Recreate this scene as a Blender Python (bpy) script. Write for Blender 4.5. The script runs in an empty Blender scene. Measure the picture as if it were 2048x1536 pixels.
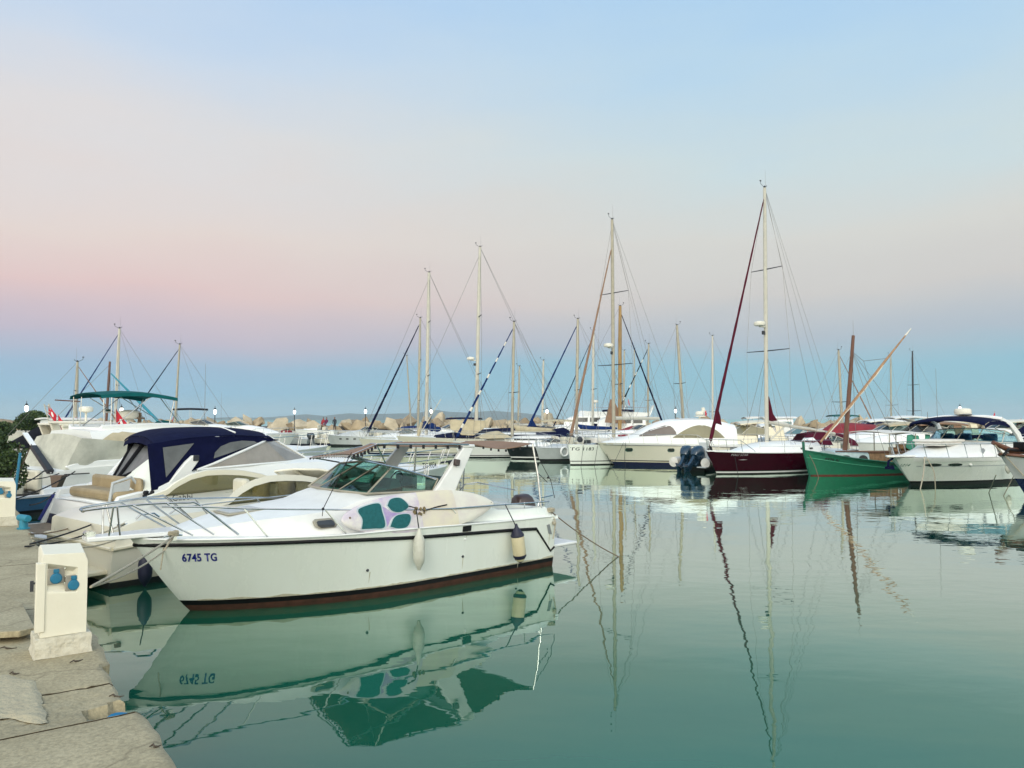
import bpy, bmesh, math, random
from mathutils import Vector, Matrix, noise
random.seed(7)
R = math.radians
scene = bpy.context.scene
COL = scene.collection

# ------------------------------------------------------------------ camera
EYE = 2.5
FPX = 1540.0                       # focal length in pixels of the 2048 px wide photograph
PITCH = math.atan(70 / FPX)
cam_d = bpy.data.cameras.new('camera')
cam_d.sensor_width = 36.0
cam_d.lens = FPX / 2048 * 36.0
cam_d.clip_start = 0.05
cam_d.clip_end = 60000
cam = bpy.data.objects.new('camera', cam_d)
cam.location = (0, 0, EYE)
cam.rotation_euler = (math.pi / 2 + PITCH, 0, 0)
COL.objects.link(cam)
scene.camera = cam

def at(px, py, Y):
    """world point seen at a pixel of the photograph, Y metres ahead"""
    a = (px - 1024) / FPX; b = (768 - py) / FPX
    cp, sp = math.cos(PITCH), math.sin(PITCH)
    t = Y / (cp - b * sp)
    return Vector((a * t, Y, EYE + (sp + b * cp) * t))

# ------------------------------------------------------------------ mesh builder
class MB:
    def __init__(s): s.v = []; s.f = []; s.m = []
    def add(s, vs, fs, mi=0):
        o = len(s.v); s.v += [tuple(p) for p in vs]
        for f in fs: s.f.append(tuple(i + o for i in f)); s.m.append(mi)
        return s
    def box(s, c, d, mi=0, rot=None):
        x, y, z = d[0] / 2, d[1] / 2, d[2] / 2
        vs = [Vector((a * x, b * y, e * z)) for a in (-1, 1) for b in (-1, 1) for e in (-1, 1)]
        if rot is not None: vs = [rot @ p for p in vs]
        vs = [p + Vector(c) for p in vs]
        return s.add(vs, [(0, 1, 3, 2), (4, 6, 7, 5), (0, 4, 5, 1), (2, 3, 7, 6), (0, 2, 6, 4), (1, 5, 7, 3)], mi)
    def tube(s, pts, r, n=6, mi=0, closed=False):
        pts = [Vector(p) for p in pts]; N = len(pts)
        rs = r if isinstance(r, (list, tuple)) else [r] * N
        up = Vector((0, 0, 1)); vs = []; fs = []
        prev = None
        for i, p in enumerate(pts):
            if closed: t = pts[(i + 1) % N] - pts[i - 1]
            elif i == 0: t = pts[1] - p
            elif i == N - 1: t = p - pts[i - 1]
            else: t = (pts[i + 1] - p).normalized() + (p - pts[i - 1]).normalized()
            if t.length < 1e-9: t = Vector((1, 0, 0))
            t.normalize()
            if prev is None:
                a = t.cross(up)
                if a.length < 0.05: a = t.cross(Vector((1, 0, 0)))
            else:
                a = prev - t * prev.dot(t)
                if a.length < 1e-6: a = t.cross(up)
            a.normalize(); prev = a; b = t.cross(a)
            for k in range(n):
                w = 2 * math.pi * k / n
                vs.append(p + a * (math.cos(w) * rs[i]) + b * (math.sin(w) * rs[i]))
        M = N if closed else N - 1
        for i in range(M):
            for k in range(n):
                j = (i + 1) % N
                fs.append((i * n + k, i * n + (k + 1) % n, j * n + (k + 1) % n, j * n + k))
        if not closed:
            fs.append(tuple(range(n - 1, -1, -1))); fs.append(tuple(range((N - 1) * n, N * n)))
        return s.add(vs, fs, mi)
    def lathe(s, prof, c=(0, 0, 0), n=16, mi=0, rot=None, cap=True):
        vs = []; fs = []; c = Vector(c)
        for r, z in prof:
            for k in range(n):
                w = 2 * math.pi * k / n
                p = Vector((r * math.cos(w), r * math.sin(w), z))
                if rot is not None: p = rot @ p
                vs.append(p + c)
        for i in range(len(prof) - 1):
            for k in range(n):
                fs.append((i * n + k, i * n + (k + 1) % n, (i + 1) * n + (k + 1) % n, (i + 1) * n + k))
        if cap:
            fs.append(tuple(range(n - 1, -1, -1))); fs.append(tuple(range((len(prof) - 1) * n, len(prof) * n)))
        return s.add(vs, fs, mi)
    def grid(s, rows, mi=0, flip=False, mifun=None):
        n = len(rows[0]); vs = [p for r in rows for p in r]; o = len(s.v)
        s.v += [tuple(p) for p in vs]
        for i in range(len(rows) - 1):
            for k in range(n - 1):
                q = (o + i * n + k, o + i * n + k + 1, o + (i + 1) * n + k + 1, o + (i + 1) * n + k)
                s.f.append(q[::-1] if flip else q); s.m.append(mifun(i, k) if mifun else mi)
        return s
    def sheet(s, rows, th, mi=0, mi2=None):
        """a grid given a thickness th along local normals"""
        n = len(rows[0]); m = len(rows); R_ = [[Vector(p) for p in r] for r in rows]
        back = []
        for i in range(m):
            br = []
            for k in range(n):
                du = R_[i][min(k + 1, n - 1)] - R_[i][max(k - 1, 0)]
                dv = R_[min(i + 1, m - 1)][k] - R_[max(i - 1, 0)][k]
                nn = du.cross(dv)
                nn = nn.normalized() if nn.length > 1e-9 else Vector((0, 0, 1))
                br.append(R_[i][k] - nn * th)
            back.append(br)
        s.grid(R_, mi); s.grid(back, mi if mi2 is None else mi2, flip=True)
        e1 = [R_[0][k] for k in range(n)] + [R_[i][n - 1] for i in range(1, m)] + [R_[m - 1][k] for k in range(n - 2, -1, -1)] + [R_[i][0] for i in range(m - 2, 0, -1)]
        e2 = [back[0][k] for k in range(n)] + [back[i][n - 1] for i in range(1, m)] + [back[m - 1][k] for k in range(n - 2, -1, -1)] + [back[i][0] for i in range(m - 2, 0, -1)]
        e1.append(e1[0]); e2.append(e2[0])
        return s.grid([e2, e1], mi)
    def prism(s, outline, vec, mi=0):
        a = [Vector(p) for p in outline]; vec = Vector(vec); n = len(a)
        vs = a + [p + vec for p in a]
        fs = [tuple(range(n - 1, -1, -1)), tuple(range(n, 2 * n))] + [(i, (i + 1) % n, n + (i + 1) % n, n + i) for i in range(n)]
        return s.add(vs, fs, mi)
    def ball(s, c, r, n=12, mi=0, sc=(1, 1, 1)):
        prof = []; m = n // 2
        for i in range(m + 1):
            a = -math.pi / 2 + math.pi * i / m
            prof.append((max(1e-4, r * math.cos(a)), r * math.sin(a)))
        vs = []; fs = []
        for rr, z in prof:
            for k in range(n):
                w = 2 * math.pi * k / n
                vs.append((c[0] + rr * math.cos(w) * sc[0], c[1] + rr * math.sin(w) * sc[1], c[2] + z * sc[2]))
        for i in range(m):
            for k in range(n):
                fs.append((i * n + k, i * n + (k + 1) % n, (i + 1) * n + (k + 1) % n, (i + 1) * n + k))
        return s.add(vs, fs, mi)
    def split(s, name, mats, parent=None, **kw):
        """one object per connected piece"""
        par = list(range(len(s.v)))
        def find(i):
            while par[i] != i: par[i] = par[par[i]]; i = par[i]
            return i
        for f in s.f:
            for i in f[1:]: par[find(i)] = find(f[0])
        groups = {}
        for f, mi in zip(s.f, s.m): groups.setdefault(find(f[0]), []).append((f, mi))
        out = []
        for fs in groups.values():
            b = MB(); idx = {}
            for f, mi in fs:
                for i in f:
                    if i not in idx: idx[i] = len(b.v); b.v.append(s.v[i])
                b.f.append(tuple(idx[i] for i in f)); b.m.append(mi)
            out.append(b.build(name, mats, parent, **kw))
        return out
    def build(s, name, mats, parent=None, smooth=35, bevel=0, fix=True, seg=2):
        me = bpy.data.meshes.new(name)
        me.from_pydata(s.v, [], s.f)
        if not isinstance(mats, (list, tuple)): mats = [mats]
        for mt in mats: me.materials.append(MATS[mt] if isinstance(mt, str) else mt)
        me.polygons.foreach_set('material_index', s.m)
        if fix:
            bm = bmesh.new(); bm.from_mesh(me)
            bmesh.ops.recalc_face_normals(bm, faces=bm.faces)
            bm.to_mesh(me); bm.free()
        if smooth:
            me.polygons.foreach_set('use_smooth', [True] * len(me.polygons))
            me.set_sharp_from_angle(angle=R(smooth))
        me.update()
        o = bpy.data.objects.new(name, me); COL.objects.link(o)
        if parent is not None: o.parent = parent
        if bevel:
            b = o.modifiers.new('bevel', 'BEVEL'); b.width = bevel; b.segments = seg; b.limit_method = 'ANGLE'; b.angle_limit = R(40)
        return o

def tag(o, label, cat, group=None, kind=None):
    o['label'] = label; o['category'] = cat
    if group: o['group'] = group
    if kind: o['kind'] = kind
    return o
def thing(name, label, cat, loc=(0, 0, 0), rz=0.0, group=None):
    o = bpy.data.objects.new(name, None); o.empty_display_size = 0.3
    COL.objects.link(o); o.location = loc; o.rotation_euler = (0, 0, rz)
    return tag(o, label, cat, group)
def structure(o): o['kind'] = 'structure'; return o
def copy_tree(o, parent=None):
    c = o.copy(); COL.objects.link(c)
    if parent is not None: c.parent = parent
    for ch in list(o.children): copy_tree(ch, c)
    return c
def lerp(a, b, t): return a + (b - a) * t
def interp(tab, x):
    if x <= tab[0][0]: return tab[0][1]
    for (a, b), (c, d) in zip(tab, tab[1:]):
        if x <= c: return lerp(b, d, (x - a) / (c - a))
    return tab[-1][1]
def smooth_path(pts, n=6):
    pts = [Vector(p) for p in pts]; out = []
    P = [pts[0] * 2 - pts[1]] + pts + [pts[-1] * 2 - pts[-2]]
    for i in range(1, len(P) - 2):
        for k in range(n):
            t = k / n; a, b, c, d = P[i - 1], P[i], P[i + 1], P[i + 2]
            out.append(0.5 * ((2 * b) + (c - a) * t + (2 * a - 5 * b + 4 * c - d) * t * t + (3 * b - a - 3 * c + d) * t ** 3))
    out.append(pts[-1]); return out
def sag(a, b, s, n=14):
    a = Vector(a); b = Vector(b)
    return [a.lerp(b, i / n) - Vector((0, 0, s * 4 * (i / n) * (1 - i / n))) for i in range(n + 1)]

# ------------------------------------------------------------------ materials
MATS = {}
def srgb(r, g, b):
    f = lambda c: (c / 255 / 12.92) if c / 255 <= 0.04045 else ((c / 255 + 0.055) / 1.055) ** 2.4
    return (f(r), f(g), f(b), 1)
def mat(name, col, rough=0.5, metal=0.0, var=0.0, scale=3.0, bump=0.0, bscale=40.0, coat=0.0, streak=False, spec=0.5, stain=None):
    m = bpy.data.materials.new(name); m.use_nodes = True; nt = m.node_tree; N = nt.nodes; L = nt.links
    p = N['Principled BSDF']
    c = tuple(col[:3]) + (1,)
    p.inputs['Base Color'].default_value = c
    p.inputs['Roughness'].default_value = rough; p.inputs['Metallic'].default_value = metal
    p.inputs['Coat Weight'].default_value = coat; p.inputs['Specular IOR Level'].default_value = spec
    tc = N.new('ShaderNodeTexCoord')
    if var > 0:
        mp = N.new('ShaderNodeMapping'); mp.inputs['Scale'].default_value = (1, 1, 0.22) if streak else (1, 1, 1)
        L.new(tc.outputs['Object'], mp.inputs['Vector'])
        no = N.new('ShaderNodeTexNoise'); no.inputs['Scale'].default_value = scale; no.inputs['Detail'].default_value = 6; no.inputs['Roughness'].default_value = 0.65
        L.new(mp.outputs['Vector'], no.inputs['Vector'])
        cr = N.new('ShaderNodeValToRGB'); cr.color_ramp.elements[0].position = 0.32; cr.color_ramp.elements[1].position = 0.62
        lo = tuple(max(0, x * (1 - var)) for x in c[:3]) + (1,)
        if stain: lo = tuple(lerp(a, b, var) for a, b in zip(c[:3], stain[:3])) + (1,)
        cr.color_ramp.elements[0].color = lo; cr.color_ramp.elements[1].color = c
        L.new(no.outputs['Fac'], cr.inputs['Fac']); L.new(cr.outputs['Color'], p.inputs['Base Color'])
        rr = N.new('ShaderNodeMapRange'); rr.inputs['To Min'].default_value = min(1, rough + 0.15); rr.inputs['To Max'].default_value = max(0.02, rough - 0.05)
        L.new(no.outputs['Fac'], rr.inputs['Value']); L.new(rr.outputs['Result'], p.inputs['Roughness'])
    if bump > 0:
        nb = N.new('ShaderNodeTexNoise'); nb.inputs['Scale'].default_value = bscale; nb.inputs['Detail'].default_value = 5
        L.new(tc.outputs['Object'], nb.inputs['Vector'])
        bu = N.new('ShaderNodeBump'); bu.inputs['Strength'].default_value = bump; bu.inputs['Distance'].default_value = 0.02
        L.new(nb.outputs['Fac'], bu.inputs['Height']); L.new(bu.outputs['Normal'], p.inputs['Normal'])
    MATS[name] = m; return m
def glassmat(name, tint, refl=0.5):
    m = bpy.data.materials.new(name); m.use_nodes = True; nt = m.node_tree; N = nt.nodes; L = nt.links
    N.remove(N['Principled BSDF']); out = N['Material Output']
    t = N.new('ShaderNodeBsdfTransparent'); t.inputs['Color'].default_value = tint
    g = N.new('ShaderNodeBsdfGlossy'); g.inputs['Roughness'].default_value = 0.03; g.inputs['Color'].default_value = (1, 1, 1, 1)
    f = N.new('ShaderNodeFresnel'); f.inputs['IOR'].default_value = 1.5
    mx = N.new('ShaderNodeMixShader')
    L.new(f.outputs[0], mx.inputs[0]); L.new(t.outputs[0], mx.inputs[1]); L.new(g.outputs[0], mx.inputs[2]); L.new(mx.outputs[0], out.inputs['Surface'])
    MATS[name] = m; return m
def emit(name, col, st):
    m = bpy.data.materials.new(name); m.use_nodes = True; nt = m.node_tree; N = nt.nodes
    p = N['Principled BSDF']; p.inputs['Base Color'].default_value = col
    p.inputs['Emission Color'].default_value = col; p.inputs['Emission Strength'].default_value = st
    MATS[name] = m; return m

mat('gelcoat', (0.80, 0.84, 0.78), 0.22, var=0.16, scale=2.2, streak=True, coat=0.25, stain=(0.58, 0.6, 0.47))
mat('gelcoat_deck', (0.80, 0.81, 0.78), 0.4, var=0.22, scale=3.5, stain=(0.5, 0.5, 0.47))
mat('gelcoat_clean', (0.82, 0.83, 0.80), 0.25, var=0.08, scale=1.5, coat=0.2, stain=(0.6, 0.6, 0.55))
mat('gelcoat_cream', (0.76, 0.70, 0.53), 0.25, var=0.14, scale=2.0, coat=0.2, stain=(0.58, 0.5, 0.34))
mat('gelcoat_ivory', (0.75, 0.72, 0.60), 0.25, var=0.12, scale=1.5, coat=0.2, stain=(0.58, 0.53, 0.4))
mat('gelcoat_grey', (0.50, 0.53, 0.53), 0.35, var=0.15, scale=2.0)
mat('rubber_black', (0.007, 0.007, 0.008), 0.5, spec=.25, var=0.3, scale=6)
mat('black_paint', (0.005, 0.005, 0.006), 0.4, spec=.25, var=0.2, scale=5)
mat('antifoul_brown', (0.075, 0.034, 0.022), 0.8, spec=.2, var=0.7, scale=7, stain=(0.03, 0.022, 0.015))
mat('antifoul_red', (0.16, 0.035, 0.025), 0.7, var=0.6, scale=5, stain=(0.05, 0.02, 0.015))
mat('antifoul_navy', (0.010, 0.012, 0.055), 0.5, var=0.4, scale=5)
mat('antifoul_black', (0.012, 0.014, 0.016), 0.6, var=0.4, scale=5, stain=(0.03, 0.04, 0.02))
mat('hull_maroon', (0.036, 0.002, 0.009), 0.12, var=0.2, scale=3, spec=.35)
mat('hull_green', (0.016, 0.175, 0.093), 0.45, var=0.6, scale=3.5, stain=(0.02, 0.12, 0.075), bump=0.15, bscale=18)
mat('hull_navy', (0.012, 0.018, 0.07), 0.2, var=0.25, scale=3, coat=0.4)
mat('hull_black', (0.012, 0.013, 0.016), 0.2, var=0.2, scale=3, coat=0.4)
mat('hull_blue', (0.03, 0.11, 0.22), 0.4, var=0.3, scale=3)
mat('steel', (0.62, 0.62, 0.60), 0.18, metal=1.0, var=0.25, scale=8)
mat('aluminium', (0.40, 0.37, 0.29), 0.45, metal=0.35, var=0.15, scale=4)
mat('aluminium_white', (0.55, 0.53, 0.45), 0.4, var=0.12, scale=4)
mat('dark_metal', (0.035, 0.04, 0.05), 0.45, metal=0.3, var=0.2, scale=6)
mat('wire', (0.20, 0.19, 0.18), 0.4, metal=0.4)
mat('wood_mast', (0.36, 0.22, 0.075), 0.5, var=0.35, scale=6, streak=True)
mat('wood_brown', (0.15, 0.060, 0.032), 0.5, var=0.5, scale=7, streak=True, bump=0.2)
mat('wood_yard', (0.40, 0.23, 0.12), 0.55, var=0.45, scale=9)
mat('wood_cabin', (0.28, 0.16, 0.07), 0.55, var=0.5, scale=6)
mat('cockpit_shade', (0.06, 0.055, 0.045), 0.8, var=0.5, scale=4)  # dark sole tone with the shade of a sunken cockpit in it
mat('teak', (0.30, 0.22, 0.14), 0.7, var=0.35, scale=12, bump=0.2)
mat('canvas_navy', (0.003, 0.005, 0.034), 0.8, spec=.12, var=0.3, scale=3, bump=0.4, bscale=9)
mat('canvas_blue', (0.008, 0.03, 0.13), 0.8, spec=.15, var=0.3, scale=4, bump=0.4, bscale=9)
mat('canvas_maroon', (0.085, 0.006, 0.02), 0.8, spec=.15, var=0.3, scale=3, bump=0.4, bscale=9)
mat('canvas_red', (0.26, 0.02, 0.03), 0.75, var=0.3, scale=3, bump=0.4, bscale=9)
mat('canvas_tan', (0.27, 0.165, 0.105), 0.8, var=0.22, scale=2.5, bump=0.4, bscale=11)
mat('canvas_beige', (0.52, 0.45, 0.30), 0.8, var=0.22, scale=2.5, bump=0.5, bscale=7)
mat('canvas_cream', (0.50, 0.50, 0.42), 0.8, var=0.3, scale=1.6, bump=1.0, bscale=3)
mat('canvas_teal', (0.004, 0.10, 0.10), 0.8, spec=.15, var=0.25, scale=3, bump=0.4, bscale=9)
mat('canvas_turquoise', (0.03, 0.27, 0.36), 0.7, var=0.2, scale=4)
mat('canvas_green', (0.06, 0.30, 0.20), 0.8, var=0.3, scale=3, bump=0.4, bscale=8)
mat('canvas_white', (0.72, 0.70, 0.64), 0.8, var=0.15, scale=3, bump=0.4, bscale=8)
mat('canvas_black', (0.008, 0.008, 0.011), 0.8, spec=.15, var=0.3, scale=4, bump=0.3)
mat('vinyl_clear', (0.15, 0.16, 0.16), 0.35, var=0.35, scale=2.0, spec=.3, bump=0.35, bscale=3)
mat('glass_dark', (0.045, 0.046, 0.044), 0.06, coat=0.6, var=0.4, scale=1.2)
mat('glass_film', (0.33, 0.30, 0.255), 0.12, coat=0.4, var=0.3, scale=1.3)
mat('glass_brown', (0.15, 0.12, 0.10), 0.07, coat=0.6, var=0.25, scale=0.9)
mat('glass_olive', (0.24, 0.22, 0.125), 0.1, coat=0.5, var=0.25, scale=0.9)
mat('glass_blue', (0.14, 0.25, 0.26), 0.08, coat=0.6, var=0.35, scale=1.5)
glassmat('glass_green', (0.56, 0.80, 0.73, 1))
glassmat('glass_blue_clear', (0.60, 0.78, 0.80, 1))
glassmat('glass_grey', (0.45, 0.55, 0.54, 1))
glassmat('glass_smoke', (0.42, 0.40, 0.27, 1))
mat('vinyl_seat', (0.60, 0.57, 0.46), 0.5, var=0.15, scale=4)
mat('seat_dark', (0.05, 0.10, 0.12), 0.5, var=0.3, scale=4)
mat('cushion_tan', (0.36, 0.28, 0.16), 0.6, var=0.25, scale=3)
mat('paint_blue', (0.015, 0.018, 0.20), 0.4)
mat('paint_black', (0.015, 0.016, 0.018), 0.5)
mat('paint_silver', (0.55, 0.5, 0.52), 0.4)
mat('paint_stripe_blue', (0.02, 0.03, 0.20), 0.4)
mat('fender_white', (0.60, 0.60, 0.52), 0.45, var=0.35, scale=9, stain=(0.3, 0.28, 0.2))
mat('fender_cream', (0.62, 0.55, 0.36), 0.45, var=0.25, scale=8, stain=(0.4, 0.33, 0.18))
mat('fender_navy', (0.012, 0.014, 0.04), 0.5, var=0.3, scale=8)
mat('rope_cream', (0.50, 0.45, 0.34), 0.9, var=0.35, scale=40, bump=0.6, bscale=120)
mat('rope_dark', (0.020, 0.020, 0.024), 0.9, var=0.3, scale=40)
mat('rope_brown', (0.22, 0.16, 0.11), 0.9, var=0.4, scale=40)
mat('board_white', (0.74, 0.72, 0.62), 0.35, var=0.3, scale=3.5, stain=(0.44, 0.33, 0.40), coat=0.2)
mat('board_purple', (0.34, 0.25, 0.50), 0.5, var=0.75, scale=9, stain=(0.5, 0.44, 0.52))
mat('board_teal', (0.003, 0.115, 0.125), 0.7, var=0.25, scale=25, bump=0.5, bscale=130)
mat('board_pale', (0.46, 0.55, 0.58), 0.6)
mat('wax_brown', (0.26, 0.20, 0.10), 0.9, var=0.5, scale=30)
mat('motor_blue', (0.012, 0.038, 0.068), 0.22, coat=0.5, var=0.2, scale=4)
mat('motor_black', (0.02, 0.022, 0.025), 0.3, coat=0.4, var=0.2, scale=4)
mat('motor_grey', (0.25, 0.27, 0.28), 0.35, var=0.2, scale=5)
mat('motor_brown', (0.055, 0.032, 0.03), 0.35, coat=0.3, var=0.2, scale=5)
mat('flag_red', (0.55, 0.02, 0.04), 0.8)
mat('flag_white', (0.8, 0.78, 0.75), 0.8)
mat('radar_white', (0.74, 0.72, 0.62), 0.4, var=0.1, scale=4)
mat('skin', (0.35, 0.2, 0.14), 0.6)
mat('cloth_dark', (0.02, 0.022, 0.03), 0.9)
mat('cloth_purple', (0.13, 0.02, 0.07), 0.9)
mat('cloth_red', (0.3, 0.03, 0.04), 0.9)
mat('hair_dark', (0.012, 0.01, 0.01), 0.8)
mat('pedestal_white', (0.76, 0.73, 0.60), 0.45, var=0.16, scale=4, stain=(0.5, 0.44, 0.3), bump=0.05, bscale=30)
mat('pedestal_plate', (0.36, 0.33, 0.27), 0.4, var=0.2, scale=12)
mat('socket_blue', (0.010, 0.16, 0.28), 0.4, var=0.2, scale=15)
mat('bollard_blue', (0.01, 0.22, 0.33), 0.5, var=0.4, scale=14, stain=(0.05, 0.12, 0.13))
mat('paint_sky', (0.01, 0.17, 0.34), 0.6, var=0.3, scale=12)
mat('plinth', (0.62, 0.59, 0.48), 0.85, var=0.5, scale=10, stain=(0.30, 0.26, 0.17), bump=0.9, bscale=22)
mat('boulder', (0.43, 0.345, 0.23), 0.95, var=0.35, scale=0.9, bump=0.8, bscale=3)
mat('boulder_pale', (0.50, 0.43, 0.31), 0.95, var=0.3, scale=0.8, bump=0.8, bscale=3)
mat('boulder_dark', (0.32, 0.25, 0.165), 0.95, var=0.35, scale=0.9, bump=0.8, bscale=3)
mat('joint_dark', (0.07, 0.055, 0.035), 1.0, spec=.1)
mat('streak', (0.56, 0.53, 0.40), 0.6, var=.3, scale=20)
mat('board_lilac', (0.70, 0.67, 0.63), 0.4, var=0.75, scale=5, stain=(0.42, 0.33, 0.52))
mat('board_cream', (0.70, 0.65, 0.50), 0.4, var=0.5, scale=4, stain=(0.56, 0.47, 0.50))
mat('rubble', (0.05, 0.037, 0.024), 1.0, var=0.5, scale=0.6)  # stone colour lowered to paint the shade in the gaps between boulders
mat('concrete_white', (0.55, 0.53, 0.46), 0.9, var=0.3, scale=0.5)
mat('lamp_pole', (0.02, 0.022, 0.025), 0.5)
emit('lamp_lit', (1.0, 0.97, 0.9, 1), 3.0)
mat('leaf_a', (0.045, 0.085, 0.022), 0.55, var=0.5, scale=6)
mat('leaf_b', (0.075, 0.125, 0.028), 0.55, var=0.4, scale=6)
mat('leaf_c', (0.022, 0.05, 0.018), 0.6, var=0.4, scale=6)
mat('bark', (0.09, 0.07, 0.05), 0.9, var=0.5, scale=12)
mat('hill', (0.075, 0.085, 0.06), 1.0, var=0.3, scale=0.004)
mat('net_mesh', (0.17, 0.12, 0.09), 0.8, var=0.4, scale=60)
mat('plastic_yellow', (0.6, 0.5, 0.06), 0.5)
mat('sail_white', (0.70, 0.67, 0.58), 0.8, var=0.15, scale=4)

# quay concrete: three tones, cracks and pebbles
m = bpy.data.materials.new('quay_concrete'); m.use_nodes = True; nt = m.node_tree; N = nt.nodes; L = nt.links
p = N['Principled BSDF']; p.inputs['Roughness'].default_value = 0.92
tc = N.new('ShaderNodeTexCoord')
n1 = N.new('ShaderNodeTexNoise'); n1.inputs['Scale'].default_value = 1.3; n1.inputs['Detail'].default_value = 8; n1.inputs['Roughness'].default_value = 0.7
n2 = N.new('ShaderNodeTexNoise'); n2.inputs['Scale'].default_value = 48; n2.inputs['Detail'].default_value = 6
n3 = N.new('ShaderNodeTexVoronoi'); n3.inputs['Scale'].default_value = 90
n4 = N.new('ShaderNodeTexVoronoi'); n4.feature = 'DISTANCE_TO_EDGE'; n4.inputs['Scale'].default_value = 0.75
wv = N.new('ShaderNodeTexNoise'); wv.inputs['Scale'].default_value = 3.0; wv.inputs['Detail'].default_value = 7
ad = N.new('ShaderNodeVectorMath'); ad.operation = 'MULTIPLY_ADD'; ad.inputs[1].default_value = (0.5, 0.5, 0.5)
for n_ in (n1, n2, n3, wv): L.new(tc.outputs['Object'], n_.inputs['Vector'])
L.new(wv.outputs['Color'], ad.inputs[0]); L.new(tc.outputs['Object'], ad.inputs[2]); L.new(ad.outputs[0], n4.inputs['Vector'])
c1 = N.new('ShaderNodeValToRGB'); e = c1.color_ramp.elements
e[0].position = 0.3; e[0].color = (0.30, 0.255, 0.155, 1); e[1].position = 0.68; e[1].color = (0.46, 0.40, 0.26, 1)
L.new(n1.outputs['Fac'], c1.inputs['Fac'])
c2 = N.new('ShaderNodeValToRGB'); e = c2.color_ramp.elements
e[0].position = 0.3; e[0].color = (0.72, 0.72, 0.72, 1); e[1].position = 0.65; e[1].color = (1.08, 1.08, 1.08, 1)
L.new(n2.outputs['Fac'], c2.inputs['Fac'])
mx = N.new('ShaderNodeMix'); mx.data_type = 'RGBA'; mx.blend_type = 'MULTIPLY'; mx.inputs[0].default_value = 1
L.new(c1.outputs['Color'], mx.inputs[6]); L.new(c2.outputs['Color'], mx.inputs[7])
cc = N.new('ShaderNodeValToRGB'); e = cc.color_ramp.elements
e[0].position = 0.0; e[0].color = (0.35, 0.33, 0.3, 1); e[1].position = 0.018; e[1].color = (1, 1, 1, 1)
L.new(n4.outputs['Distance'], cc.inputs['Fac'])
mx2 = N.new('ShaderNodeMix'); mx2.data_type = 'RGBA'; mx2.blend_type = 'MULTIPLY'; mx2.inputs[0].default_value = 0.45
L.new(mx.outputs[2], mx2.inputs[6]); L.new(cc.outputs['Color'], mx2.inputs[7])
L.new(mx2.outputs[2], p.inputs['Base Color'])
sm = N.new('ShaderNodeMath'); sm.operation = 'MULTIPLY_ADD'; sm.inputs[1].default_value = 0.35
L.new(n3.outputs['Distance'], sm.inputs[0]); L.new(n2.outputs['Fac'], sm.inputs[2])
bu = N.new('ShaderNodeBump'); bu.inputs['Strength'].default_value = 0.4; bu.inputs['Distance'].default_value = 0.008
L.new(sm.outputs[0], bu.inputs['Height'])
L.new(bu.outputs['Normal'], p.inputs['Normal'])
MATS['quay_concrete'] = m

# harbour water: green body under a mirror whose strength follows the viewing angle, long lazy ripples
m = bpy.data.materials.new('harbour_water'); m.use_nodes = True; nt = m.node_tree; N = nt.nodes; L = nt.links
N.remove(N['Principled BSDF']); out = N['Material Output']
tc = N.new('ShaderNodeTexCoord')
mp = N.new('ShaderNodeMapping'); mp.inputs['Scale'].default_value = (0.55, 1.0, 1); mp.inputs['Rotation'].default_value = (0, 0, R(8))
L.new(tc.outputs['Object'], mp.inputs['Vector'])
def wnoise(sc, de, ro=.5):
    n_ = N.new('ShaderNodeTexNoise'); n_.inputs['Scale'].default_value = sc; n_.inputs['Detail'].default_value = de; n_.inputs['Roughness'].default_value = ro
    L.new(mp.outputs['Vector'], n_.inputs['Vector']); return n_
w1 = wnoise(0.9, 2, .45); w2 = wnoise(0.16, 3); w3 = wnoise(4.0, 2); pa = wnoise(0.06, 2)
pr = N.new('ShaderNodeMapRange'); pr.inputs['From Min'].default_value = 0.42; pr.inputs['From Max'].default_value = 0.62; pr.inputs['To Min'].default_value = 0.0009; pr.inputs['To Max'].default_value = 0.0035
L.new(pa.outputs['Fac'], pr.inputs['Value'])
a1 = N.new('ShaderNodeMath'); a1.operation = 'MULTIPLY'; a1.inputs[1].default_value = 0.007; L.new(w1.outputs['Fac'], a1.inputs[0])
a2 = N.new('ShaderNodeMath'); a2.operation = 'MULTIPLY_ADD'; a2.inputs[1].default_value = 0.035; L.new(w2.outputs['Fac'], a2.inputs[0]); L.new(a1.outputs[0], a2.inputs[2])
a3 = N.new('ShaderNodeMath'); a3.operation = 'MULTIPLY'; L.new(w3.outputs['Fac'], a3.inputs[0]); L.new(pr.outputs['Result'], a3.inputs[1])
a4 = N.new('ShaderNodeMath'); a4.operation = 'ADD'; L.new(a2.outputs[0], a4.inputs[0]); L.new(a3.outputs[0], a4.inputs[1])
bu = N.new('ShaderNodeBump'); bu.inputs['Strength'].default_value = 1.0; bu.inputs['Distance'].default_value = 1.0
L.new(a4.outputs[0], bu.inputs['Height'])
di = N.new('ShaderNodeBsdfDiffuse')
dn = N.new('ShaderNodeValToRGB'); e = dn.color_ramp.elements; e[0].position = .35; e[1].position = .65
e[0].color = (0.006, 0.088, 0.050, 1); e[1].color = (0.010, 0.118, 0.072, 1); L.new(w2.outputs['Fac'], dn.inputs['Fac']); L.new(dn.outputs['Color'], di.inputs['Color'])
gl = N.new('ShaderNodeBsdfGlossy'); gl.inputs['Roughness'].default_value = 0.008; gl.inputs['Color'].default_value = (0.90, 1.0, 0.93, 1); L.new(bu.outputs['Normal'], gl.inputs['Normal'])
lw = N.new('ShaderNodeLayerWeight'); lw.inputs['Blend'].default_value = 0.5; L.new(bu.outputs['Normal'], lw.inputs['Normal'])
fr = N.new('ShaderNodeValToRGB'); cr = fr.color_ramp
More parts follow.
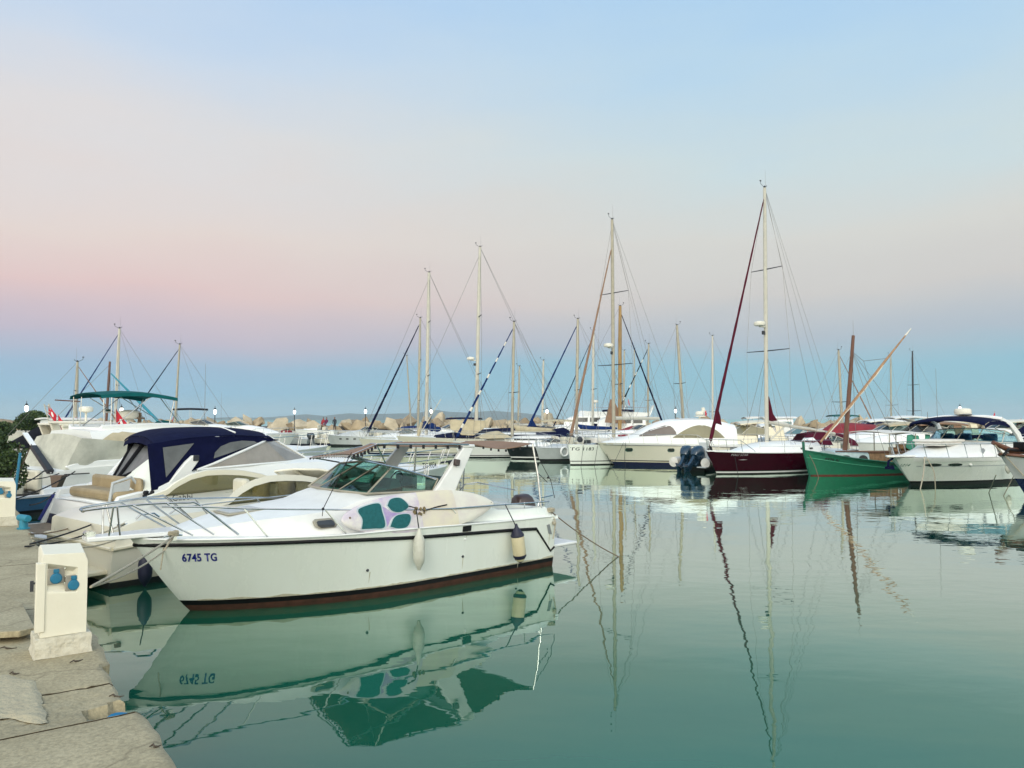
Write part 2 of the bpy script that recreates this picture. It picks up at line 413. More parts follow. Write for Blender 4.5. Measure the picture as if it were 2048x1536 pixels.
for pos, v in ((0.40, .06), (0.60, .15), (0.70, .23), (0.765, .45), (0.826, .74), (0.913, .93)): cr.elements.new(pos).color = (v, v, v, 1)
cr.elements[0].color = (.03, .03, .03, 1); cr.elements[-1].color = (1, 1, 1, 1)
L.new(lw.outputs['Facing'], fr.inputs['Fac'])
mx = N.new('ShaderNodeMixShader'); L.new(fr.outputs['Color'], mx.inputs[0]); L.new(di.outputs[0], mx.inputs[1]); L.new(gl.outputs[0], mx.inputs[2]); L.new(mx.outputs[0], out.inputs['Surface'])
MATS['harbour_water'] = m

# ------------------------------------------------------------------ sky and light
w = bpy.data.worlds.new('World'); scene.world = w; w.use_nodes = True
nt = w.node_tree; N = nt.nodes; L = nt.links
bg = N['Background']
tc = N.new('ShaderNodeTexCoord'); sx = N.new('ShaderNodeSeparateXYZ'); L.new(tc.outputs['Generated'], sx.inputs[0])
wm = N.new('ShaderNodeMapping'); wm.inputs['Scale'].default_value = (1.3, 1.3, 5.0); L.new(tc.outputs['Generated'], wm.inputs['Vector'])
wn = N.new('ShaderNodeTexNoise'); wn.inputs['Scale'].default_value = 2.0; wn.inputs['Detail'].default_value = 4; wn.inputs['Roughness'].default_value = 0.5
L.new(wm.outputs['Vector'], wn.inputs['Vector'])
wo = N.new('ShaderNodeMath'); wo.operation = 'SUBTRACT'; wo.inputs[1].default_value = 0.5; L.new(wn.outputs['Fac'], wo.inputs[0])
wsr = N.new('ShaderNodeMapRange'); wsr.inputs['From Min'].default_value = 0.03; wsr.inputs['From Max'].default_value = 0.30; wsr.inputs['To Min'].default_value = 0.02; wsr.inputs['To Max'].default_value = 0.16
L.new(sx.outputs['Z'], wsr.inputs['Value'])
wz = N.new('ShaderNodeMath'); wz.operation = 'MULTIPLY_ADD'; L.new(wo.outputs[0], wz.inputs[0]); L.new(wsr.outputs['Result'], wz.inputs[1]); L.new(sx.outputs['Z'], wz.inputs[2])
def ramp(stops):
    r = N.new('ShaderNodeValToRGB'); cr = r.color_ramp
    while len(cr.elements) < len(stops): cr.elements.new(0.5)
    for el, (pos, col) in zip(cr.elements, stops): el.position = pos; el.color = srgb(*col)
    L.new(wz.outputs[0], r.inputs['Fac']); return r
SKY_L = [(0.0, (156, 190, 206)), (0.035, (146, 190, 217)), (0.065, (158, 187, 212)), (0.095, (198, 188, 203)), (0.15, (229, 201, 199)), (0.22, (231, 216, 210)), (0.31, (224, 221, 222)), (0.40, (206, 219, 235)), (0.52, (177, 209, 242)), (1.0, (150, 188, 230))]
SKY_R = [(0.0, (150, 192, 201)), (0.035, (141, 194, 210)), (0.065, (148, 194, 211)), (0.095, (180, 192, 203)), (0.15, (209, 206, 203)), (0.22, (216, 216, 211)), (0.31, (205, 221, 225)), (0.40, (187, 216, 236)), (0.52, (164, 205, 243)), (1.0, (140, 184, 230))]
rl = ramp(SKY_L); rr = ramp(SKY_R)
az = N.new('ShaderNodeMapRange'); az.interpolation_type = 'SMOOTHSTEP'; az.inputs['From Min'].default_value = -0.5; az.inputs['From Max'].default_value = 0.28
L.new(sx.outputs['X'], az.inputs['Value'])
mx = N.new('ShaderNodeMix'); mx.data_type = 'RGBA'; L.new(az.outputs['Result'], mx.inputs[0]); L.new(rl.outputs['Color'], mx.inputs[6]); L.new(rr.outputs['Color'], mx.inputs[7])
# the bright after-sunset sky behind the photographer
rb = N.new('ShaderNodeValToRGB'); cr = rb.color_ramp
for pos, col in ((0.14, (2.5, 2.45, 2.15, 1)), (0.45, (1.95, 1.97, 1.82, 1))): 
    e = cr.elements.new(pos); e.color = col
cr.elements[0].color = (2.9, 2.55, 2.1, 1); cr.elements[-1].color = (0.85, 0.92, 1.05, 1)
L.new(sx.outputs['Z'], rb.inputs['Fac'])
bk = N.new('ShaderNodeMapRange'); bk.interpolation_type = 'SMOOTHSTEP'; bk.inputs['From Min'].default_value = 0.35; bk.inputs['From Max'].default_value = -0.75
L.new(sx.outputs['Y'], bk.inputs['Value'])
mb_ = N.new('ShaderNodeMix'); mb_.data_type = 'RGBA'; L.new(bk.outputs['Result'], mb_.inputs[0]); L.new(mx.outputs[2], mb_.inputs[6]); L.new(rb.outputs['Color'], mb_.inputs[7])
L.new(mb_.outputs[2], bg.inputs['Color']); bg.inputs['Strength'].default_value = 1.0
sd = bpy.data.lights.new('sun', 'SUN'); sd.energy = 1.1; sd.angle = R(24); sd.color = (1.0, 0.96, 0.87)
so = bpy.data.objects.new('sun', sd); COL.objects.link(so)
so.rotation_euler = Vector((-0.25, -1.0, 0.55)).to_track_quat('Z', 'Y').to_euler()
scene.view_settings.view_transform = 'Standard'; scene.view_settings.look = 'None'
scene.view_settings.exposure = 0.0; scene.view_settings.gamma = 1.0
cy = scene.cycles
cy.max_bounces = 8; cy.transparent_max_bounces = 16; cy.glossy_bounces = 4; cy.diffuse_bounces = 3; cy.transmission_bounces = 4
cy.caustics_reflective = False; cy.caustics_refractive = False; cy.sample_clamp_indirect = 6
cy.use_denoising = True
# ================================================================== SETTING
o = MB().add([(-8600, -250, 0), (8600, -250, 0), (8600, 8600, 0), (-8600, 8600, 0)], [(0, 1, 2, 3)]).build('water', 'harbour_water', smooth=0, fix=False)
structure(o)

# far hills across the bay
prof = [(380, 838), (455, 834), (520, 835), (560, 832), (610, 828), (650, 831), (700, 825), (735, 828), (770, 827), (830, 826), (870, 820), (900, 823), (940, 825), (985, 821), (1020, 823), (1050, 825), (1085, 831), (1120, 837), (1160, 841)]
rows = []
for j, (dy, k) in enumerate([(-500, 0.0), (-260, 0.45), (0, 1.0), (400, 0.8), (900, 0.0)]):
    row = []
    for i in range(150):
        px = 370 + i * 800 / 149
        z = max(0, at(px, interp(prof, px), 6000).z) * k
        z *= 1 + 0.10 * noise.noise(Vector((px * 0.03, j * 1.7, 0)))
        row.append(((px - 1024) / FPX * 6000 * (1 + dy / 6000), 6000 + dy + 60 * noise.noise(Vector((px * 0.05, j, 4))), z - 2))
    rows.append(row)
structure(MB().grid(rows).build('hills', 'hill', smooth=60))

# ------------------------------------------------------------------ near quay
QZ = 0.9
QA = at(358, 1536, 1); QA = Vector((0, 0, EYE)) + (QA - Vector((0, 0, EYE))) * ((QZ - EYE) / (QA.z - EYE))
QB = at(72, 1080, 1); QB = Vector((0, 0, EYE)) + (QB - Vector((0, 0, EYE))) * ((QZ - EYE) / (QB.z - EYE))
QE = (QB - QA).normalized(); QN = Vector((-QE.y, QE.x, 0)).normalized()
if QN.x > 0: QN = -QN
def quay(s, e, z=QZ): return Vector((QA.x, QA.y, 0)) + QE * s + QN * e + Vector((0, 0, z))
def onquay(px, py, z=QZ):
    d = at(px, py, 1) - Vector((0, 0, EYE)); return Vector((0, 0, EYE)) + d * ((z - EYE) / d.z)
def qse(px, py):
    d = onquay(px, py) - QA; return d.dot(QE), d.dot(QN)
def frange(a, b, st):
    o_ = []; x = a
    while x < b - 1e-6: o_.append(x); x += st
    return o_
ss = frange(-4, -0.6, 0.3) + frange(-0.6, 4.2, 0.035) + frange(4.2, 9, 0.09) + frange(9, 20, 0.5) + frange(20, 91, 5)
es = [0.0] + sorted(frange(0.03, 2.0, 0.04) + [1.02 - .010, 1.02 - .005, 1.02 + .005, 1.02 + .010]) + frange(2.0, 4.0, 0.12) + frange(4.0, 16, 1.2)
nS, nE = qse(248, 1408); nS -= 0.03
joints = [qse(175, 1372)[0], qse(60, 1467)[0], qse(80, 1215)[0], qse(50, 1129)[0]]
for js in joints: ss += [js - .010, js - .0045, js + .0045, js + .010]
ss.sort()
long_e = 1.02
def qh(s, e):
    v = Vector((s, e, 0))
    z = 0.008 * noise.noise(v * 1.1) + 0.004 * noise.noise(v * 3.7 + Vector((5, 0, 0))) + 0.002 * noise.noise(v * 13)
    for js in joints:
        d = abs(s - js - 0.001 * noise.noise(Vector((e * 3, js, 0))))
        if d < 0.0065 and e < 2.2: z -= 0.09
    d = abs(e - long_e)
    if d < 0.0065: z -= 0.09
    # broken, pebbly stretch beside the notch
    k = max(0, 1 - ((s - nS - 0.22) / 0.33) ** 2) * max(0, 1 - ((e - 0.34) / 0.42) ** 2)
    if k > 0: z += k * (-0.018 + 0.028 * noise.noise(v * 26) + 0.02 * noise.noise(v * 55))
    k2 = max(0, 1 - ((s - nS + 0.05) / 0.75) ** 2) * max(0, 1 - ((e - 1.28) / 0.3) ** 2)
    z += 0.03 * k2
    if abs(s - nS) < 0.115 + 0.03 * noise.noise(Vector((e * 9, 1, 0))) and e < 0.24 + 0.03 * noise.noise(Vector((s * 12, 2, 0))): z -= 0.085
    if e < 0.02: z -= 0.02
    return z
rows = []
for s in ss:
    row = []
    j = 0.035 * noise.noise(Vector((s * 1.3, 9, 0))) + 0.02 * noise.noise(Vector((s * 5, 2, 0)))
    if nS < s < nS + 0.9: j += 0.05
    for e in es:
        w_ = max(0, 1 - e / 0.25)
        h = qh(s, e) if s < 21 else 0
        row.append(quay(s, e + j * w_, QZ + h))
    wall = [quay(s, j + 0.02 + 0.03 * noise.noise(Vector((s, z * 2, 7))), z) for z in (-1.6, -0.1, 0.3, 0.6)]
    rows.append(wall + row)
injoint = lambda v, c: any(abs(v - q) < .008 for q in c)
def qmi(i, k):
    if k < 4: return 0
    sm = (ss[i] + ss[i + 1]) / 2; em = (es[k - 4] + es[min(k - 3, len(es) - 1)]) / 2
    return 1 if (injoint(sm, joints) and em < 2.2) or (injoint(em, [1.02]) and sm < 20) else 0
structure(MB().grid(rows, mifun=qmi).build('quay', ['quay_concrete', 'joint_dark'], smooth=40))
b = MB(); c_ = Vector((nS - .01, .10, 0)); ring = []
for k in range(18):
    a = k * math.pi / 9; r_ = 1 + .22 * noise.noise(Vector((math.cos(a) * 2, math.sin(a) * 2, 4)))
    ring.append(quay(c_.x + .078 * math.cos(a) * r_, c_.y + .075 * math.sin(a) * r_, QZ - .074 + .022 * math.cos(a)))
cc_ = sum(ring, Vector()) / 18; b.add(ring + [cc_ + Vector((0, 0, .008))], [(k, (k + 1) % 18, 18) for k in range(18)])
b.add(ring + [p - Vector((0, 0, .03)) for p in ring], [(k, (k + 1) % 18, 18 + (k + 1) % 18, 18 + k) for k in range(18)])
tag(b.build('mooring_recess', 'paint_sky'), 'bright blue painted patch in the broken notch of the quay edge', 'mooring recess')

# loose slab and pale mortar patch on the quay
t = thing('cover_slab', 'cracked grey slab lying loose on the quay left of the nearer pedestal', 'slab', onquay(20, 1240))
pts = [(70, 1254), (44, 1205), (0, 1190), (-120, 1180), (-160, 1262), (0, 1264), (40, 1262)]
out = [onquay(x, y, QZ + 0.085) - t.location for x, y in pts]
b = MB(); n = len(out); c = sum(out, Vector()) / n
ring = [[c.lerp(p_, f) + Vector((0, 0, 0.010 * noise.noise(p_ * 9 * f) + 0.008 * (1 - f))) for p_ in out + [out[0]]] for f in (0.02, 0.4, 0.75, 1.0)]
ring.append([p_ - Vector((0, 0, 0.045)) for p_ in out + [out[0]]]); ring.append([c.lerp(p_, 0.1) - Vector((0, 0, 0.045)) for p_ in out + [out[0]]])
b.grid(ring); b.build('slab', 'quay_concrete', t, bevel=0.006)
b = MB()
for x, y in ((38, 1266), (-60, 1268), (-90, 1200)): b.box(onquay(x, y, QZ + 0.02) - t.location, (0.06, 0.1, 0.05))
b.build('spacer_block', 'wood_cabin', t)
mat('mortar', (0.45, 0.40, 0.27), 0.95, var=0.35, scale=6, stain=(0.30, 0.26, 0.19), bump=0.8, bscale=30)
b = MB(); rows = []
for i in range(14):
    row = []
    for k in range(14):
        u = i / 13; v = k / 13
        x = lerp(lerp(-60, -70, v), lerp(72, 96, v), u); y = lerp(1352, 1440, v) + 6 * math.sin(u * 9)
        edge = min(u, 1 - u, v, 1 - v)
        p_ = onquay(x + 9 * noise.noise(Vector((v * 7, 3, u))) * (1 if edge < 0.05 else 0), y)
        s_, e_ = (p_ - QA).dot(QE), (p_ - QA).dot(QN)
        row.append(Vector((p_.x, p_.y, QZ + .016 * min(1, edge / .06) - .006 + 0.004 * noise.noise(Vector((x * .06, y * .06, 0))))))
    rows.append(row)
tag(b.grid(rows).build('mortar_patch', 'mortar'), 'rough pale mortar patch on the quay in the left foreground', 'mortar patch')
# twigs and leaves that lie about
for i, (x, y, a) in enumerate([(310, 1497, .4), (152, 1325, 1.0), (15, 1298, .2), (28, 1350, .3), (232, 1386, .1)]):
    p_ = onquay(x, y); s_, e_ = (p_ - QA).dot(QE), (p_ - QA).dot(QN); z = QZ + qh(s_, e_) + 0.008
    L_ = 0.05 + 0.03 * (i % 3)
    pp = [p_.xy.to_3d() + Vector((math.cos(a) * L_ * (k / 4 - .5), math.sin(a) * L_ * (k / 4 - .5) + 0.012 * math.sin(k * 2.1), z + 0.006 * math.sin(k * 1.4))) for k in range(5)]
    o = MB().tube(pp, [0.003, 0.006, 0.006, 0.005, 0.002], 5).build('twig', 'bark')
    tag(o, ['dark curled twig near the bottom edge of the quay', 'dark twig just in front of the white plinth', 'dark twig on the quay just right of the loose slab', 'thin dark twig beside the pale mortar patch', 'small dark twig by the broken quay edge above the notch'][i], 'twig', 'twigs lying on the quay')

# ------------------------------------------------------------------ far quay, breakwater
FZ = 0.95
b = MB(); b.box((0, 101.5, (FZ - 2) / 2), (420, 9, FZ + 2)); structure(b.build('far_quay', 'concrete_white'))
rows = []
for i in range(120):
    x = -150 + 300 * i / 119
    rows.append([(x, 104.5, 0.6), (x, 106, 1.2 + 0.3 * noise.noise(Vector((x * .2, 0, 0)))), (x, 108.5, 1.5 + 0.3 * noise.noise(Vector((x * .2, 1, 0)))), (x, 113, 1.4), (x, 120, -1)])
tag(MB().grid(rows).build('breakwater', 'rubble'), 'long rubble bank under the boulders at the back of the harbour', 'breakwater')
variants = []
for k in range(10):
    bm = bmesh.new(); rnd = random.Random(40 + k)
    for i in range(12):
        v = Vector((rnd.uniform(-1, 1), rnd.uniform(-1, 1), rnd.uniform(-1, 1)))
        m_ = max(abs(v.x), abs(v.y), abs(v.z)); v = v / m_ * rnd.uniform(0.82, 1.0)
        bm.verts.new(v)
    ret = bmesh.ops.convex_hull(bm, input=bm.verts)
    bmesh.ops.delete(bm, geom=[g for g in ret['geom_interior'] if isinstance(g, bmesh.types.BMVert)], context='VERTS')
    bmesh.ops.bevel(bm, geom=list(bm.edges), offset=0.035, segments=1, affect='EDGES')
    me = bpy.data.meshes.new('boulder'); bm.to_mesh(me); bm.free()
    me.materials.append(MATS[['boulder', 'boulder_pale', 'boulder', 'boulder_dark'][k % 4]]); variants.append(me)
SEAT = at(650, 849, 107.2)
for dx, dy, dz, sx_, sz_, v_ in ((-.75, 0, 0, 1.15, .55, 1), (.95, .1, -.12, .95, .6, 5), (.1, -.5, -1.0, 1.7, .7, 0)):
    o = bpy.data.objects.new('boulder', variants[v_]); COL.objects.link(o); o.scale = (sx_, 1.2, sz_); o.location = (SEAT.x + dx, SEAT.y + dy, SEAT.z + dz - sz_ * .9); o.rotation_euler = (.05, -.05, dx)
    tag(o, 'tan quarried boulder of the breakwater under the two seated people', 'boulder', 'boulders under the seated people')
rnd = random.Random(3)
LB = {0: 'tan quarried boulder in the bottom course of the far breakwater', 1: 'tan quarried boulder in the middle course of the far breakwater', 2: 'tan quarried boulder on the crest of the far breakwater'}
for course, (y0, z0, n_, sc) in enumerate([(105.4, 1.2, 98, 1.0), (107.0, 1.6, 95, 1.0), (108.8, 1.85, 92, .98)]):
    for i in range(n_):
        x = -73 + 150 * (i + rnd.uniform(-.3, .3)) / n_
        if course and abs(x - SEAT.x) < 1.9: continue
        o = bpy.data.objects.new('boulder', variants[rnd.randrange(10)]); COL.objects.link(o)
        s_ = rnd.uniform(0.55, 1.2) * sc
        hz = 0.0 if x < 6 else -0.35
        o.scale = (s_ * rnd.uniform(.9, 1.35), s_ * rnd.uniform(.9, 1.2), s_ * rnd.uniform(.62, .9))
        o.rotation_euler = (rnd.uniform(-.8, .8), rnd.uniform(-.8, .8), rnd.uniform(0, 6.28))
        o.location = (x, y0 + rnd.uniform(-.5, .5), z0 + rnd.uniform(-.25, .25) + (hz if course == 2 else hz * .4) + (0.45 * noise.noise(Vector((x * .12, 5, 0))) if course == 2 else 0))
        tag(o, LB[course], 'boulder', ['boulders of the bottom course', 'boulders of the middle course', 'boulders along the crest'][course])

# harbour lamps
def lamp_post(px, py, Y, label, zbase=FZ, k=.6):
    top = at(px, py, Y)
    t = thing('street_lamp', label, 'street lamp', (top.x, Y, zbase), 0, 'lit harbour lamps')
    h = top.z - zbase
    MB().lathe([(.16 * k, 0), (.16 * k, .25), (.09 * k, .4), (.075 * k, h - .25), (.11 * k, h - .2)], n=8).build('pole', 'lamp_pole', t)
    MB().lathe([(.12 * k, h - .2), (.26 * k, h - .02), (.30 * k, h + .1), (.2 * k, h + .3), (.05, h + .34)], n=10).build('lantern', 'lamp_lit', t)
    MB().lathe([(.30 * k, h + .30), (.16 * k, h + .44), (.05 * k, h + .5), (.03 * k, h + .7)], n=10).build('cap', 'lamp_pole', t)
for px, py, l in [(589, 825, 'lit lamp on a black post left of the seated people on the boulders'), (731, 824, 'lit lamp on a black post right of the standing person on the far quay'),
                  (862, 824, 'lit lamp on a black post just right of the thick silver mast'), (1094, 824, 'lit lamp on a black post left of the blue furled jib with a loose clew'),
                  (1351, 823, 'lit lamp on a black post above the cream yacht roof'), (1920, 818, 'lit lamp on a black post above the navy canopy at the right')]:
    lamp_post(px, py, 99.0, l)
lamp_post(430, 825, 80, 'lit lamp on a black post beside the small boat with a dark bimini', 0.6, .55)
lamp_post(243, 822, 74, 'lit lamp head seen under the teal bimini', 0.6, .55)
lamp_post(53, 819, 62, 'lit lamp with a dark cap over the far round tree', 0.6, .5)

# people on the breakwater
def body(name, pts, edges, radii, m, parent):
    me = bpy.data.meshes.new(name); me.from_pydata(pts, edges, []); o = bpy.data.objects.new(name, me); COL.objects.link(o); o.parent = parent
    s_ = o.modifiers.new('skin', 'SKIN'); me.skin_vertices.new() if not me.skin_vertices else None
    for i, r_ in enumerate(radii): me.skin_vertices[0].data[i].radius = (r_, r_)
    me.skin_vertices[0].data[0].use_root = True
    u = o.modifiers.new('sub', 'SUBSURF'); u.levels = 1; u.render_levels = 1
    me.materials.append(MATS[m]); return o
def person(label, loc, rz, sit, cloth, legs, k=1.0):
    t = thing('person', label, 'person', loc, rz)
    if sit:
        P = [(0, 0, .12), (0, .02, .38), (0, .04, .60), (0, .05, .72), (0, .06, .86), (-.19, .04, .60), (-.25, .16, .36), (-.12, .34, .30), (.19, .04, .60), (.25, .16, .36), (.12, .34, .30), (-.11, .38, .22), (-.12, .52, -.2), (.11, .38, .22), (.12, .52, -.2), (-.12, .62, -.22), (.12, .62, -.22)]
    else:
        P = [(0, 0, .92), (0, 0, 1.18), (0, 0, 1.40), (0, 0, 1.53), (0, .02, 1.66), (-.2, 0, 1.40), (-.25, .02, 1.12), (-.22, .12, .90), (.2, 0, 1.40), (.25, .02, 1.12), (.22, .12, .90), (-.10, .01, .50), (-.11, 0, .07), (.10, .01, .50), (.11, 0, .07), (-.12, .14, .04), (.12, .14, .04)]
    E_ = [(0, 1), (1, 2), (2, 3), (3, 4), (2, 5), (5, 6), (6, 7), (2, 8), (8, 9), (9, 10), (0, 11), (11, 12), (0, 13), (13, 14), (12, 15), (14, 16)]
    rad = [.15, .15, .14, .06, .10, .07, .05, .035, .07, .05, .035, .085, .05, .085, .05, .04, .04]
    body('body', P, E_, rad, cloth, t)
    h = P[4]
    b = MB(); b.ball((h[0], h[1] + .012, h[2] + .02), .098, 10, 0, (.9, 1.05, 1.2)); b.ball((h[0], h[1] + .115, h[2]), .02, 6)
    b.build('face', 'skin', t)
    b = MB(); b.ball((h[0], h[1] - .02, h[2] + .055), .108, 10, 0, (.95, 1.05, 1.05)); b.build('hair', 'hair_dark', t)
person('person in dark clothes standing on the far quay against the boulders', at(669, 871, 103.5) * 1 + Vector((0, 0, 0)), R(180), False, 'cloth_dark', 'cloth_dark')
bpy.data.objects['person'].location.z = FZ
for l, px, py, c_ in (('person in dark red sitting on the boulder crest, left of a pair', 647, 843, 'cloth_red'), ('person in purple sitting on the boulder crest, right of a pair', 653.5, 841, 'cloth_purple')):
    p_ = at(px, 849, 106.6) + Vector((0, 0, -.02)); person(l, p_, R(160), True, c_, 'cloth_dark')

# ------------------------------------------------------------------ vegetation
def foliage(name, parent, blobs, n, size, seed, mats=('leaf_a', 'leaf_b', 'leaf_c')):
    rnd = random.Random(seed); b = MB()
    tot = sum(r[0] * r[1] * r[2] for _, r in blobs)
    for c, r in blobs:
        for i in range(int(n * r[0] * r[1] * r[2] / tot)):
            d = Vector((rnd.gauss(0, 1), rnd.gauss(0, 1), rnd.gauss(0, 1))).normalized() * (rnd.uniform(0.35, 1.0) ** 0.5)
            p_ = Vector((c[0] + d.x * r[0], c[1] + d.y * r[1], c[2] + d.z * r[2]))
            if noise.noise(p_ / size * 0.10) < -0.34: continue
            q = Vector((rnd.gauss(0, 1), rnd.gauss(0, 1), rnd.gauss(0, .8))).normalized(); s_ = size * rnd.uniform(.6, 1.3)
            a = q.orthogonal().normalized(); a.rotate(Matrix.Rotation(rnd.uniform(0, 6.3), 3, q)); e = q.cross(a)
            b.add([p_ - a * s_ * .5, p_ + e * s_ * .28 + q * s_ * .08, p_ + a * s_ * .5, p_ - e * s_ * .28 + q * s_ * .08], [(0, 1, 2, 3)], rnd.choices((0, 1, 2), (5, 3, 3))[0])
    return b.build(name, list(mats), parent, smooth=0, fix=False)
p_ = onquay(-2, 1000); p_.z = QZ
t = thing('leafy_bush', 'dense dark green leafy bush at the left edge of the picture', 'bush', p_)
foliage('foliage', t, [((-.25, 0, .75), (.5, .5, .65)), ((.12, .1, .55), (.30, .4, .42)), ((-.22, -.1, 1.12), (.34, .4, .34)), ((.17, .15, .90), (.22, .3, .25)), ((-.5, .2, 1.0), (.4, .4, .5)), ((-.05, -.2, .25), (.32, .35, .28))], 13000, .07, 5)
b = MB()
for i in range(6): b.tube([(0.05 * i - .15, 0, 0), (.12 * (i - 2.5), .05 * (i % 3), .5), (.22 * (i - 2.5), .1, 1.1)], [.03, .022, .008], 6)
b.build('stems', 'bark', t)
def tree(label, px, pyc, Y, blobs, n, size, seed, hz):
    c = at(px, pyc, Y); t = thing('tree', label, 'tree', (c.x, Y, 0.6))
    foliage('crown', t, [((a[0], a[1], a[2] + c.z - .6), r) for a, r in blobs], n, size, seed)
    MB().tube([(0, 0, 0), (.1, 0, (c.z - .6) * .6), (0, .1, c.z - .5)], [.25, .18, .1], 8).build('trunk', 'bark', t)
tree('round dark green tree far behind the boats at the left', 66, 842, 60, [((0, 0, 0), (1.25, 1.1, .75)), ((.7, 0, -.1), (.8, .8, .6)), ((-.7, 0, -.25), (.8, .8, .5)), ((.1, 0, .35), (.8, .7, .5))], 5000, .2, 8, 0)
tree('low dark green tree behind the bush at the left edge', 2, 858, 50, [((0, 0, 0), (.9, .8, .5)), ((.45, 0, -.1), (.4, .5, .35)), ((-.7, 0, 0), (.8, .6, .5))], 2600, .18, 9, 0)

# ------------------------------------------------------------------ service pedestals and bollard
def pedestal(loc, rz, label, wide=0.275, deep=0.23, h=0.575):
    t = thing('power_pedestal', label, 'power pedestal', loc, rz, 'shore power pedestals')
    # local: +x to the right along the face, -y towards the viewer
    w2, d2 = wide / 2, deep / 2
    b = MB(); n = 18; rows = []
    for z in (0, .04, .08, .11, .13):
        row = []
        for i in range(n * 4 + 1):
            a = i / (n * 4) * 4; k = int(a) % 4; f = a - int(a)
            X, Y_ = w2 + .03, d2 + .03
            cs = [(-X, -Y_), (X, -Y_), (X, Y_), (-X, Y_), (-X, -Y_)]
            x, y = lerp(cs[k][0], cs[k + 1][0], f), lerp(cs[k][1], cs[k + 1][1], f)
            g = 1 + .03 * noise.noise(Vector((x * 11, y * 11, z * 11))) + (.05 if z < .03 else 0) + (-.03 if z > .12 else 0)
            row.append((x * g, y * g, z + .008 * noise.noise(Vector((x * 15, y * 15, 3)))))
        rows.append(row)
    b.grid(rows); b.add([rows[-1][i] for i in range(n * 4)], [tuple(range(n * 4))])
    b.build('plinth', 'plinth', t, smooth=60)
    # cabinet: slanted top (higher at the back), front face with a recessed field
    z0, zf, zb = .13, .13 + h - .03, .13 + h
    b = MB()
    s = 0.012
    fx = [-w2 + .02, -w2 + .045, w2 - .055, w2 - .01]
    ru, rl_ = .13 + h * .86, .13 + h * .50       # recess top (left) and bottom
    outer = [(-w2, -d2, z0), (w2, -d2, z0), (w2, -d2, zf - .055), (w2 - .02, -d2 + .01, zf), (-w2 + .01, -d2 + .01, zf + .01), (-w2, -d2, zf - .02)]
    rec = [(-w2 + .035, -d2, rl_ + .015), (w2 - .06, -d2, rl_ - .01), (w2 - .06, -d2, ru - .045), (-w2 + .035, -d2, ru)]
    inn = [(-w2 + .035, -d2 + .006, rl_ + .03), (w2 - .085, -d2 + .045, rl_ + .025), (w2 - .085, -d2 + .045, ru - .075), (-w2 + .035, -d2 + .035, ru - .035)]
    V = outer + rec + inn
    b.add(V, [(0, 1, 7, 6), (1, 2, 8, 7), (2, 3, 4, 9, 8), (4, 5, 9), (5, 0, 6, 9), (6, 7, 11, 10), (7, 8, 12, 11), (8, 9, 13, 12), (9, 6, 10, 13), (10, 11, 12, 13)])
    back = [(-w2, d2, z0), (w2, d2, z0), (w2, d2, zb - .05), (w2 - .02, d2 - .01, zb + .01), (-w2 + .01, d2 - .01, zb + .02), (-w2, d2, zb)]
    o_ = len(b.v); b.v += back
    O = list(range(0, 6)); B_ = [o_ + i for i in range(6)]
    b.f += [tuple(B_[::-1])]; b.m.append(0)
    for i in range(6):
        j = (i + 1) % 6; b.f.append((O[i], B_[i], B_[j], O[j])); b.m.append(0)
    b.build('cabinet', 'pedestal_white', t, bevel=.005)
    b = MB(); b.box((-w2 - .004, -d2 + .02, .13 + h * .47), (.055, .06, h * .80)); b.build('door', 'pedestal_white', t, bevel=.004)
    b = MB(); b.box((-w2 - .05, -d2 + .05, .13 + h * .60), (.02, .02, .07)); b.box((-w2 - .042, -d2 + .05, .13 + h * .63), (.03, .012, .012)); b.build('latch', 'dark_metal', t)
    for x, z, y in ((-.052, .13 + h * .70, -d2 + .022), (.055, .13 + h * .60, -d2 + .030)):
        rot = Matrix.Rotation(R(14), 3, 'Z')
        p_ = MB(); p_.box((x, y - .008, z), (.105, .016, .105), 0, rot); pl = p_.build('socket_plate', 'pedestal_plate', t, bevel=.003)
        b = MB(); rx = Matrix.Rotation(R(90), 3, 'X')
        b.lathe([(.037, 0), (.037, .014), (.032, .017), (.032, .021), (.001, .022)], (x, y - .014, z - .014), 18, rot=rx)
        b.box((x, y - .022, z + .036), (.034, .014, .026)); b.build('socket', 'socket_blue', pl, bevel=.002)
        b = MB()
        for a in (-1, 1):
            for c in (-1, 1): b.lathe([(.005, 0), (.005, .004)], (x + a * .05, y - .016, z + c * .05), 8, rot=rx)
        b.split('screw', 'steel', pl)
    return t
pc = onquay(128, 1300)
pd = pedestal(pc + QN * .02, R(37), 'white power pedestal with two blue sockets on a chipped plinth, nearest the camera')
pd2 = pedestal(onquay(-2, 1052) + Vector((0.0, .1, 0)), R(37), 'white power pedestal cut by the left edge, beside the blue bollard', h=.56)
p_ = onquay(47, 1058)
t = thing('mooring_bollard', 'squat turquoise T-shaped mooring bollard beside the farther pedestal', 'bollard', (p_.x, p_.y, QZ + .002), R(-35))
MB().lathe([(.085, 0), (.085, .018), (.06, .022), (.052, .13)], n=16).build('base', 'bollard_blue', t)
b = MB(); b.tube([(-.14, 0, .155), (-.09, 0, .155), (.09, 0, .155), (.14, 0, .155)], [.048, .052, .052, .048], 12); b.build('crossbar', 'bollard_blue', t, bevel=.006)
p_ = onquay(-14, 1040) + Vector((.0, .5, 0))
o = MB().tube([Vector((p_.x - .02, p_.y, QZ)), Vector((p_.x + .085, p_.y, QZ + 1.04))], .022, 8).build('post', 'socket_blue')
tag(o, 'thin leaning blue pole in front of the dark bush', 'pole')

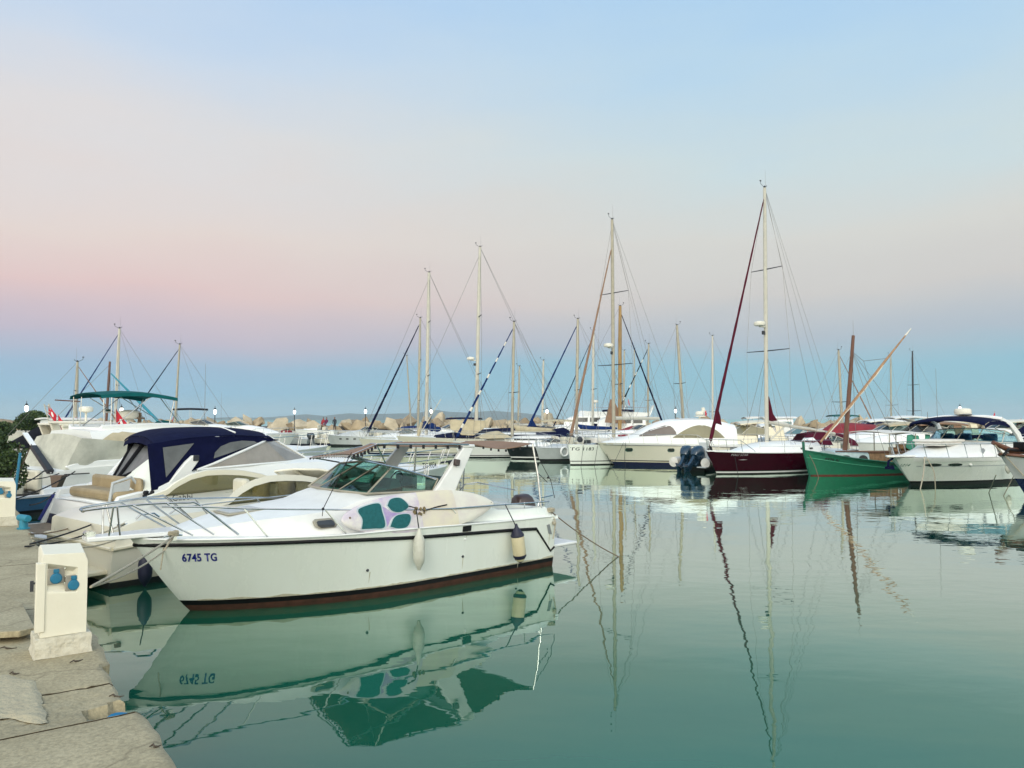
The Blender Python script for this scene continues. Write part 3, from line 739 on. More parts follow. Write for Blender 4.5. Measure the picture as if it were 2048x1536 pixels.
# the evening air over the bay
o = MB().box((0, 4300, 65), (18000, 9800, 136)).build('haze', 'hill', smooth=0)
m = bpy.data.materials.new('haze'); m.use_nodes = True; nt = m.node_tree; nt.nodes.remove(nt.nodes['Principled BSDF'])
pv = nt.nodes.new('ShaderNodeVolumePrincipled'); pv.inputs['Color'].default_value = (0.70, 0.88, 0.97, 1); pv.inputs['Density'].default_value = 0.00013; pv.inputs['Anisotropy'].default_value = 0.0
nt.links.new(pv.outputs['Volume'], nt.nodes['Material Output'].inputs['Volume'])
o.data.materials.clear(); o.data.materials.append(m); o['kind'] = 'stuff'; o['label'] = 'thin bluish evening haze over the bay'
# ================================================================== BOAT KIT
class Frame:
    """position on the water and heading of a boat; turns pixels on a plane of the boat into boat coordinates"""
    def __init__(s, ox, oy, deg):
        s.o = Vector((ox, oy, 0)); s.a = R(deg); s.f = Vector((math.cos(s.a), math.sin(s.a), 0)); s.l = Vector((-s.f.y, s.f.x, 0))
    def y(s, px, py, yl):
        d = at(px, py, 1) - Vector((0, 0, EYE))
        t = (yl + s.o.dot(s.l)) / d.dot(s.l)
        p = d * t - s.o
        return Vector((p.dot(s.f), yl, EYE + d.z * t))
    def x(s, px, py, xl):
        d = at(px, py, 1) - Vector((0, 0, EYE)); t = (xl + s.o.dot(s.f)) / d.dot(s.f); p = d * t - s.o
        return Vector((xl, p.dot(s.l), EYE + d.z * t))
    def w(s, p): return s.o + s.f * p[0] + s.l * p[1] + Vector((0, 0, p[2]))
    def thing(s, name, label, cat, group=None): return thing(name, label, cat, s.o, s.a, group)

def dense(rows, a=3, b=3):
    r1 = [smooth_path(r, b) for r in rows]
    cols = [smooth_path([r[k] for r in r1], a) for k in range(len(r1[0]))]
    return [[cols[k][i] for k in range(len(cols))] for i in range(len(cols[0]))]
class Hull:
    def __init__(s, L, hb, sheer, over=.7, draft=.35, rake=0.0, t0=.5, stern=.92, pa=2.4, pb=.75, wl=.88, wa=1.9, wb=.9, flare=.35):
        s.L, s.hb, s.over, s.draft, s.rake, s.t0, s.st, s.pa, s.pb, s.wl, s.wa, s.wb, s.fl = L, hb, over, draft, rake, t0, stern, pa, pb, wl, wa, wb, flare
        s.tab = sheer
        s.sx = smooth_path([(a, 0, b) for a, b in sheer], 5)
        s.stab = [(p.x, p.z) for p in s.sx]
    def sheer(s, t): return interp(s.stab, t)
    def _plan(s, t, a, b):
        if t < s.t0:
            k = t / s.t0; return lerp(s.st, 1, 1 - (1 - k) ** 2)
        k = (t - s.t0) / (1 - s.t0); return max(0, 1 - k ** a) ** b
    def half(s, t): return s.hb * s._plan(t, s.pa, s.pb)
    def halfw(s, t): return s.hb * s.wl * s._plan(t, s.wa, s.wb)
    def pt(s, t, z, side=1):
        zs = s.sheer(t)
        if z >= 0:
            h = min(1, z / zs); x0 = -s.rake * h; x1 = s.L + s.over * h ** .9
            y = lerp(s.halfw(t), s.half(t), h ** (.75 + s.fl * t * 2))
        else:
            d = min(1, -z / s.draft); x0 = 0; x1 = s.L - s.draft * .9 * d
            y = s.halfw(t) * math.sqrt(max(0, 1 - d * d))
        return Vector((x0 + (x1 - x0) * t, side * y, z))
    def t_at(s, x, z):
        t = x / s.L
        for _ in range(4):
            h = min(1, max(0, z) / s.sheer(min(1, max(0, t)))); x0 = -s.rake * h; x1 = s.L + s.over * h ** .9
            t = (x - x0) / (x1 - x0)
        return min(1, max(0, t))
    def y_at(s, x, z): return s.pt(s.t_at(x, z), z).y
    def zs_at(s, x): return s.sheer(s.t_at(x, s.tab[-1][1] * .97))
    def build(s, parent, bands, top, name='hull', n=30, open_=False):
        mats = [b[1] for b in bands] + [top]
        ts = [1 - (1 - u / n) ** 1.5 for u in range(n + 1)]
        zf = [(lambda t, k=k: -s.draft * k) for k in (1, .7, .35)]
        zf += [lambda t: 0.0]; band_i = [0] * 3
        for i, (zt, _) in enumerate(bands):
            zf.append(lambda t, z=zt: min(z, s.sheer(t) * .9)); band_i.append(i)
        z0 = bands[-1][0] if bands else 0
        for f in (.2, .4, .6, .8, 1.0):
            zf.append(lambda t, f=f: lerp(min(z0, s.sheer(t) * .9), s.sheer(t), f)); band_i.append(len(bands))
        b = MB()
        for side in (1, -1):
            b.grid([[s.pt(t, g(t), side) for t in ts] for g in zf], mifun=lambda i, k: band_i[i])
        b.grid([[s.pt(0, g(0), -1), s.pt(0, g(0), -.33) , s.pt(0, g(0), .33), s.pt(0, g(0), 1)] for g in zf], mifun=lambda i, k: band_i[i])
        return b.build(name, mats, parent, smooth=38)
    def deck(s, parent, m='gelcoat_deck', camber=.05, drop=.012, n=26, t1=1.0, t0=0.0, inset=0.0):
        rows = []
        for i in range(n + 1):
            t = lerp(t0, t1, i / n); p = s.pt(t, s.sheer(t)); h = max(0.001, p.y - inset)
            rows.append([(p.x, h * v, p.z - drop + camber * (1 - v * v) * min(1, h / s.hb * 1.3)) for v in (-1, -.75, -.4, 0, .4, .75, 1)])
        return MB().grid(rows).build('deck', m, parent, smooth=50)
    def line(s, zfun, t0=0., t1=1., n=30, off=0.0, side=1):
        out = []
        for i in range(n + 1):
            t = lerp(t0, t1, i / n); z = zfun(t) if callable(zfun) else zfun
            p = s.pt(t, z); out.append(Vector((p.x, side * (p.y + off), z)))
        return out
    def around(s, zfun, off=0.0, n=30, t0=0.0):
        a = s.line(zfun, t0, 1, n, off, 1); b = s.line(zfun, t0, 1, n, off, -1)
        a[-1].y = 0; a[-1].x += off
        return a + b[-2::-1]
    def band(s, parent, name, m, z1, z2, t0=0, t1=1, off=.004, side=1, n=24, both=True):
        b = MB()
        for sd in ((1, -1) if both else (side,)):
            r = [[], [], [], []]
            for i in range(n + 1):
                t = lerp(t0, t1, i / n); za = z1(t) if callable(z1) else z1; zb = z2(t) if callable(z2) else z2
                p = s.pt(t, za); q = s.pt(t, zb)
                r[0].append((p.x, sd * (p.y - .01), p.z)); r[1].append((p.x, sd * (p.y + off), p.z)); r[2].append((q.x, sd * (q.y + off), q.z)); r[3].append((q.x, sd * (q.y - .01), q.z))
            b.grid(r)
        return b.build(name, m, parent)
    def find(s, F, px, py, side=1):
        """point of the near hull side seen at a pixel"""
        y = s.hb
        for _ in range(14):
            q = F.y(px, py, side * y); y = lerp(y, s.y_at(q.x, q.z), .6)
        return q
    def patch(s, parent, name, m, outline, side=1, off=.006, inn=.01):
        """flat fitting that follows the hull side; outline in (x, z)"""
        a = [Vector((x, side * (s.y_at(x, z) + off), z)) for x, z in outline]; c = [Vector((x, side * (s.y_at(x, z) - inn), z)) for x, z in outline]
        n = len(a); return MB().add(a + c, [tuple(range(n))] + [(i, (i + 1) % n, n + (i + 1) % n, n + i) for i in range(n)]).build(name, m, parent, smooth=30)
def rrect(cx, cz, w, h, r=None, n=5, skew=0.0):
    r = min(w, h) * .45 if r is None else r; o = []
    for k, (sx_, sz_) in enumerate(((1, 1), (-1, 1), (-1, -1), (1, -1))):
        for i in range(n + 1):
            a = (k + i / n) * math.pi / 2
            z = cz + sz_ * (h / 2 - r) + r * math.sin(a); o.append((cx + sx_ * (w / 2 - r) + r * math.cos(a) + skew * (z - cz), z))
    return o

def trunk(parent, name, secs, m, sub=4, mirror=True, smooth=40):
    """lofted cabin top: secs = [(x, [(y, z) from the side foot to the centre])]"""
    k = len(secs[0][1]); xs = [s_[0] for s_ in secs]
    cols = [smooth_path([(s_[0], s_[1][j][0], s_[1][j][1]) for s_ in secs], sub) for j in range(k)]
    n = len(cols[0]); rows = []
    for i in range(n):
        half = [cols[j][i] for j in range(k)]
        rows.append([Vector((p.x, p.y, p.z)) for p in half] + [Vector((p.x, -p.y, p.z)) for p in half[-2 if abs(half[-1].y) < 1e-4 else -1::-1]])
    b = MB().grid(rows)
    for r in (rows[0], rows[-1]): b.add(r, [tuple(range(len(r)))])
    o = b.build(name, m, parent, smooth=smooth)
    def surf(x, z):
        best = None
        for i in range(n - 1):
            x0, x1 = cols[0][i].x, cols[0][i + 1].x
            if min(x0, x1) - 1e-6 <= x <= max(x0, x1) + 1e-6 and x1 != x0:
                f = (x - x0) / (x1 - x0); pr = [(lerp(cols[j][i].y, cols[j][i + 1].y, f), lerp(cols[j][i].z, cols[j][i + 1].z, f)) for j in range(k)]
                for (ya, za), (yb, zb) in zip(pr, pr[1:]):
                    if za <= z <= zb and zb > za: return lerp(ya, yb, (z - za) / (zb - za))
                return pr[0][0] if z < pr[0][1] else pr[-1][0]
        return 0.5
    return o, surf
def side_glass(parent, name, m, surf, xs, lo, hi, off=.006, sides=(1, -1), n=14):
    out = []; K = 7
    for sd in sides:
        rows = [[] for _ in range(K + 2)]
        for i in range(n + 1):
            x = lerp(xs[0], xs[1], i / n); a = lo(x) if callable(lo) else interp(lo, x); c = hi(x) if callable(hi) else interp(hi, x)
            rows[0].append((x, sd * (surf(x, a) - .01), a)); rows[-1].append((x, sd * (surf(x, c) - .01), c))
            for k in range(K):
                z = lerp(a, c, k / (K - 1)); rows[k + 1].append((x, sd * (surf(x, z) + off), z))
        out.append(MB().grid(rows).build(name, m, parent, smooth=40))
    return out
def windscreen(parent, base, top, glass, frame, r=.018, posts=None, mirror=True, nm='windscreen'):
    """base/top: points of one side from aft to the centreline; mirrored to the other side"""
    if mirror:
        base = [Vector(p) for p in base]; top = [Vector(p) for p in top]
        mr = lambda q: [Vector((p.x, -p.y, p.z)) for p in (q[-2::-1] if abs(q[-1].y) < 1e-5 else q[::-1])]
        base = base + mr(base); top = top + mr(top)
    n = len(base)
    g = MB(); g.sheet([base, top], .006)
    go = g.build(nm, glass, parent, smooth=0)
    f = MB(); f.tube(base, r, 6); f.tube(top, r, 6)
    for i in (range(n) if posts is None else posts): f.tube([base[i], top[i]], r * .9, 6)
    f.build('frame', frame, go); return go
def rail(parent, top, feet, r=.014, m='steel', name='rail', mids=None):
    b = MB().tube(top, r, 6)
    if mids: b.tube(mids, r * .7, 5)
    for a, c in feet: b.tube([a, c], r * .85, 5)
    return b.build(name, m, parent)
def bow_rail(parent, hull, t0, t1, h, inset=.09, n=7, r=.014, m='steel', mid=False, zoff=0.0):
    top = []; feet = []; midp = []
    for side in (1, -1):
        seq = []
        for i in range(n + 1):
            t = lerp(t0, t1, i / n); p = hull.pt(t, hull.sheer(t)); y = max(.04, p.y - inset)
            hh = h * min(1, (i + .25) / 1.2) if i == 0 else h
            f_ = Vector((p.x, side * y, p.z + zoff)); q = Vector((p.x + .10 * h / .5, side * y, p.z + hh + zoff))
            seq.append(q); feet.append((f_, q)); midp.append((f_ + q) / 2) if mid else None
        top += seq if side == 1 else seq[::-1]
    b = MB().tube(top[:n + 1] + top[n + 1:], r, 6)
    for a, c in feet: b.tube([a, c], r * .85, 5)
    return b.build('bow_rail', m, parent)
def cover(parent, name, m, rows, th=.012, legs=None, legr=.013, legm='steel', m2=None):
    rs = [smooth_path(r, 3) for r in rows]
    o = MB().sheet(rs, th).build(name, m if m2 is None else [m, m2], parent, smooth=50)
    if legs:
        b = MB()
        for l in legs: b.tube(l, legr, 6)
        b.build('bimini_frame', legm, parent)
    return o
def bimini(parent, x0, x1, hw, z, camber, m, foot_z, foot_x=None, n=7, name='bimini', droop=.06, legm='steel'):
    rows = []
    for i in range(n + 1):
        u = i / n; x = lerp(x0, x1, u); zz = z + .06 * math.sin(u * math.pi)
        rows.append([(x, hw * v, zz + camber * (1 - v * v) - (droop if abs(v) == 1 else 0)) for v in (-1, -.97, -.6, 0, .6, .97, 1)])
    fx = (x0 + x1) / 2 if foot_x is None else foot_x
    legs = []
    for sd in (-1, 1):
        for x in (x0 + .05, (x0 + x1) / 2, x1 - .05): legs.append([(fx, sd * hw * .98, foot_z), (x, sd * hw * .96, z)])
    b = MB().sheet(rows, .012); o = b.build(name, m, parent, smooth=45)
    f = MB()
    for l in legs: f.tube(l, .014, 6)
    f.split('bimini_frame', legm, parent); return o
def radar(parent, c, r=.3, name='radar_dome', post=None):
    b = MB().lathe([(r * .55, 0), (r * .95, .02), (r, .3 * r), (r, .5 * r), (r * .93, .75 * r), (r * .6, .88 * r), (.01, .92 * r)], c, 18)
    if post: b.tube([Vector(c) - Vector((0, 0, post)), c], .05, 8); b.lathe([(r * .4, -.03), (r * .5, .01)], c, 10)
    return b.build(name, 'radar_white', parent)
def whip(parent, a, h, r=.008, m='wire', lean=(0, 0)):
    a = Vector(a); return MB().tube([a, a + Vector((lean[0] * .5, lean[1] * .5, h * .5)), a + Vector((lean[0], lean[1], h))], [r, r * .8, r * .5], 5).build('antenna', m, parent)
def flag(parent, foot, h, w=.42, d=(-1, 0), droop=.8, m='flag_red', disc=True, lean=(-.12, 0)):
    foot = Vector(foot); top = foot + Vector((lean[0], lean[1], h))
    f = MB().tube([foot, top], .012, 6).build('flag_pole', 'steel', parent)
    rows = []
    for i in range(9):
        u = i / 8; row = []
        for k in range(6):
            v = k / 5
            p = top + (foot - top).normalized() * (.03 + v * w * .66)
            row.append(p + Vector((d[0] * u * w * (1 - droop * .5), d[1] * u * w * (1 - droop * .5) + .05 * math.sin(u * 6 + v), -u * w * droop + .02 * math.sin(u * 7))))
        rows.append(row)
    fl = MB().sheet(rows, .004).build('flag', m, parent, smooth=60)
    if disc:
        c = Vector(rows[4][2]) + (Vector(rows[4][3]) - Vector(rows[4][2])) * .5; a = (Vector(rows[5][2]) - Vector(rows[3][2])).normalized(); e = (Vector(rows[4][4]) - Vector(rows[4][1])).normalized(); nn = a.cross(e).normalized()
        b = MB()
        for s_ in (.012, -.016): b.add([c + nn * s_ + (a * math.cos(q * math.pi / 6) + e * math.sin(q * math.pi / 6)) * w * .16 for q in range(12)], [tuple(range(12))])
        b.build('flag_disc', 'flag_white', fl)
    return fl
def outboard(parent, c, rz=0., tilt=0., k=1.0, m='motor_black', leg='motor_grey'):
    """cowl, leg and propeller; c is the top of the transom, +x points aft"""
    t = bpy.data.objects.new('outboard_motor', None); COL.objects.link(t); t.parent = parent; t.location = c; t.rotation_euler = (0, -tilt, rz); t.scale = (k, k, k)
    outl = []
    rows = []
    for z, x0, x1, w in ((-.02, .02, .40, .15), (.08, -.02, .46, .19), (.22, -.05, .50, .21), (.38, -.05, .48, .205), (.50, -.02, .42, .18), (.57, .03, .34, .12), (.585, .08, .28, .05)):
        row = []
        for q in range(17):
            a = q / 16 * 2 * math.pi; ca, sa = math.cos(a), math.sin(a)
            e_ = lambda v: math.copysign(abs(v) ** .55, v)
            row.append(((x0 + x1) / 2 + (x1 - x0) / 2 * e_(ca), w * e_(sa), z))
        rows.append(row)
    b = MB().grid(rows); b.add(rows[0][:-1], [tuple(range(16))]); b.add(rows[-1][:-1], [tuple(range(16))])
    b.build('cowl', m, t, smooth=45)
    b = MB()
    b.prism([(.08, -.06, -.02), (.34, -.06, -.02), (.30, -.06, -.35), (.32, -.06, -.62), (.44, -.06, -.66), (.44, -.06, -.74), (.08, -.06, -.74), (.10, -.06, -.35)], (0, .12, 0))
    b.tube([(.05, 0, -.80), (.15, 0, -.80), (.40, 0, -.80), (.48, 0, -.80)], [.02, .06, .06, .03], 10)
    b.prism([(.12, -.015, -.85), (.3, -.015, -.85), (.24, -.015, -1.02), (.16, -.015, -1.0)], (0, .03, 0))
    b.box((.02, 0, -.12), (.1, .26, .3)); b.build('leg', leg, t, bevel=.012)
    b = MB()
    for q in range(3):
        a = q * 2.094; d = Vector((0, math.cos(a), math.sin(a))); e = Vector((1, 0, 0)).cross(d)
        p = Vector((.46, 0, -.80)); b.add([p + d * .03 - e * .02, p + d * .14 - e * .06, p + d * .16 + e * .03 + Vector((.04, 0, 0)), p + d * .03 + e * .03], [(0, 1, 2, 3)])
    b.build('propeller', 'dark_metal', t)
    return t
def lettering(parent, text, size, mapper, m, name='lettering', bold=.012, space=1.0):
    cu = bpy.data.curves.new(name, 'FONT'); cu.body = text; cu.size = size; cu.offset = bold * size; cu.space_character = space; cu.resolution_u = 3
    to = bpy.data.objects.new(name, cu); COL.objects.link(to)
    bpy.context.view_layer.update()
    me = bpy.data.meshes.new_from_object(to.evaluated_get(bpy.context.evaluated_depsgraph_get()))
    bpy.data.objects.remove(to)
    for v in me.vertices: v.co = mapper(v.co.x, v.co.y)
    me.materials.clear(); me.materials.append(MATS[m])
    o = bpy.data.objects.new(name, me); COL.objects.link(o); o.parent = parent; return o
def fender(label, top, L=.55, r=.1, m='fender_white', ends=None, line=None, group='fenders hanging over the sides', tilt=(0, 0), linem='rope_dark'):
    t = thing('fender', label, 'fender', top, 0, group); ax = Vector((tilt[0], tilt[1], -1)).normalized(); q = Vector((0, 0, -1)).rotation_difference(ax).to_matrix()
    prof = [(.018, -.04), (.03, .0), (r * .55, .05), (r * .9, .11), (r, .18), (r, L - .16), (r * .9, L - .09), (r * .55, L - .03), (.03, L), (.02, L + .03)]
    b = MB(); b.lathe([(a, -z) for a, z in prof[(0 if not ends else 2):(None if not ends else -2)]], (0, 0, 0), 16, rot=q); b.build('body', m, t)
    if ends:
        b = MB(); b.lathe([(.02, .05), (.03, .0), (r * .6, -.05), (r * 1.02, -.12), (r * 1.01, -.15)], (0, 0, 0), 16, rot=q); b.lathe([(r * 1.01, -L + .13), (r * 1.0, -L + .10), (r * .5, -L + .03), (.02, -L)], (0, 0, 0), 16, rot=q); b.split('end_cap', ends, t)
    if line:
        b = MB(); b.tube([Vector(p) - t.location for p in line] + [(0, 0, 0)], .009, 5); b.build('lanyard', linem, t)
    return t
def rope(label, pts, r=.012, m='rope_dark', s=0.0, name='mooring_rope', group='mooring ropes'):
    p = sag(pts[0], pts[1], s) if len(pts) == 2 else smooth_path(pts, 5)
    o = MB().tube(p, r, 6).build(name, m); return tag(o, label, 'rope', group)

def rig(t, x, z0, zt, bow, stern, beam, rake=.0, r=.075, m='aluminium_white', spread=((.42, .75), (.72, .55)), jib=None, jr=.055, boom=None, backstays=2, radar_z=None, vane=True, cover_m=None, wire_r=.0075, jib_top=.97, clew=None, lean=0.0, headstay=True, taper=.75):
    """mast with its spreaders, stays, furled headsail and boom; bow/stern are points where the stays end"""
    bow = Vector(bow); stern = Vector(stern)
    P = lambda h: Vector((x - rake * h, lean * h, lerp(z0, zt, h)))
    mo = MB().tube([P(0), P(.5), P(.8), P(1)], [r, r, r * .95, r * taper], 8).build('mast', m, t)
    for h, w_ in spread:
        p = P(h); b = MB()
        for sd in (1, -1): b.tube([p, p + Vector((-.10 * w_, sd * w_, .03))], [r * .32, r * .2], 5)
        b.build('spreader', 'dark_metal', mo)
    b = MB(); e = P(1)
    for sd in (1, -1):
        pts = [P(.985)] + [P(h) + Vector((-.1 * w_, sd * w_, .03)) for h, w_ in sorted(spread, reverse=True)] + [Vector((x - .15, sd * beam, z0 - .1))]
        b.tube(pts, wire_r, 4)
        if spread: b.tube([P(sorted(spread)[0][0] * .98), Vector((x + .35, sd * beam * .93, z0 - .1))], wire_r, 4); b.tube([P(sorted(spread)[0][0] * .98), Vector((x - .6, sd * beam * .93, z0 - .1))], wire_r, 4)
    for k in range(backstays): b.tube([e, stern + Vector((0, (k - (backstays - 1) / 2) * beam * 1.2, 0))], wire_r, 4)
    if headstay and not jib: b.tube([P(jib_top), bow], wire_r, 4)
    b.build('stays', 'wire', t)
    if jib:
        a = P(jib_top); d = bow - a
        hs = MB(); n = 26; pts = []; rr_ = []
        for i in range(n + 1):
            u = lerp(.03, .965, i / n); pts.append(a + d * u); rr_.append(jr * (.35 + .75 * u) * (1 + .12 * math.sin(i * 2.3)))
        hs.tube(pts, rr_, 7)
        if isinstance(jib, (list, tuple)):
            hs.m = [(0 if (k // 7) % 4 != 3 else 1) if k < n * 7 else 0 for k in range(len(hs.m))]
        hs.tube([a, a + d * .03], wire_r * 1.5, 4); hs.tube([a + d * .965, bow], wire_r * 2, 4)
        jo = hs.build('furled_sail', list(jib) if isinstance(jib, (list, tuple)) else jib, t)
        if clew:
            u0, u1, out = clew; p0, p1 = a + d * u0, a + d * u1; q = Vector((-out, 0, -.05)) + p0.lerp(p1, .72)
            MB().sheet([[p0, p0.lerp(q, .5) + Vector((0, .06, -.05)), q], [p0.lerp(p1, .5), p0.lerp(p1, .6).lerp(q, .5), q - Vector((.02, 0, .05))], [p1, p1.lerp(q, .5) + Vector((0, -.05, .06)), q - Vector((.04, 0, .12))]], .01).build('clew', jib[0] if isinstance(jib, (list, tuple)) else jib, t)
    if boom:
        L_, zb, rise, bm_, br = boom
        a = Vector((x - rake * .1 - r, 0, zb)); c = a + Vector((-L_, 0, rise))
        MB().tube([a, c], [br, br], 8).build('boom', bm_, t)
        if cover_m:
            MB().tube([a + Vector((0, 0, .38)), a + Vector((-.25, 0, .24)), a.lerp(c, .3) + Vector((0, 0, .15)), a.lerp(c, .65) + Vector((0, 0, .10)), c + Vector((.05, 0, .05))], [.07, .19, .17, .14, .08], 9).build('sail_cover', cover_m, t)
        MB().tube([c, e], wire_r * .8, 4).build('topping_lift', 'wire', t)
    if vane:
        b = MB(); b.tube([e, e + Vector((.28, 0, .16)), e + Vector((.30, .0, .26))], .012, 4); b.box(e + Vector((.30, 0, .30)), (.10, .02, .06)); b.tube([e, e + Vector((-.15, 0, .10)), e + Vector((-.15, .0, .16))], .014, 4); b.lathe([(.05, 0), (.06, .05), (.02, .09)], e + Vector((0, 0, .02)), 8)
        b.build('wind_vane', 'dark_metal', mo); whip(mo, e + Vector((-.06, 0, 0)), .9, .007)
    if radar_z:
        p = Vector((x, 0, radar_z)); 
        b = MB(); b.lathe([(.12, 0), (.26, .03), (.28, .12), (.25, .2), (.1, .25)], p + Vector((.40, 0, 0)), 14); b.box(p + Vector((.2, 0, -.02)), (.35, .12, .05)); b.build('radar_dome', 'radar_white', mo)
        MB().box(p + Vector((.12, 0, -.3)), (.16, .1, .18)).build('deck_light', 'dark_metal', mo, bevel=.02)
    return mo
# ================================================================== NEAR BOATS
# ---- white cabin cruiser in the foreground
FA = Frame(-.0164, 14.0316, -137.4696)
t = FA.thing('cabin_cruiser', 'white cabin cruiser with a black rubbing strip and registration 6745 TG, nearest the camera', 'motorboat')
TA = t
HA = Hull(5.69, 1.24, [(0, .86), (.06, .875), (.2, .89), (.48, .95), (.65, .965), (.8, 1.0), (.93, 1.02), (1, 1.03)], over=.76, draft=.3, rake=-.03, t0=.5, stern=.93, pa=2.35, pb=.72, wl=.90, wa=1.75, wb=.85, flare=.45)
HA.build(t, [(.085, 'antifoul_brown'), (.155, 'black_paint')], 'gelcoat', n=40)
HA.deck(t, 'gelcoat_deck', .03, .02)
ztab = [(0.0, .66), (.48, .68), (1.1, .72), (2.93, .80), (4.46, .90), (5.36, .93), (6.0, .94), (6.6, .92)]
stripz = lambda T: interp(ztab, HA.pt(T, .85).x)
b = MB()
pts = HA.around(stripz, .004, 36, .075)
b.tube(pts, .026, 8)
for sd in (1, -1):
    c0 = Vector(pts[0] if sd == 1 else pts[-1]); q = HA.pt(HA.t_at(.10, .27), .27, sd); q2 = HA.pt(HA.t_at(-.02, .33), .33, sd)
    q.y += sd * .006; q2.y += sd * .006
    b.tube([c0, q, q2], .018, 6)
b.build('rubbing_strip', 'rubber_black', t)
# white moulding lip under the gunwale
b = MB(); b.tube(HA.around(lambda T: HA.sheer(T) - .012, .002, 36, 0.02), .014, 6); b.build('gunwale_lip', 'gelcoat_clean', t)
HA.band(t, 'waterline_scum', 'streak', .152, lambda T: .172 + .030 * noise.noise(Vector((T * 23, 1, 0))) + .015 * noise.noise(Vector((T * 70, 5, 0))), .0, .97, .003, 1, 90)
for px, py, h_, w_ in ((740, 1144, .16, .012), (926, 1115, .18, .014), (1036, 1121, .12, .012), (1099, 1066, .2, .016), (934, 1062, .10, .02)):
    q = HA.find(FA, px, py); HA.patch(t, 'drip_streak', 'streak', [(q.x - w_ * .5, q.z), (q.x - w_ * .35, q.z - h_ * .6), (q.x, q.z - h_), (q.x + w_ * .3, q.z - h_ * .5), (q.x + w_ * .5, q.z)], 1, .003)
# foredeck trunk, windscreen plinth
trunk(t, 'cabin', [(6.02, [(.10, .98), (.09, 1.05), (.05, 1.06), (0, 1.06)]), (5.75, [(.36, .98), (.33, 1.09), (.2, 1.12), (0, 1.13)]), (5.2, [(.72, .97), (.62, 1.17), (.40, 1.215), (0, 1.23)]), (4.5, [(.98, .95), (.82, 1.22), (.55, 1.275), (0, 1.30)]), (4.0, [(1.06, .93), (.90, 1.27), (.62, 1.325), (0, 1.35)]), (3.66, [(1.09, .92), (.92, 1.37), (.70, 1.425), (0, 1.45)]), (3.3, [(1.11, .91), (.94, 1.39), (.8, 1.42), (0, 1.43)]), (2.5, [(1.13, .90), (.97, 1.37), (.9, 1.40), (0, 1.40)]), (2.05, [(1.14, .9), (1.0, 1.33), (.93, 1.36), (0, 1.36)])], 'gelcoat_deck')
# cockpit coaming (two walls, lower towards the stern)
for sd in (1, -1):
    prof_ = [(2.2, 1.34), (1.75, 1.25), (1.35, 1.10), (1.15, 1.03), (.6, 1.015), (.2, 1.02), (.05, .93), (-.03, .84)]
    rows = []
    for x, z in prof_:
        yo = interp([(.0, 1.13), (.6, 1.12), (1.3, .99), (2.3, .98)], x); z0 = HA.zs_at(x) - .05
        rows.append([(x, sd * (yo + .03), z0), (x, sd * (yo + .01), z0 + .05), (x, sd * (yo - .04), z - .03), (x, sd * (yo - .07), z), (x, sd * (yo - .20), z), (x, sd * (yo - .23), z - .03), (x, sd * (yo - .23), z0)])
    MB().grid(rows).add(rows[-1], [tuple(range(7))]).build('coaming', 'gelcoat', t, smooth=35)
MB().box((.02, 0, .86), (.16, 2.0, .22)).build('transom_bench', 'gelcoat', t, bevel=.03)
# interior seen through the glass
b = MB()
for y in (.42, -.42): b.box((2.0, y, 1.42), (.12, .5, .34)); b.box((2.2, y, 1.3), (.45, .5, .12))
b.build('seat', 'seat_dark', t, bevel=.04)
b = MB(); b.box((3.05, -.1, 1.44), (.5, 1.5, .09)); b.prism([(2.85, .15, 1.45), (3.1, .15, 1.45), (3.0, .15, 1.62), (2.9, .15, 1.60)], (0, .55, 0)); b.build('dashboard', 'seat_dark', t, bevel=.02)
b = MB(); rot = Matrix.Rotation(R(65), 3, 'Y'); b.tube([Vector((2.78, .42, 1.56)) + rot @ Vector((.15 * math.cos(a * math.pi / 8), .15 * math.sin(a * math.pi / 8), 0)) for a in range(16)], .012, 6, closed=True); b.tube([(2.80, .27, 1.56), (2.80, .57, 1.56)], .009, 5); b.tube([(2.79, .42, 1.56), (2.95, .42, 1.52)], .02, 6); b.build('steering_wheel', 'rubber_black', t)
# windscreen
windscreen(t, [(2.42, .87, 1.41), (3.56, .86, 1.44), (3.70, .30, 1.455)], [(2.31, .86, 1.58), (3.07, .74, 1.785), (2.93, .28, 1.83)], 'glass_green', 'aluminium', .017, nm='windscreen')
MB().tube([FA.y(702, 916, .8), FA.y(800, 937, .85), FA.y(872, 958, .88)], .016, 6).build('grab_rail', 'steel', t)
MB().tube([FA.y(772, 996, 1.0), FA.y(815, 993, 1.0), FA.y(905, 985, 1.0)], .013, 6).build('side_grab_rail', 'steel', t)
# side window, hatch, vents
o = [FA.y(x, y, .955) for x, y in ((628, 1044), (634, 1039), (664, 1036), (671, 1040), (672, 1049), (667, 1054), (636, 1057), (629, 1053))]
c = sum(o, Vector()) / len(o)
wf = MB().prism([p + Vector((0, .035 - (p.z - 1.07) * .62, 0)) for p in o], (0, -.05, 0)).build('side_window', 'aluminium', t, bevel=.004)
MB().prism([c + (p - c) * .78 + Vector((0, .042 - (p.z - 1.07) * .62, 0)) for p in o], (0, -.03, 0)).build('pane', 'glass_dark', wf)
ho = [FA.y(x, y, .22) for x, y in ((410, 1044), (484, 1023), (497, 1027), (440, 1047))]
b = MB(); rot = Matrix.Rotation(R(3), 3, 'Y'); b.box((5.05, .0, 1.245), (.52, .52, .03), 0, rot); h_ = b.build('deck_hatch', 'aluminium', t, bevel=.01); b = MB(); b.box((5.05, 0, 1.264), (.45, .45, .012), 0, rot); b.build('pane', 'gelcoat_grey', h_)
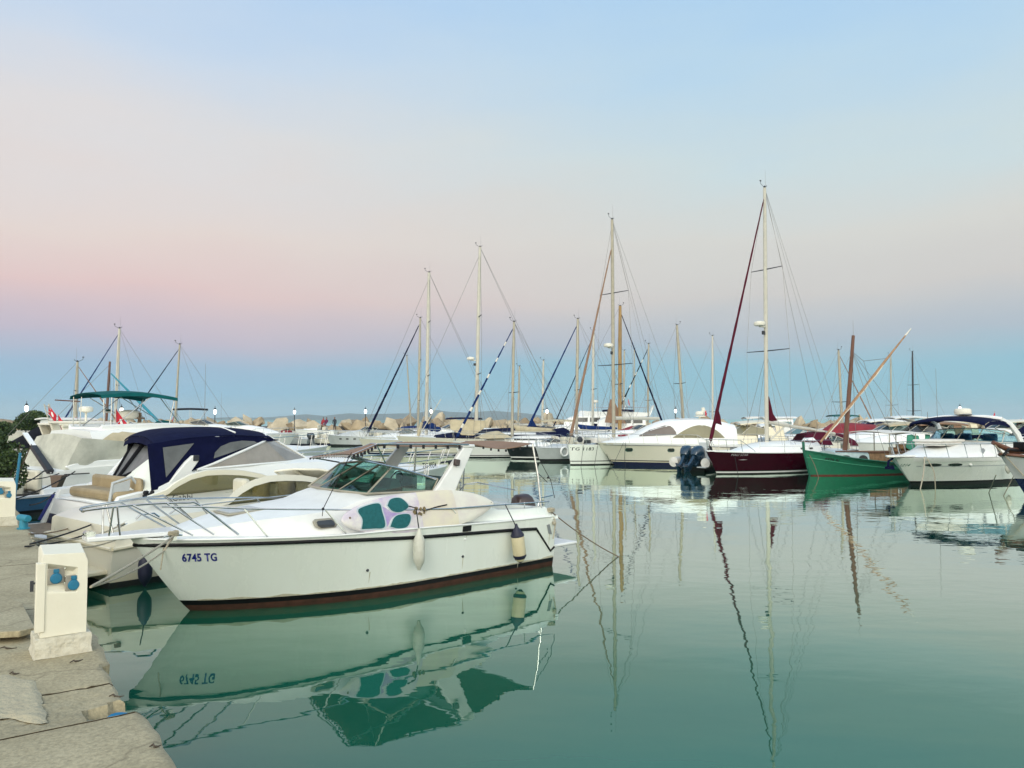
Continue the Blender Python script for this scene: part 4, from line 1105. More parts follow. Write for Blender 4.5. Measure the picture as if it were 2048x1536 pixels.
for px, py, w_ in ((933, 1057, .13), (1099, 1059, 0)):
    p = FA.y(px, py, HA.y_at(1.9 if w_ else .2, .8))
    if w_: HA.patch(t, 'vent', 'rubber_black', rrect(p.x, p.z, .16, .085, .012), 1, .014)
    else: HA.patch(t, 'vent', 'motor_grey', [(p.x - .08, p.z - .09), (p.x + .0, p.z - .07), (p.x + .06, p.z + .08), (p.x + .0, p.z + .09)], 1, .012)
for px, py in ((740, 1142), (926, 1113), (928, 1078), (1036, 1119)):
    p = FA.y(px, py, 1.17); b = MB(); b.lathe([(.02, 0), (.02, .012), (.012, .016)], (p.x, HA.y_at(p.x, p.z) - .002, p.z), 10, rot=Matrix.Rotation(R(-90), 3, 'X')); b.build('through_hull', 'dark_metal' if px != 928 else 'gelcoat_clean', t)
p = HA.find(FA, 364, 1123); HX0, HZ0 = p.x, p.z
lettering(t, '6745 TG', .150, lambda u, v: Vector((HX0 - u * .62 + v * .3, HA.y_at(HX0 - u * .62 + v * .3, HZ0 + v) + .006, HZ0 + v)), 'paint_blue', 'registration_lettering', .03, 1.05)
# anchor plank and pulpit
b = MB(); b.prism([(5.55, .26, 1.025), (6.3, .2, 1.03), (6.95, .13, 1.03), (6.95, -.13, 1.03), (6.3, -.2, 1.03), (5.55, -.26, 1.025)], (0, 0, .055)); b.build('bow_plank', 'gelcoat_clean', t, bevel=.012)
b = MB(); b.lathe([(.035, -.05), (.035, .05)], (6.93, 0, 1.12), 12, rot=Matrix.Rotation(R(90), 3, 'X')); b.box((6.9, .06, 1.10), (.1, .015, .09)); b.box((6.9, -.06, 1.10), (.1, .015, .09)); b.build('anchor_roller', 'steel', t)
b = MB(); Zt = 1.45
for sd in (1, -1):
    b.tube(smooth_path([(6.98, sd * .02, Zt - .06), (6.93, sd * .14, Zt - .03), (6.4, sd * .30, Zt + .005), (5.95, sd * .52, Zt + .01), (5.80, sd * .58, Zt - .03), (5.36, sd * .72, 1.03)], 5), .015, 7)
    for a, c in (((6.72, sd * .13, 1.08), (6.70, sd * .22, Zt - .01)), ((6.60, sd * .15, 1.08), (6.66, sd * .235, Zt - .01)), ((5.85, sd * .50, 1.045), (6.50, sd * .285, Zt)), ((5.62, sd * .58, 1.04), (6.15, sd * .43, Zt + .01))): b.tube([a, c], .012, 6)
b.build('pulpit', 'steel', t)
b = MB()
for sd in (1, -1):
    tp = [FA.y(*q) for q in ((324, 1013, .57), (415, 1014, .68), (488, 1017, .83), (575, 1018.5, .98), (650, 1019, 1.07), (735, 1020.5, 1.12), (800, 1020, 1.15), (905, 1017, 1.17), (1010, 1009, 1.16), (1098, 1003, 1.10))]
    tp = [Vector((p.x, sd * p.y, p.z)) for p in tp]; b.tube(tp, .012, 6)
    for (fx, fy, fyl), (tx, ty, tyl) in ((((537, 1076, .86), (488, 1017, .83))), (((692, 1067, 1.08), (650, 1019, 1.07))), (((817, 1055, 1.16), (783, 1020, 1.14))), (((926, 1049, 1.17), (904, 1017, 1.17))), (((1049, 1016, 1.0), (1049, 1005, 1.14)))):
        p = FA.y(fx, fy, fyl); q = FA.y(tx, ty, tyl); b.tube([(p.x, sd * p.y, p.z), (q.x, sd * q.y, q.z)], .010, 5)
b.build('guard_rail', 'steel', t)
# radar arch
b = MB()
for sd in (1, -1):
    b.prism([(2.53, sd * 1.0, 1.33), (2.12, sd * 1.0, 1.30), (1.62, sd * .90, 2.05), (1.83, sd * .90, 2.06)], (0, -sd * .09, 0))
b.box((1.72, 0, 2.07), (.24, 1.82, .055)); ar = b.build('radar_arch', 'gelcoat_deck', t, bevel=.02)
p = FA.y(914, 925, .97); MB().box((p.x, .965, p.z), (.10, .05, .10), 0, Matrix.Rotation(R(-10), 3, 'Y')).build('navigation_light', 'motor_brown', ar, bevel=.01)
# bimini: three tan panels laced to a steel frame
Z1 = FA.y(752, 888, .86)
bx = Z1.x; bz = Z1.z
fr = FA.y(704, 909, .86)
def tanpanel(x0, z0, x1, z1, hw0, hw1, sagz=.05, edge=.0, d0=0, d1=0):
    rows = []
    for i in range(9):
        u = i / 8; x = lerp(x0, x1, u); z = lerp(z0, z1, u) - sagz * math.sin(u * math.pi); hw = lerp(hw0, hw1, u)
        rows.append([(x + edge * (1 - v * v) * (1 - u), hw * v * (1 - .05 * math.sin(u * math.pi)), z + .022 * (1 - v * v) - lerp(d0, d1, u) * (1 - v) / 2) for v in (-1, -.8, -.5, -.2, .2, .5, .8, 1)])
    return rows
def skew(p00, p01, p10, p11, sg, bow=0.0):
    g = []
    for i in range(9):
        u = i / 8; a, c = p00.lerp(p10, u), p01.lerp(p11, u)
        g.append([a.lerp(c, k / 8) + Vector((bow * (1 - u) * math.sin(k / 8 * math.pi), 0, .02 * math.sin(k / 8 * math.pi) - sg * math.sin(u * math.pi))) for k in range(9)])
    return g
QF, QN_ = FA.y(626, 913, -.85), Vector((fr.x, .86, fr.z)); QB_, QA_ = FA.y(733, 891, -.88), Vector((bx, .88, bz))
for rws in (skew(QF, QN_, QB_, QA_, .02, -.10), skew(QB_, QA_, Vector((1.86, -.88, 2.10)), Vector((1.86, .88, 2.10)), .03), tanpanel(1.56, 2.095, .34, 2.085, .88, .88, .075)):
    MB().sheet(rws, .012).build('bimini_panel', 'canvas_tan', t, smooth=60)
b = MB()
b.tube([QB_, QB_.lerp(QA_, .5) + Vector((0, 0, .02)), QA_], .014, 6)
for sd in (1, -1):
    pb_, pf_ = (QA_, QN_) if sd == 1 else (QB_, QF)
    b.tube([pb_ - Vector((0, 0, .02)), (3.15 if sd == 1 else 2.7, sd * .78, 1.76)], .013, 6); b.tube([pb_, (1.75, sd * .92, 2.10)], .012, 6)
    b.tube([pf_ - Vector((0, 0, .02)), (3.08, sd * .75, 1.80)], .013, 6); b.tube([pf_, pb_], .008, 5)
b.tube([QF + Vector((.04, 0, -.02)), QF.lerp(QN_, .5) + Vector((.04, 0, -.01)), QN_ + Vector((.04, 0, -.02))], .013, 6)
b.tube([(.33, .9, 2.08), (.30, 1.0, 1.55), (.28, 1.06, .98)], .016, 7); b.tube([(.33, -.9, 2.08), (.28, -1.06, .98)], .016, 7); b.tube([(.33, -.9, 2.08), (.33, .9, 2.08)], .013, 6)
b.tube([(1.5, -.85, 2.05), (1.45, -1.0, 1.15)], .018, 6)
b.split('bimini_frame', 'steel', t)
b = MB(); rnd = random.Random(2)
for i in range(17):
    q = QF.lerp(QN_, i / 16) + Vector((-.10 * math.sin(i / 16 * math.pi), 0, .02 * math.sin(i / 16 * math.pi))); b.ball(q + Vector((.05, 0, -.03)), .015, 6, 0, (1, 1, 1.2)); b.tube([q, q + Vector((.07, .03, -.05))], .006, 4)
for i in range(7):
    u = (i + .5) / 7; b.box((lerp(bx, 1.8, u), .90, lerp(bz, 2.09, u) - .035), (.035, .02, .055)); b.box((lerp(1.5, .36, u), .89, 2.075 - .075 * math.sin(u * math.pi) - .02), (.025, .02, .04))
    b.box(QN_.lerp(QA_, u) + Vector((0, .01, -.03 - .02 * math.sin(u * math.pi))), (.03, .02, .05))
b.build('lacing', 'rope_dark', t)
b = MB(); pq = FA.y(646, 1018, 1.07); b.tube([pq, FA.y(703, 905, .86)], .006, 5); b.ball(pq, .022, 6); b.tube([pq, pq + Vector((.02, .02, -.09))], .005, 4)
p0 = Vector((.30, .98, 1.6)); b.tube([(.33, .92, 2.0), (.05, 1.06, 1.45), (-.02, 1.08, 1.15)], .006, 5); b.tube([p0, (.12, 1.05, 1.42)], .006, 5); b.ball((.10, 1.04, 1.50), .02, 6)
b.build('tie_line', 'rope_dark', t)
# swim platform, stern gear
b = MB(); b.box((-.34, 0, .315), (.68, 2.0, .055)); b.box((-.2, .6, .24), (.4, .06, .12)); b.box((-.2, -.6, .24), (.4, .06, .12)); b.build('swim_platform', 'gelcoat_clean', t, bevel=.02)
b = MB(); b.tube([(.55, -1.0, 1.02), (.3, -.95, 1.28), (.05, -.9, 1.3), (.0, .1, 1.22)], .012, 6); b.tube([(1.05, -1.05, 1.05), (1.0, -1.05, 1.40), (.1, -1.05, 1.38)], .012, 6); b.tube([(.4, -1.05, 1.05), (.4, -1.05, 1.38)], .011, 5); b.tube([(.25, .95, 1.02), (.2, .97, 1.16), (-.1, .95, 1.18)], .012, 6); b.split('stern_rail', 'steel', t)
outboard(t, (-.05, .10, .66), R(180), R(4), .8, 'motor_brown', 'motor_grey')
b = MB(); p = FA.y(346, 1077, .58); b.tube([p + Vector((-.11, 0, .03)), p + Vector((-.04, 0, .045)), p + Vector((.04, 0, .045)), p + Vector((.11, 0, .03))], [.01, .016, .016, .01], 6); b.box(p + Vector((0, 0, .0)), (.08, .03, .05)); cl = p
b.build('cleat', 'steel', t)
b = MB(); p2 = FA.y(1100, 1026, 1.08); b.tube([p2 + Vector((-.1, 0, .02)), p2 + Vector((.1, 0, .02))], .013, 6); b.build('stern_cleat', 'steel', t)
# ropes and fenders of this boat
b = MB()
for i in range(4): b.tube([FA.w(cl + Vector((.06 * math.cos(a) , .03 * math.sin(a) + .004 * i, .045 + .012 * i + .01 * math.sin(a * 2)))) for a in [k * .7 for k in range(9)]], .010, 5)
e_ = onquay(178, 1184)
b.tube(sag(FA.w(cl + Vector((0, .02, .03))), Vector((e_.x + .02, e_.y, QZ + .05)), .02), .013, 6)
b.tube(smooth_path([FA.w(cl), FA.w(cl + Vector((.08, .10, -.03))), FA.w(cl + Vector((.13, .10, -.12)))], 5), .012, 6)
pe = FA.w(cl + Vector((.13, .10, -.12)))
b.tube(sag(pe, Vector((e_.x, e_.y + .02, QZ + .04)), .05), .010, 6)
tag(b.build('mooring_rope', 'rope_cream'), 'cream mooring rope from the bow cleat of the foreground cruiser to the quay', 'rope', 'mooring ropes')
p = FA.w(FA.y(328, 1092, .30)); q = FA.w(FA.y(321, 1140, .30))
rope('short cream rope end dangling over the bow of the foreground cruiser', [p, q], .009, 'rope_cream', 0)
we = onquay(1246, 1112, 0.0)
st = FA.w(p2 + Vector((0, .02, .03)))
rope('thin brown stern line running from the foreground cruiser into the water', [st, we - Vector((0, 0, .05))], .010, 'rope_brown', .06)
b = MB()
for i in range(5): b.tube([FA.w(p2 + Vector((.07 * math.cos(a) , .02 + .05 * math.sin(a), .03 + .012 * i))) for a in [k * .7 for k in range(10)]], .011, 5)
b.tube(smooth_path([FA.w(p2), FA.w(p2 + Vector((-.02, .10, -.12))), FA.w(p2 + Vector((-.0, .10, -.3))), FA.w(p2 + Vector((.03, .1, -.42)))], 5), .012, 5); b.ball(FA.w(p2 + Vector((-.0, .10, -.16))), .04, 7)
tag(b.build('mooring_rope', 'rope_cream'), 'coiled cream rope knotted on the stern corner of the foreground cruiser', 'rope', 'mooring ropes')
f1 = FA.y(837, 1062, 1.30); f1.y = HA.y_at(f1.x, .8) + .10
fender('long worn white fender amidships on the foreground cruiser', FA.w(f1), .52, .085, 'fender_white', line=[FA.w(FA.y(817, 1012, 1.2)), FA.w(FA.y(832, 1016, 1.25))])
f2 = FA.y(1032, 1054, 1.30); f2.y = HA.y_at(f2.x, .7) + .13
d_ = FA.f * -.16
fender('cream fender with dark blue ends near the stern of the foreground cruiser', FA.w(f2), .58, .105, 'fender_cream', 'fender_navy', [FA.w(FA.y(1010, 1008, 1.16))], tilt=(d_.x, d_.y))
# surfboard lashed on the side deck
A0 = FA.y(684, 1041, 1.16); A1 = FA.y(990, 1005, 1.10); ax = (A1 - A0); Ls = ax.length; ax.normalize()
up = Vector((0, -.36, 1)); up = (up - ax * up.dot(ax)).normalized(); nrm = ax.cross(up); nrm = nrm if nrm.y > 0 else -nrm
t2 = thing('surfboard', 'worn white surfboard with teal grip pads lashed along the side of the foreground cruiser', 'surfboard', FA.w(A0), FA.a)
def sb(a, bb, off=0.0):
    u = a / Ls; rocker = .10 * (u - .45) ** 2 * 1.0
    return ax * a + up * bb + nrm * (off - rocker)
hw = lambda u: .285 * (max(0, 1 - (abs(u - .58) / (.58 if u < .58 else .42)) ** (3.2 if u < .58 else 2.1))) ** (.6 if u < .58 else .75) + .002
rows = []
for i in range(45):
    u = i / 44; u = .5 - .5 * math.cos(math.pi * u); h = hw(u); th = .034 * min(1, h / .12)
    rows.append([sb(u * Ls, h * math.cos(q * math.pi / 8), th * math.sin(q * math.pi / 8) * (1 if q <= 8 else .6)) for q in range(17)])
MB().grid(rows, mifun=lambda i, k: 0 if i < 21 else (1 if i < 28 else 2)).build('board', ['board_lilac', 'board_cream', 'board_white'], t2, smooth=60)
def pad(name, pts, m, off=.040, th=.006, parent=t2):
    c_ = smooth_path([(x, y, 0) for x, y in pts] + [(pts[0][0], pts[0][1], 0)], 5)[:-1]
    top = []; 
    for p in c_:
        h = max(.02, hw(p.x / Ls)); k = math.sqrt(max(0, 1 - min(1, (p.y / h)) ** 2)); top.append(sb(p.x, p.y, .034 * k + off - .034))
    n = len(top); cen = sum((p for p in c_), Vector()) / n
    ctr = sb(cen.x, cen.y, off + .001)
    b = MB(); b.add(top + [ctr], [(i, (i + 1) % n, n) for i in range(n)]); b.add(top + [p - nrm * th for p in top], [(i, (i + 1) % n, n + (i + 1) % n, n + i) for i in range(n)])
    return b.build(name, m, parent, smooth=30)
P1 = [(.27, -.15), (.30, -.02), (.26, .09), (.33, .145), (.60, .175), (.63, .05), (.63, -.16), (.45, -.165)]
P2 = [(.74, .13), (.82, .215), (.98, .22), (1.08, .12), (1.06, .06), (.92, .015), (.80, .045)]
P3 = [(.72, -.17), (.80, -.06), (.90, -.02), (1.06, -.03), (1.08, -.10), (1.0, -.20), (.85, -.21)]
for P_ in (P1, P2, P3):
    c_ = (sum(x for x, _ in P_) / len(P_), sum(y for _, y in P_) / len(P_))
    bo = pad('grip_pad_border', [(c_[0] + (x - c_[0]) * 1.12, c_[1] + (y - c_[1]) * 1.10) for x, y in P_], 'board_pale', .0385)
    pad('grip_pad', P_, 'board_teal', .044)
pad('purple_mark', [(.62, -.13), (.62, .11), (.70, .10), (.80, .02), (1.0, .0), (1.05, -.02), (.84, -.02), (.72, -.10), (.68, -.16)], 'board_purple', .0365)
b = MB(); rnd = random.Random(5)
for i in range(16): b.ball(sb(1.16 + rnd.uniform(0, .2), rnd.uniform(-.06, .05), .045), rnd.uniform(.014, .028), 6)
b.build('frayed_strap', 'wax_brown', t2)
b = MB(); b.tube([sb(1.32, -.01, .05), sb(1.6, .03, .05), sb(1.78, .045, .045)], .010, 5); b.build('leash', 'rope_dark', t2)
b = MB(); b.ball(sb(.12, .02, .03), .018, 6); b.ball(sb(Ls - .07, .01, .018), .008, 6); b.build('leash_plug', 'rope_brown', t2)

# ---- cream open sports cruiser behind it
FB = Frame(-6.8085, 12.1642, 50)
t = FB.thing('sports_cruiser', 'cream open sports cruiser lettered Gabbi with arched smoked side windows, behind the foreground cruiser', 'motorboat')
HB = Hull(7.0, 1.34, [(0, .60), (.1, .66), (.3, .80), (.6, .92), (1, 1.0)], over=.55, draft=.4, rake=.0, t0=.45, stern=.95, wl=.93)
HB.build(t, [(.10, 'antifoul_black'), (.20, 'gelcoat_cream')], 'gelcoat_ivory')
b = MB(); b.tube(HB.around(lambda T: HB.sheer(T) - .005, .01, 30), .03, 7); b.tube([(-.02, -1.28, .595), (-.02, 1.28, .595)], .03, 7); b.build('rub_rail', 'gelcoat_cream', t)
HB.deck(t, 'gelcoat_cream', .02, .02)
_, sB = trunk(t, 'cabin', [(.05, [(1.24, .60), (1.20, .86), (1.1, .90), (0, .90)]), (.5, [(1.28, .62), (1.22, .98), (1.1, 1.02), (0, 1.0)]), (1.5, [(1.32, .7), (1.22, 1.02), (1.08, 1.06), (0, 1.04)]), (3.0, [(1.33, .78), (1.2, 1.06), (1.05, 1.10), (0, 1.10)]), (4.6, [(1.26, .85), (1.1, 1.12), (.9, 1.2), (0, 1.24)]), (5.6, [(.98, .9), (.8, 1.1), (.6, 1.18), (0, 1.22)]), (6.9, [(.35, .95), (.25, 1.0), (.15, 1.02), (0, 1.03)])], 'gelcoat_ivory')
b = MB(); b.box((-.25, 0, .24), (.55, 2.2, .07)); b.build('swim_platform', 'gelcoat_cream', t, bevel=.02)
for sd in (-1, 1):
    y = sd * 1.1
    lowA = [FB.y(*q, -1.1) for q in ((454, 1011), (480, 989), (510, 972), (542, 963), (575, 961), (612, 962), (650, 968), (690, 980))]
    arc = [(p.x, p.z) for p in lowA]; arc[0] = (arc[0][0], 1.04)
    x0, x1 = arc[0][0], arc[-1][0]; base = lambda x: 1.045 + .05 * (x - x0) / (x1 - x0)
    n = 24; g = [[], []]; fr_o = [[], []]
    for i in range(n + 1):
        x = lerp(x0, x1, i / n); zt = max(base(x) + .002, interp(arc, x)); lean_ = .10 * (zt - base(x))
        g[0].append((x, y, base(x))); g[1].append((x, y - sd * lean_, zt))
    MB().sheet(g, .008).build('side_window', 'glass_smoke', t, smooth=30)
    for i in range(n + 1):
        u = lerp(-.05, 1, i / n); x = lerp(x0, x1, max(0, u)) - (.25 if u < 0 else 0); zt = max(base(x), interp(arc, x)) if u >= 0 else base(x) - .03
        fr_o[0].append((x, y - sd * (.10 * (zt - base(x)) - .008), zt - .005)); w_ = .075 + .03 * math.sin(math.pi * max(0, u)); fr_o[1].append((x - .05 * (1 - max(0, u)), y - sd * (.10 * (zt - base(x)) + .02), zt + w_))
    MB().sheet(fr_o, .05).build('window_arch', 'gelcoat_ivory', t, smooth=40)
windscreen(t, [(4.6, 1.06, 1.12), (5.0, .8, 1.15), (5.3, 0, 1.2)], [(4.15, 1.0, 1.42), (4.4, .75, 1.46), (4.55, 0, 1.48)], 'glass_smoke', 'gelcoat_ivory', .022)
b = MB()
for x, y, h in ((3.0, -.35, 1.20), (3.3, -.72, 1.18), (3.1, .5, 1.16)): b.box((x, y, h), (.16, .42, .40)); b.box((x + .22, y, h - .16), (.4, .42, .12))
b.build('seat', 'vinyl_seat', t, bevel=.06)
p = FB.y(414, 1012, -1.2)
lettering(t, 'Gabbi', .15, lambda u, v: Vector((p.x + u, -(sB(p.x + u, p.z + v) + .022), p.z + v)), 'paint_black', 'name_lettering', .01, 1.05)
b = MB(); b.tube([(.35, -1.22, 1.0), (.42, -1.22, 1.06), (.62, -1.22, 1.06), (.7, -1.22, 1.0)], .014, 6); b.tube([(.85, -1.24, 1.03), (1.0, -1.24, 1.12), (3.4, -1.2, 1.16)], .012, 6); b.tube([(1.4, -1.22, 1.05), (1.4, -1.22, 1.13)], .01, 5); b.tube([(2.4, -1.2, 1.08), (2.4, -1.2, 1.14)], .01, 5); b.build('grab_rail', 'steel', t)
b = MB(); b.tube([(.1, -1.17, .93), (.28, -1.17, .93)], .014, 6); b.box((.19, -1.17, .91), (.06, .03, .05)); b.build('stern_cleat', 'steel', t)
MB().box((.12, -1.245, .78), (.10, .02, .06)).build('stern_light', 'rope_brown', t, bevel=.01)
bow_rail(t, HB, .62, .99, .42, .1, 5)
q = FB.y(291, 1106, -1.46); fender('black fender on the near stern quarter of the cream cruiser', FB.w(q), .46, .1, 'fender_navy', line=[FB.w((q.x, -1.36, .80))])

# ---- white cruiser with the navy canopy
FC = Frame(-8.9193, 15.5488, 50.5)
t = FC.thing('sports_cruiser', 'white sports cruiser with a navy canvas canopy and bow registration TG 9934', 'motorboat')
HC = Hull(10.0, 1.62, [(0, .80), (.08, .95), (.2, 1.03), (.6, 1.02), (1, 1.10)], over=.85, draft=.45, rake=-.25, t0=.45, stern=.93, wl=.93)
HC.build(t, [(.10, 'antifoul_black'), (.50, 'antifoul_navy')], 'gelcoat_clean')
HC.deck(t, 'gelcoat_deck', .04)
_, sC = trunk(t, 'deckhouse', [(.9, [(1.50, .95), (1.46, 1.06), (1.3, 1.08), (0, 1.06)]), (1.6, [(1.54, 1.0), (1.46, 1.30), (1.35, 1.36), (0, 1.34)]), (2.2, [(1.55, 1.0), (1.44, 1.42), (1.32, 1.46), (0, 1.44)]), (4.0, [(1.52, 1.0), (1.34, 1.46), (1.2, 1.52), (0, 1.52)]), (5.2, [(1.42, 1.0), (1.16, 1.46), (.95, 1.52), (0, 1.56)]), (6.6, [(1.22, 1.0), (.9, 1.36), (.65, 1.45), (0, 1.50)]), (8.4, [(.80, 1.02), (.5, 1.20), (.32, 1.26), (0, 1.28)]), (9.9, [(.3, 1.05), (.16, 1.1), (.1, 1.11), (0, 1.11)])], 'gelcoat_clean')
# stern: platform, transom locker, stripe
b = MB(); rows = []
for i in range(13):
    a = i / 12; y = lerp(-1.45, 1.45, a); x = -.75 + .35 * abs(2 * a - 1) ** 3; rows.append([(.25, y, .30), (x + .05, y, .30), (x, y, .27), (x, y, .13), (x + .08, y, .10), (.25, y, .10)])
b.grid(rows); b.add(rows[0], [tuple(range(6))]); b.add(rows[-1], [tuple(range(6))]); b.build('swim_platform', 'gelcoat_clean', t, smooth=40)
b = MB(); rows = []
for i in range(13):
    a = i / 12; y = lerp(-1.3, 1.3, a); x = -.62 + .32 * abs(2 * a - 1) ** 3; rows.append([(.22, y, .304), (x, y, .304)])
b.grid(rows); b.build('platform_teak', 'teak', t)
b = MB(); b.prism([(.0, -1.46, .30), (.35, -1.46, 1.0), (.75, -1.46, 1.07), (1.2, -1.46, 1.07), (1.2, -1.46, .30)], (0, .12, 0)); b.prism([(.0, 1.46, .30), (.35, 1.46, 1.0), (.75, 1.46, 1.07), (1.2, 1.46, 1.07), (1.2, 1.46, .30)], (0, -.12, 0)); b.prism([(.15, -1.34, .30), (.32, -1.34, .86), (.5, -1.34, .9), (.6, -1.34, .30)], (0, 2.68, 0)); b.build('transom', 'gelcoat_clean', t, bevel=.03)
b = MB(); b.prism([(-.03, -1.475, .36), (.04, -1.475, .36), (.30, -1.475, .88), (.23, -1.475, .88)], (0, .012, 0)); b.prism([(-.03, 1.475, .36), (.04, 1.475, .36), (.30, 1.475, .88), (.23, 1.475, .88)], (0, -.012, 0)); b.build('stripe', 'paint_stripe_blue', t)
b = MB(); b.box((.62, -.2, .98), (.55, 2.2, .2)); b.box((.86, -.2, 1.15), (.14, 2.2, .34)); b.build('cockpit_seat', 'cushion_tan', t, bevel=.07)
b = MB(); b.tube([(.3, -1.2, .9), (.35, -1.2, 1.25), (.7, -1.2, 1.35), (.95, -1.2, 1.05)], .03, 7); b.sheet([[(.34, -1.2, .95), (.36, -1.2, 1.22)], [(.66, -1.2, 1.0), (.68, -1.2, 1.3)]], .02); b.build('stern_gate', 'gelcoat_grey', t)
# coaming wing
b = MB()
o = [FC.y(*q, -1.47) for q in ((322, 985), (345, 957), (372, 924), (386, 911), (397, 911), (399, 921), (384, 942), (400, 952), (420, 975), (380, 995))]
for sd in (1, -1): b.prism([Vector((p.x, sd * p.y, p.z)) for p in o], (0, sd * .1, 0))
wg = b.split('coaming_wing', 'gelcoat_clean', t, bevel=.02)[1]
p = FC.y(393, 916, -1.49); MB().box((p.x, -1.48, p.z), (.12, .04, .12)).build('side_light', 'dark_metal', wg, bevel=.01)
# windscreen
WB = [(1.95, -1.44, 1.44), (3.2, -1.39, 1.48), (4.3, -1.22, 1.50), (5.1, -.85, 1.53), (5.45, 0, 1.56)]
WT = [(2.35, -1.42, 1.56), (3.1, -1.30, 1.80), (3.75, -1.12, 2.0), (4.0, -.75, 2.13), (4.1, 0, 2.18)]
windscreen(t, WB, WT, 'glass_film', 'gelcoat_clean', .03, posts=(0, 3, 5, 8))
# canopy roof and sides
rows = []
for x, hw_, ze, zc in ((1.12, 1.24, 1.99, 2.13), (1.5, 1.26, 2.05, 2.22), (2.0, 1.26, 2.10, 2.29), (2.8, 1.22, 2.13, 2.31), (3.5, 1.12, 2.10, 2.28), (4.0, .95, 2.05, 2.21), (4.15, .85, 2.0, 2.17)):
    rows.append([(x + (.26 * (1 + v) if x < 1.2 else .10 * (1 + v) if x < 1.6 else 0), hw_ * v, lerp(ze, zc, 1 - abs(v) ** 2.4)) for v in (-1, -.9, -.7, -.4, 0, .4, .7, .9, 1)])
ca = MB(); ca.sheet(dense(rows, 4, 2), .014); ca.sheet([[(1.12 + .21 * (y + 1.24), y, 1.99 + (.14 * (1 - abs(y / 1.24) ** 2.4))) for y in (-1.24, -.8, -.3, .3, .8, 1.24)], [(1.09 + .21 * (y + 1.24), y, 1.88 + (.11 * (1 - abs(y / 1.24) ** 2.4))) for y in (-1.24, -.8, -.3, .3, .8, 1.24)]], .01)
cano = ca.build('canopy_roof', 'canvas_navy', t, smooth=50)
for sd in (-1, 1):
    P = lambda px, py: (lambda q: Vector((q.x, sd * -(-1.26 - .16 * max(0, (1.95 - q.z) / .9)), q.z)))(FC.y(px, py, -1.32))
    # navy side panel as strips around two clear windows
    out_ = [(1.15, 1.99), (4.1, 2.04), (3.72, 1.98), (2.35, 1.56), (1.95, 1.44), (1.02, 1.08), (.95, 1.1)]
    yy = lambda x, z: sd * (lerp(1.47, 1.25, min(1, max(0, (z - 1.05) / .95))) - .16 * max(0, (x - 2.6) / 1.6))
    V3 = lambda x, z, o_=0: Vector((x, yy(x, z) + sd * o_, z))
    top = lambda x: interp([(.9, 1.98), (1.2, 2.02), (2.0, 2.10), (2.8, 2.13), (3.5, 2.10), (4.1, 2.02)], x)
    bot = lambda x: interp([(.98, 1.08), (1.25, 1.10), (1.32, 1.12), (1.95, 1.46), (2.35, 1.56), (3.1, 1.80), (3.72, 1.98), (4.1, 2.0)], x)
    xa_ = .98 if sd < 0 else 1.72; xs_ = [xa_ + (4.1 - xa_) * i / 30 for i in range(31)]
    g = [[V3(x, lerp(bot(x), top(x), k / 6)) for k in range(7)] for x in xs_]
    MB().sheet(g, .012).build('canopy_side', 'canvas_navy', t, smooth=60)
    w1_ = [(1.28, 1.92), (1.95, 1.99), (1.29, 1.32)]
    w2_ = [(2.36, 1.66), (2.40, 1.78), (2.55, 1.91), (2.8, 1.99), (3.1, 2.02), (3.42, 2.0), (3.5, 1.96), (3.2, 1.88), (2.75, 1.76)]
    for w_ in ((w1_, w2_) if sd < 0 else (w2_,)):
        n = len(w_); cen = (sum(a for a, _ in w_) / n, sum(c for _, c in w_) / n); oo = .032
        vs = [V3(a, c, oo) for a, c in w_] + [V3(*cen, oo)]
        MB().add(vs + [v - Vector((0, sd * .006, 0)) for v in vs[:-1]], [(i, (i + 1) % n, n) for i in range(n)] + [(i, (i + 1) % n, n + 1 + (i + 1) % n, n + 1 + i) for i in range(n)]).build('canopy_window', 'vinyl_clear', t, smooth=0)
# aft curtain: clear vinyl in dark borders slanting down to the seat back, white side panel below it
c1, c2, c3, c4, c5 = FC.y(288, 892, .3), FC.y(322, 893, -1.22), FC.y(314, 907, -1.25), FC.y(266, 945, -.5), FC.y(238, 957, .3)
MB().sheet([[c1, c2], [c1.lerp(c5, .45), c3], [c5, c4]], .006).build('aft_window', 'vinyl_clear', t)
c6, c7 = FC.y(268, 886, 1.15), FC.y(228, 955, .9)
MB().sheet([[c6, c1], [c7, c5]], .006).build('aft_window', 'vinyl_clear', t)
b = MB()
for a_, c_, w_ in ((c1, FC.y(234, 966, .3), .085), (c6, c7, .05), (c3, c4, .028), (c4, c5, .04), (c5, c7, .04)): b.tube([a_, c_], w_, 6)
b.build('curtain_border', 'canvas_black', t)
MB().sheet([[c3, FC.y(306, 978, -1.40)], [c4, FC.y(262, 985, -1.1)], [c5 + Vector((0, -.2, -.02)), FC.y(240, 985, -.5)]], .03).build('cockpit_side', 'gelcoat', t, smooth=60)
b = MB(); b.tube([(3.0, -1.1, 2.2), (3.05, -.4, 2.315), (3.05, .4, 2.315), (3.0, 1.1, 2.2)], .02, 6); b.build('roof_batten', 'gelcoat_clean', cano)
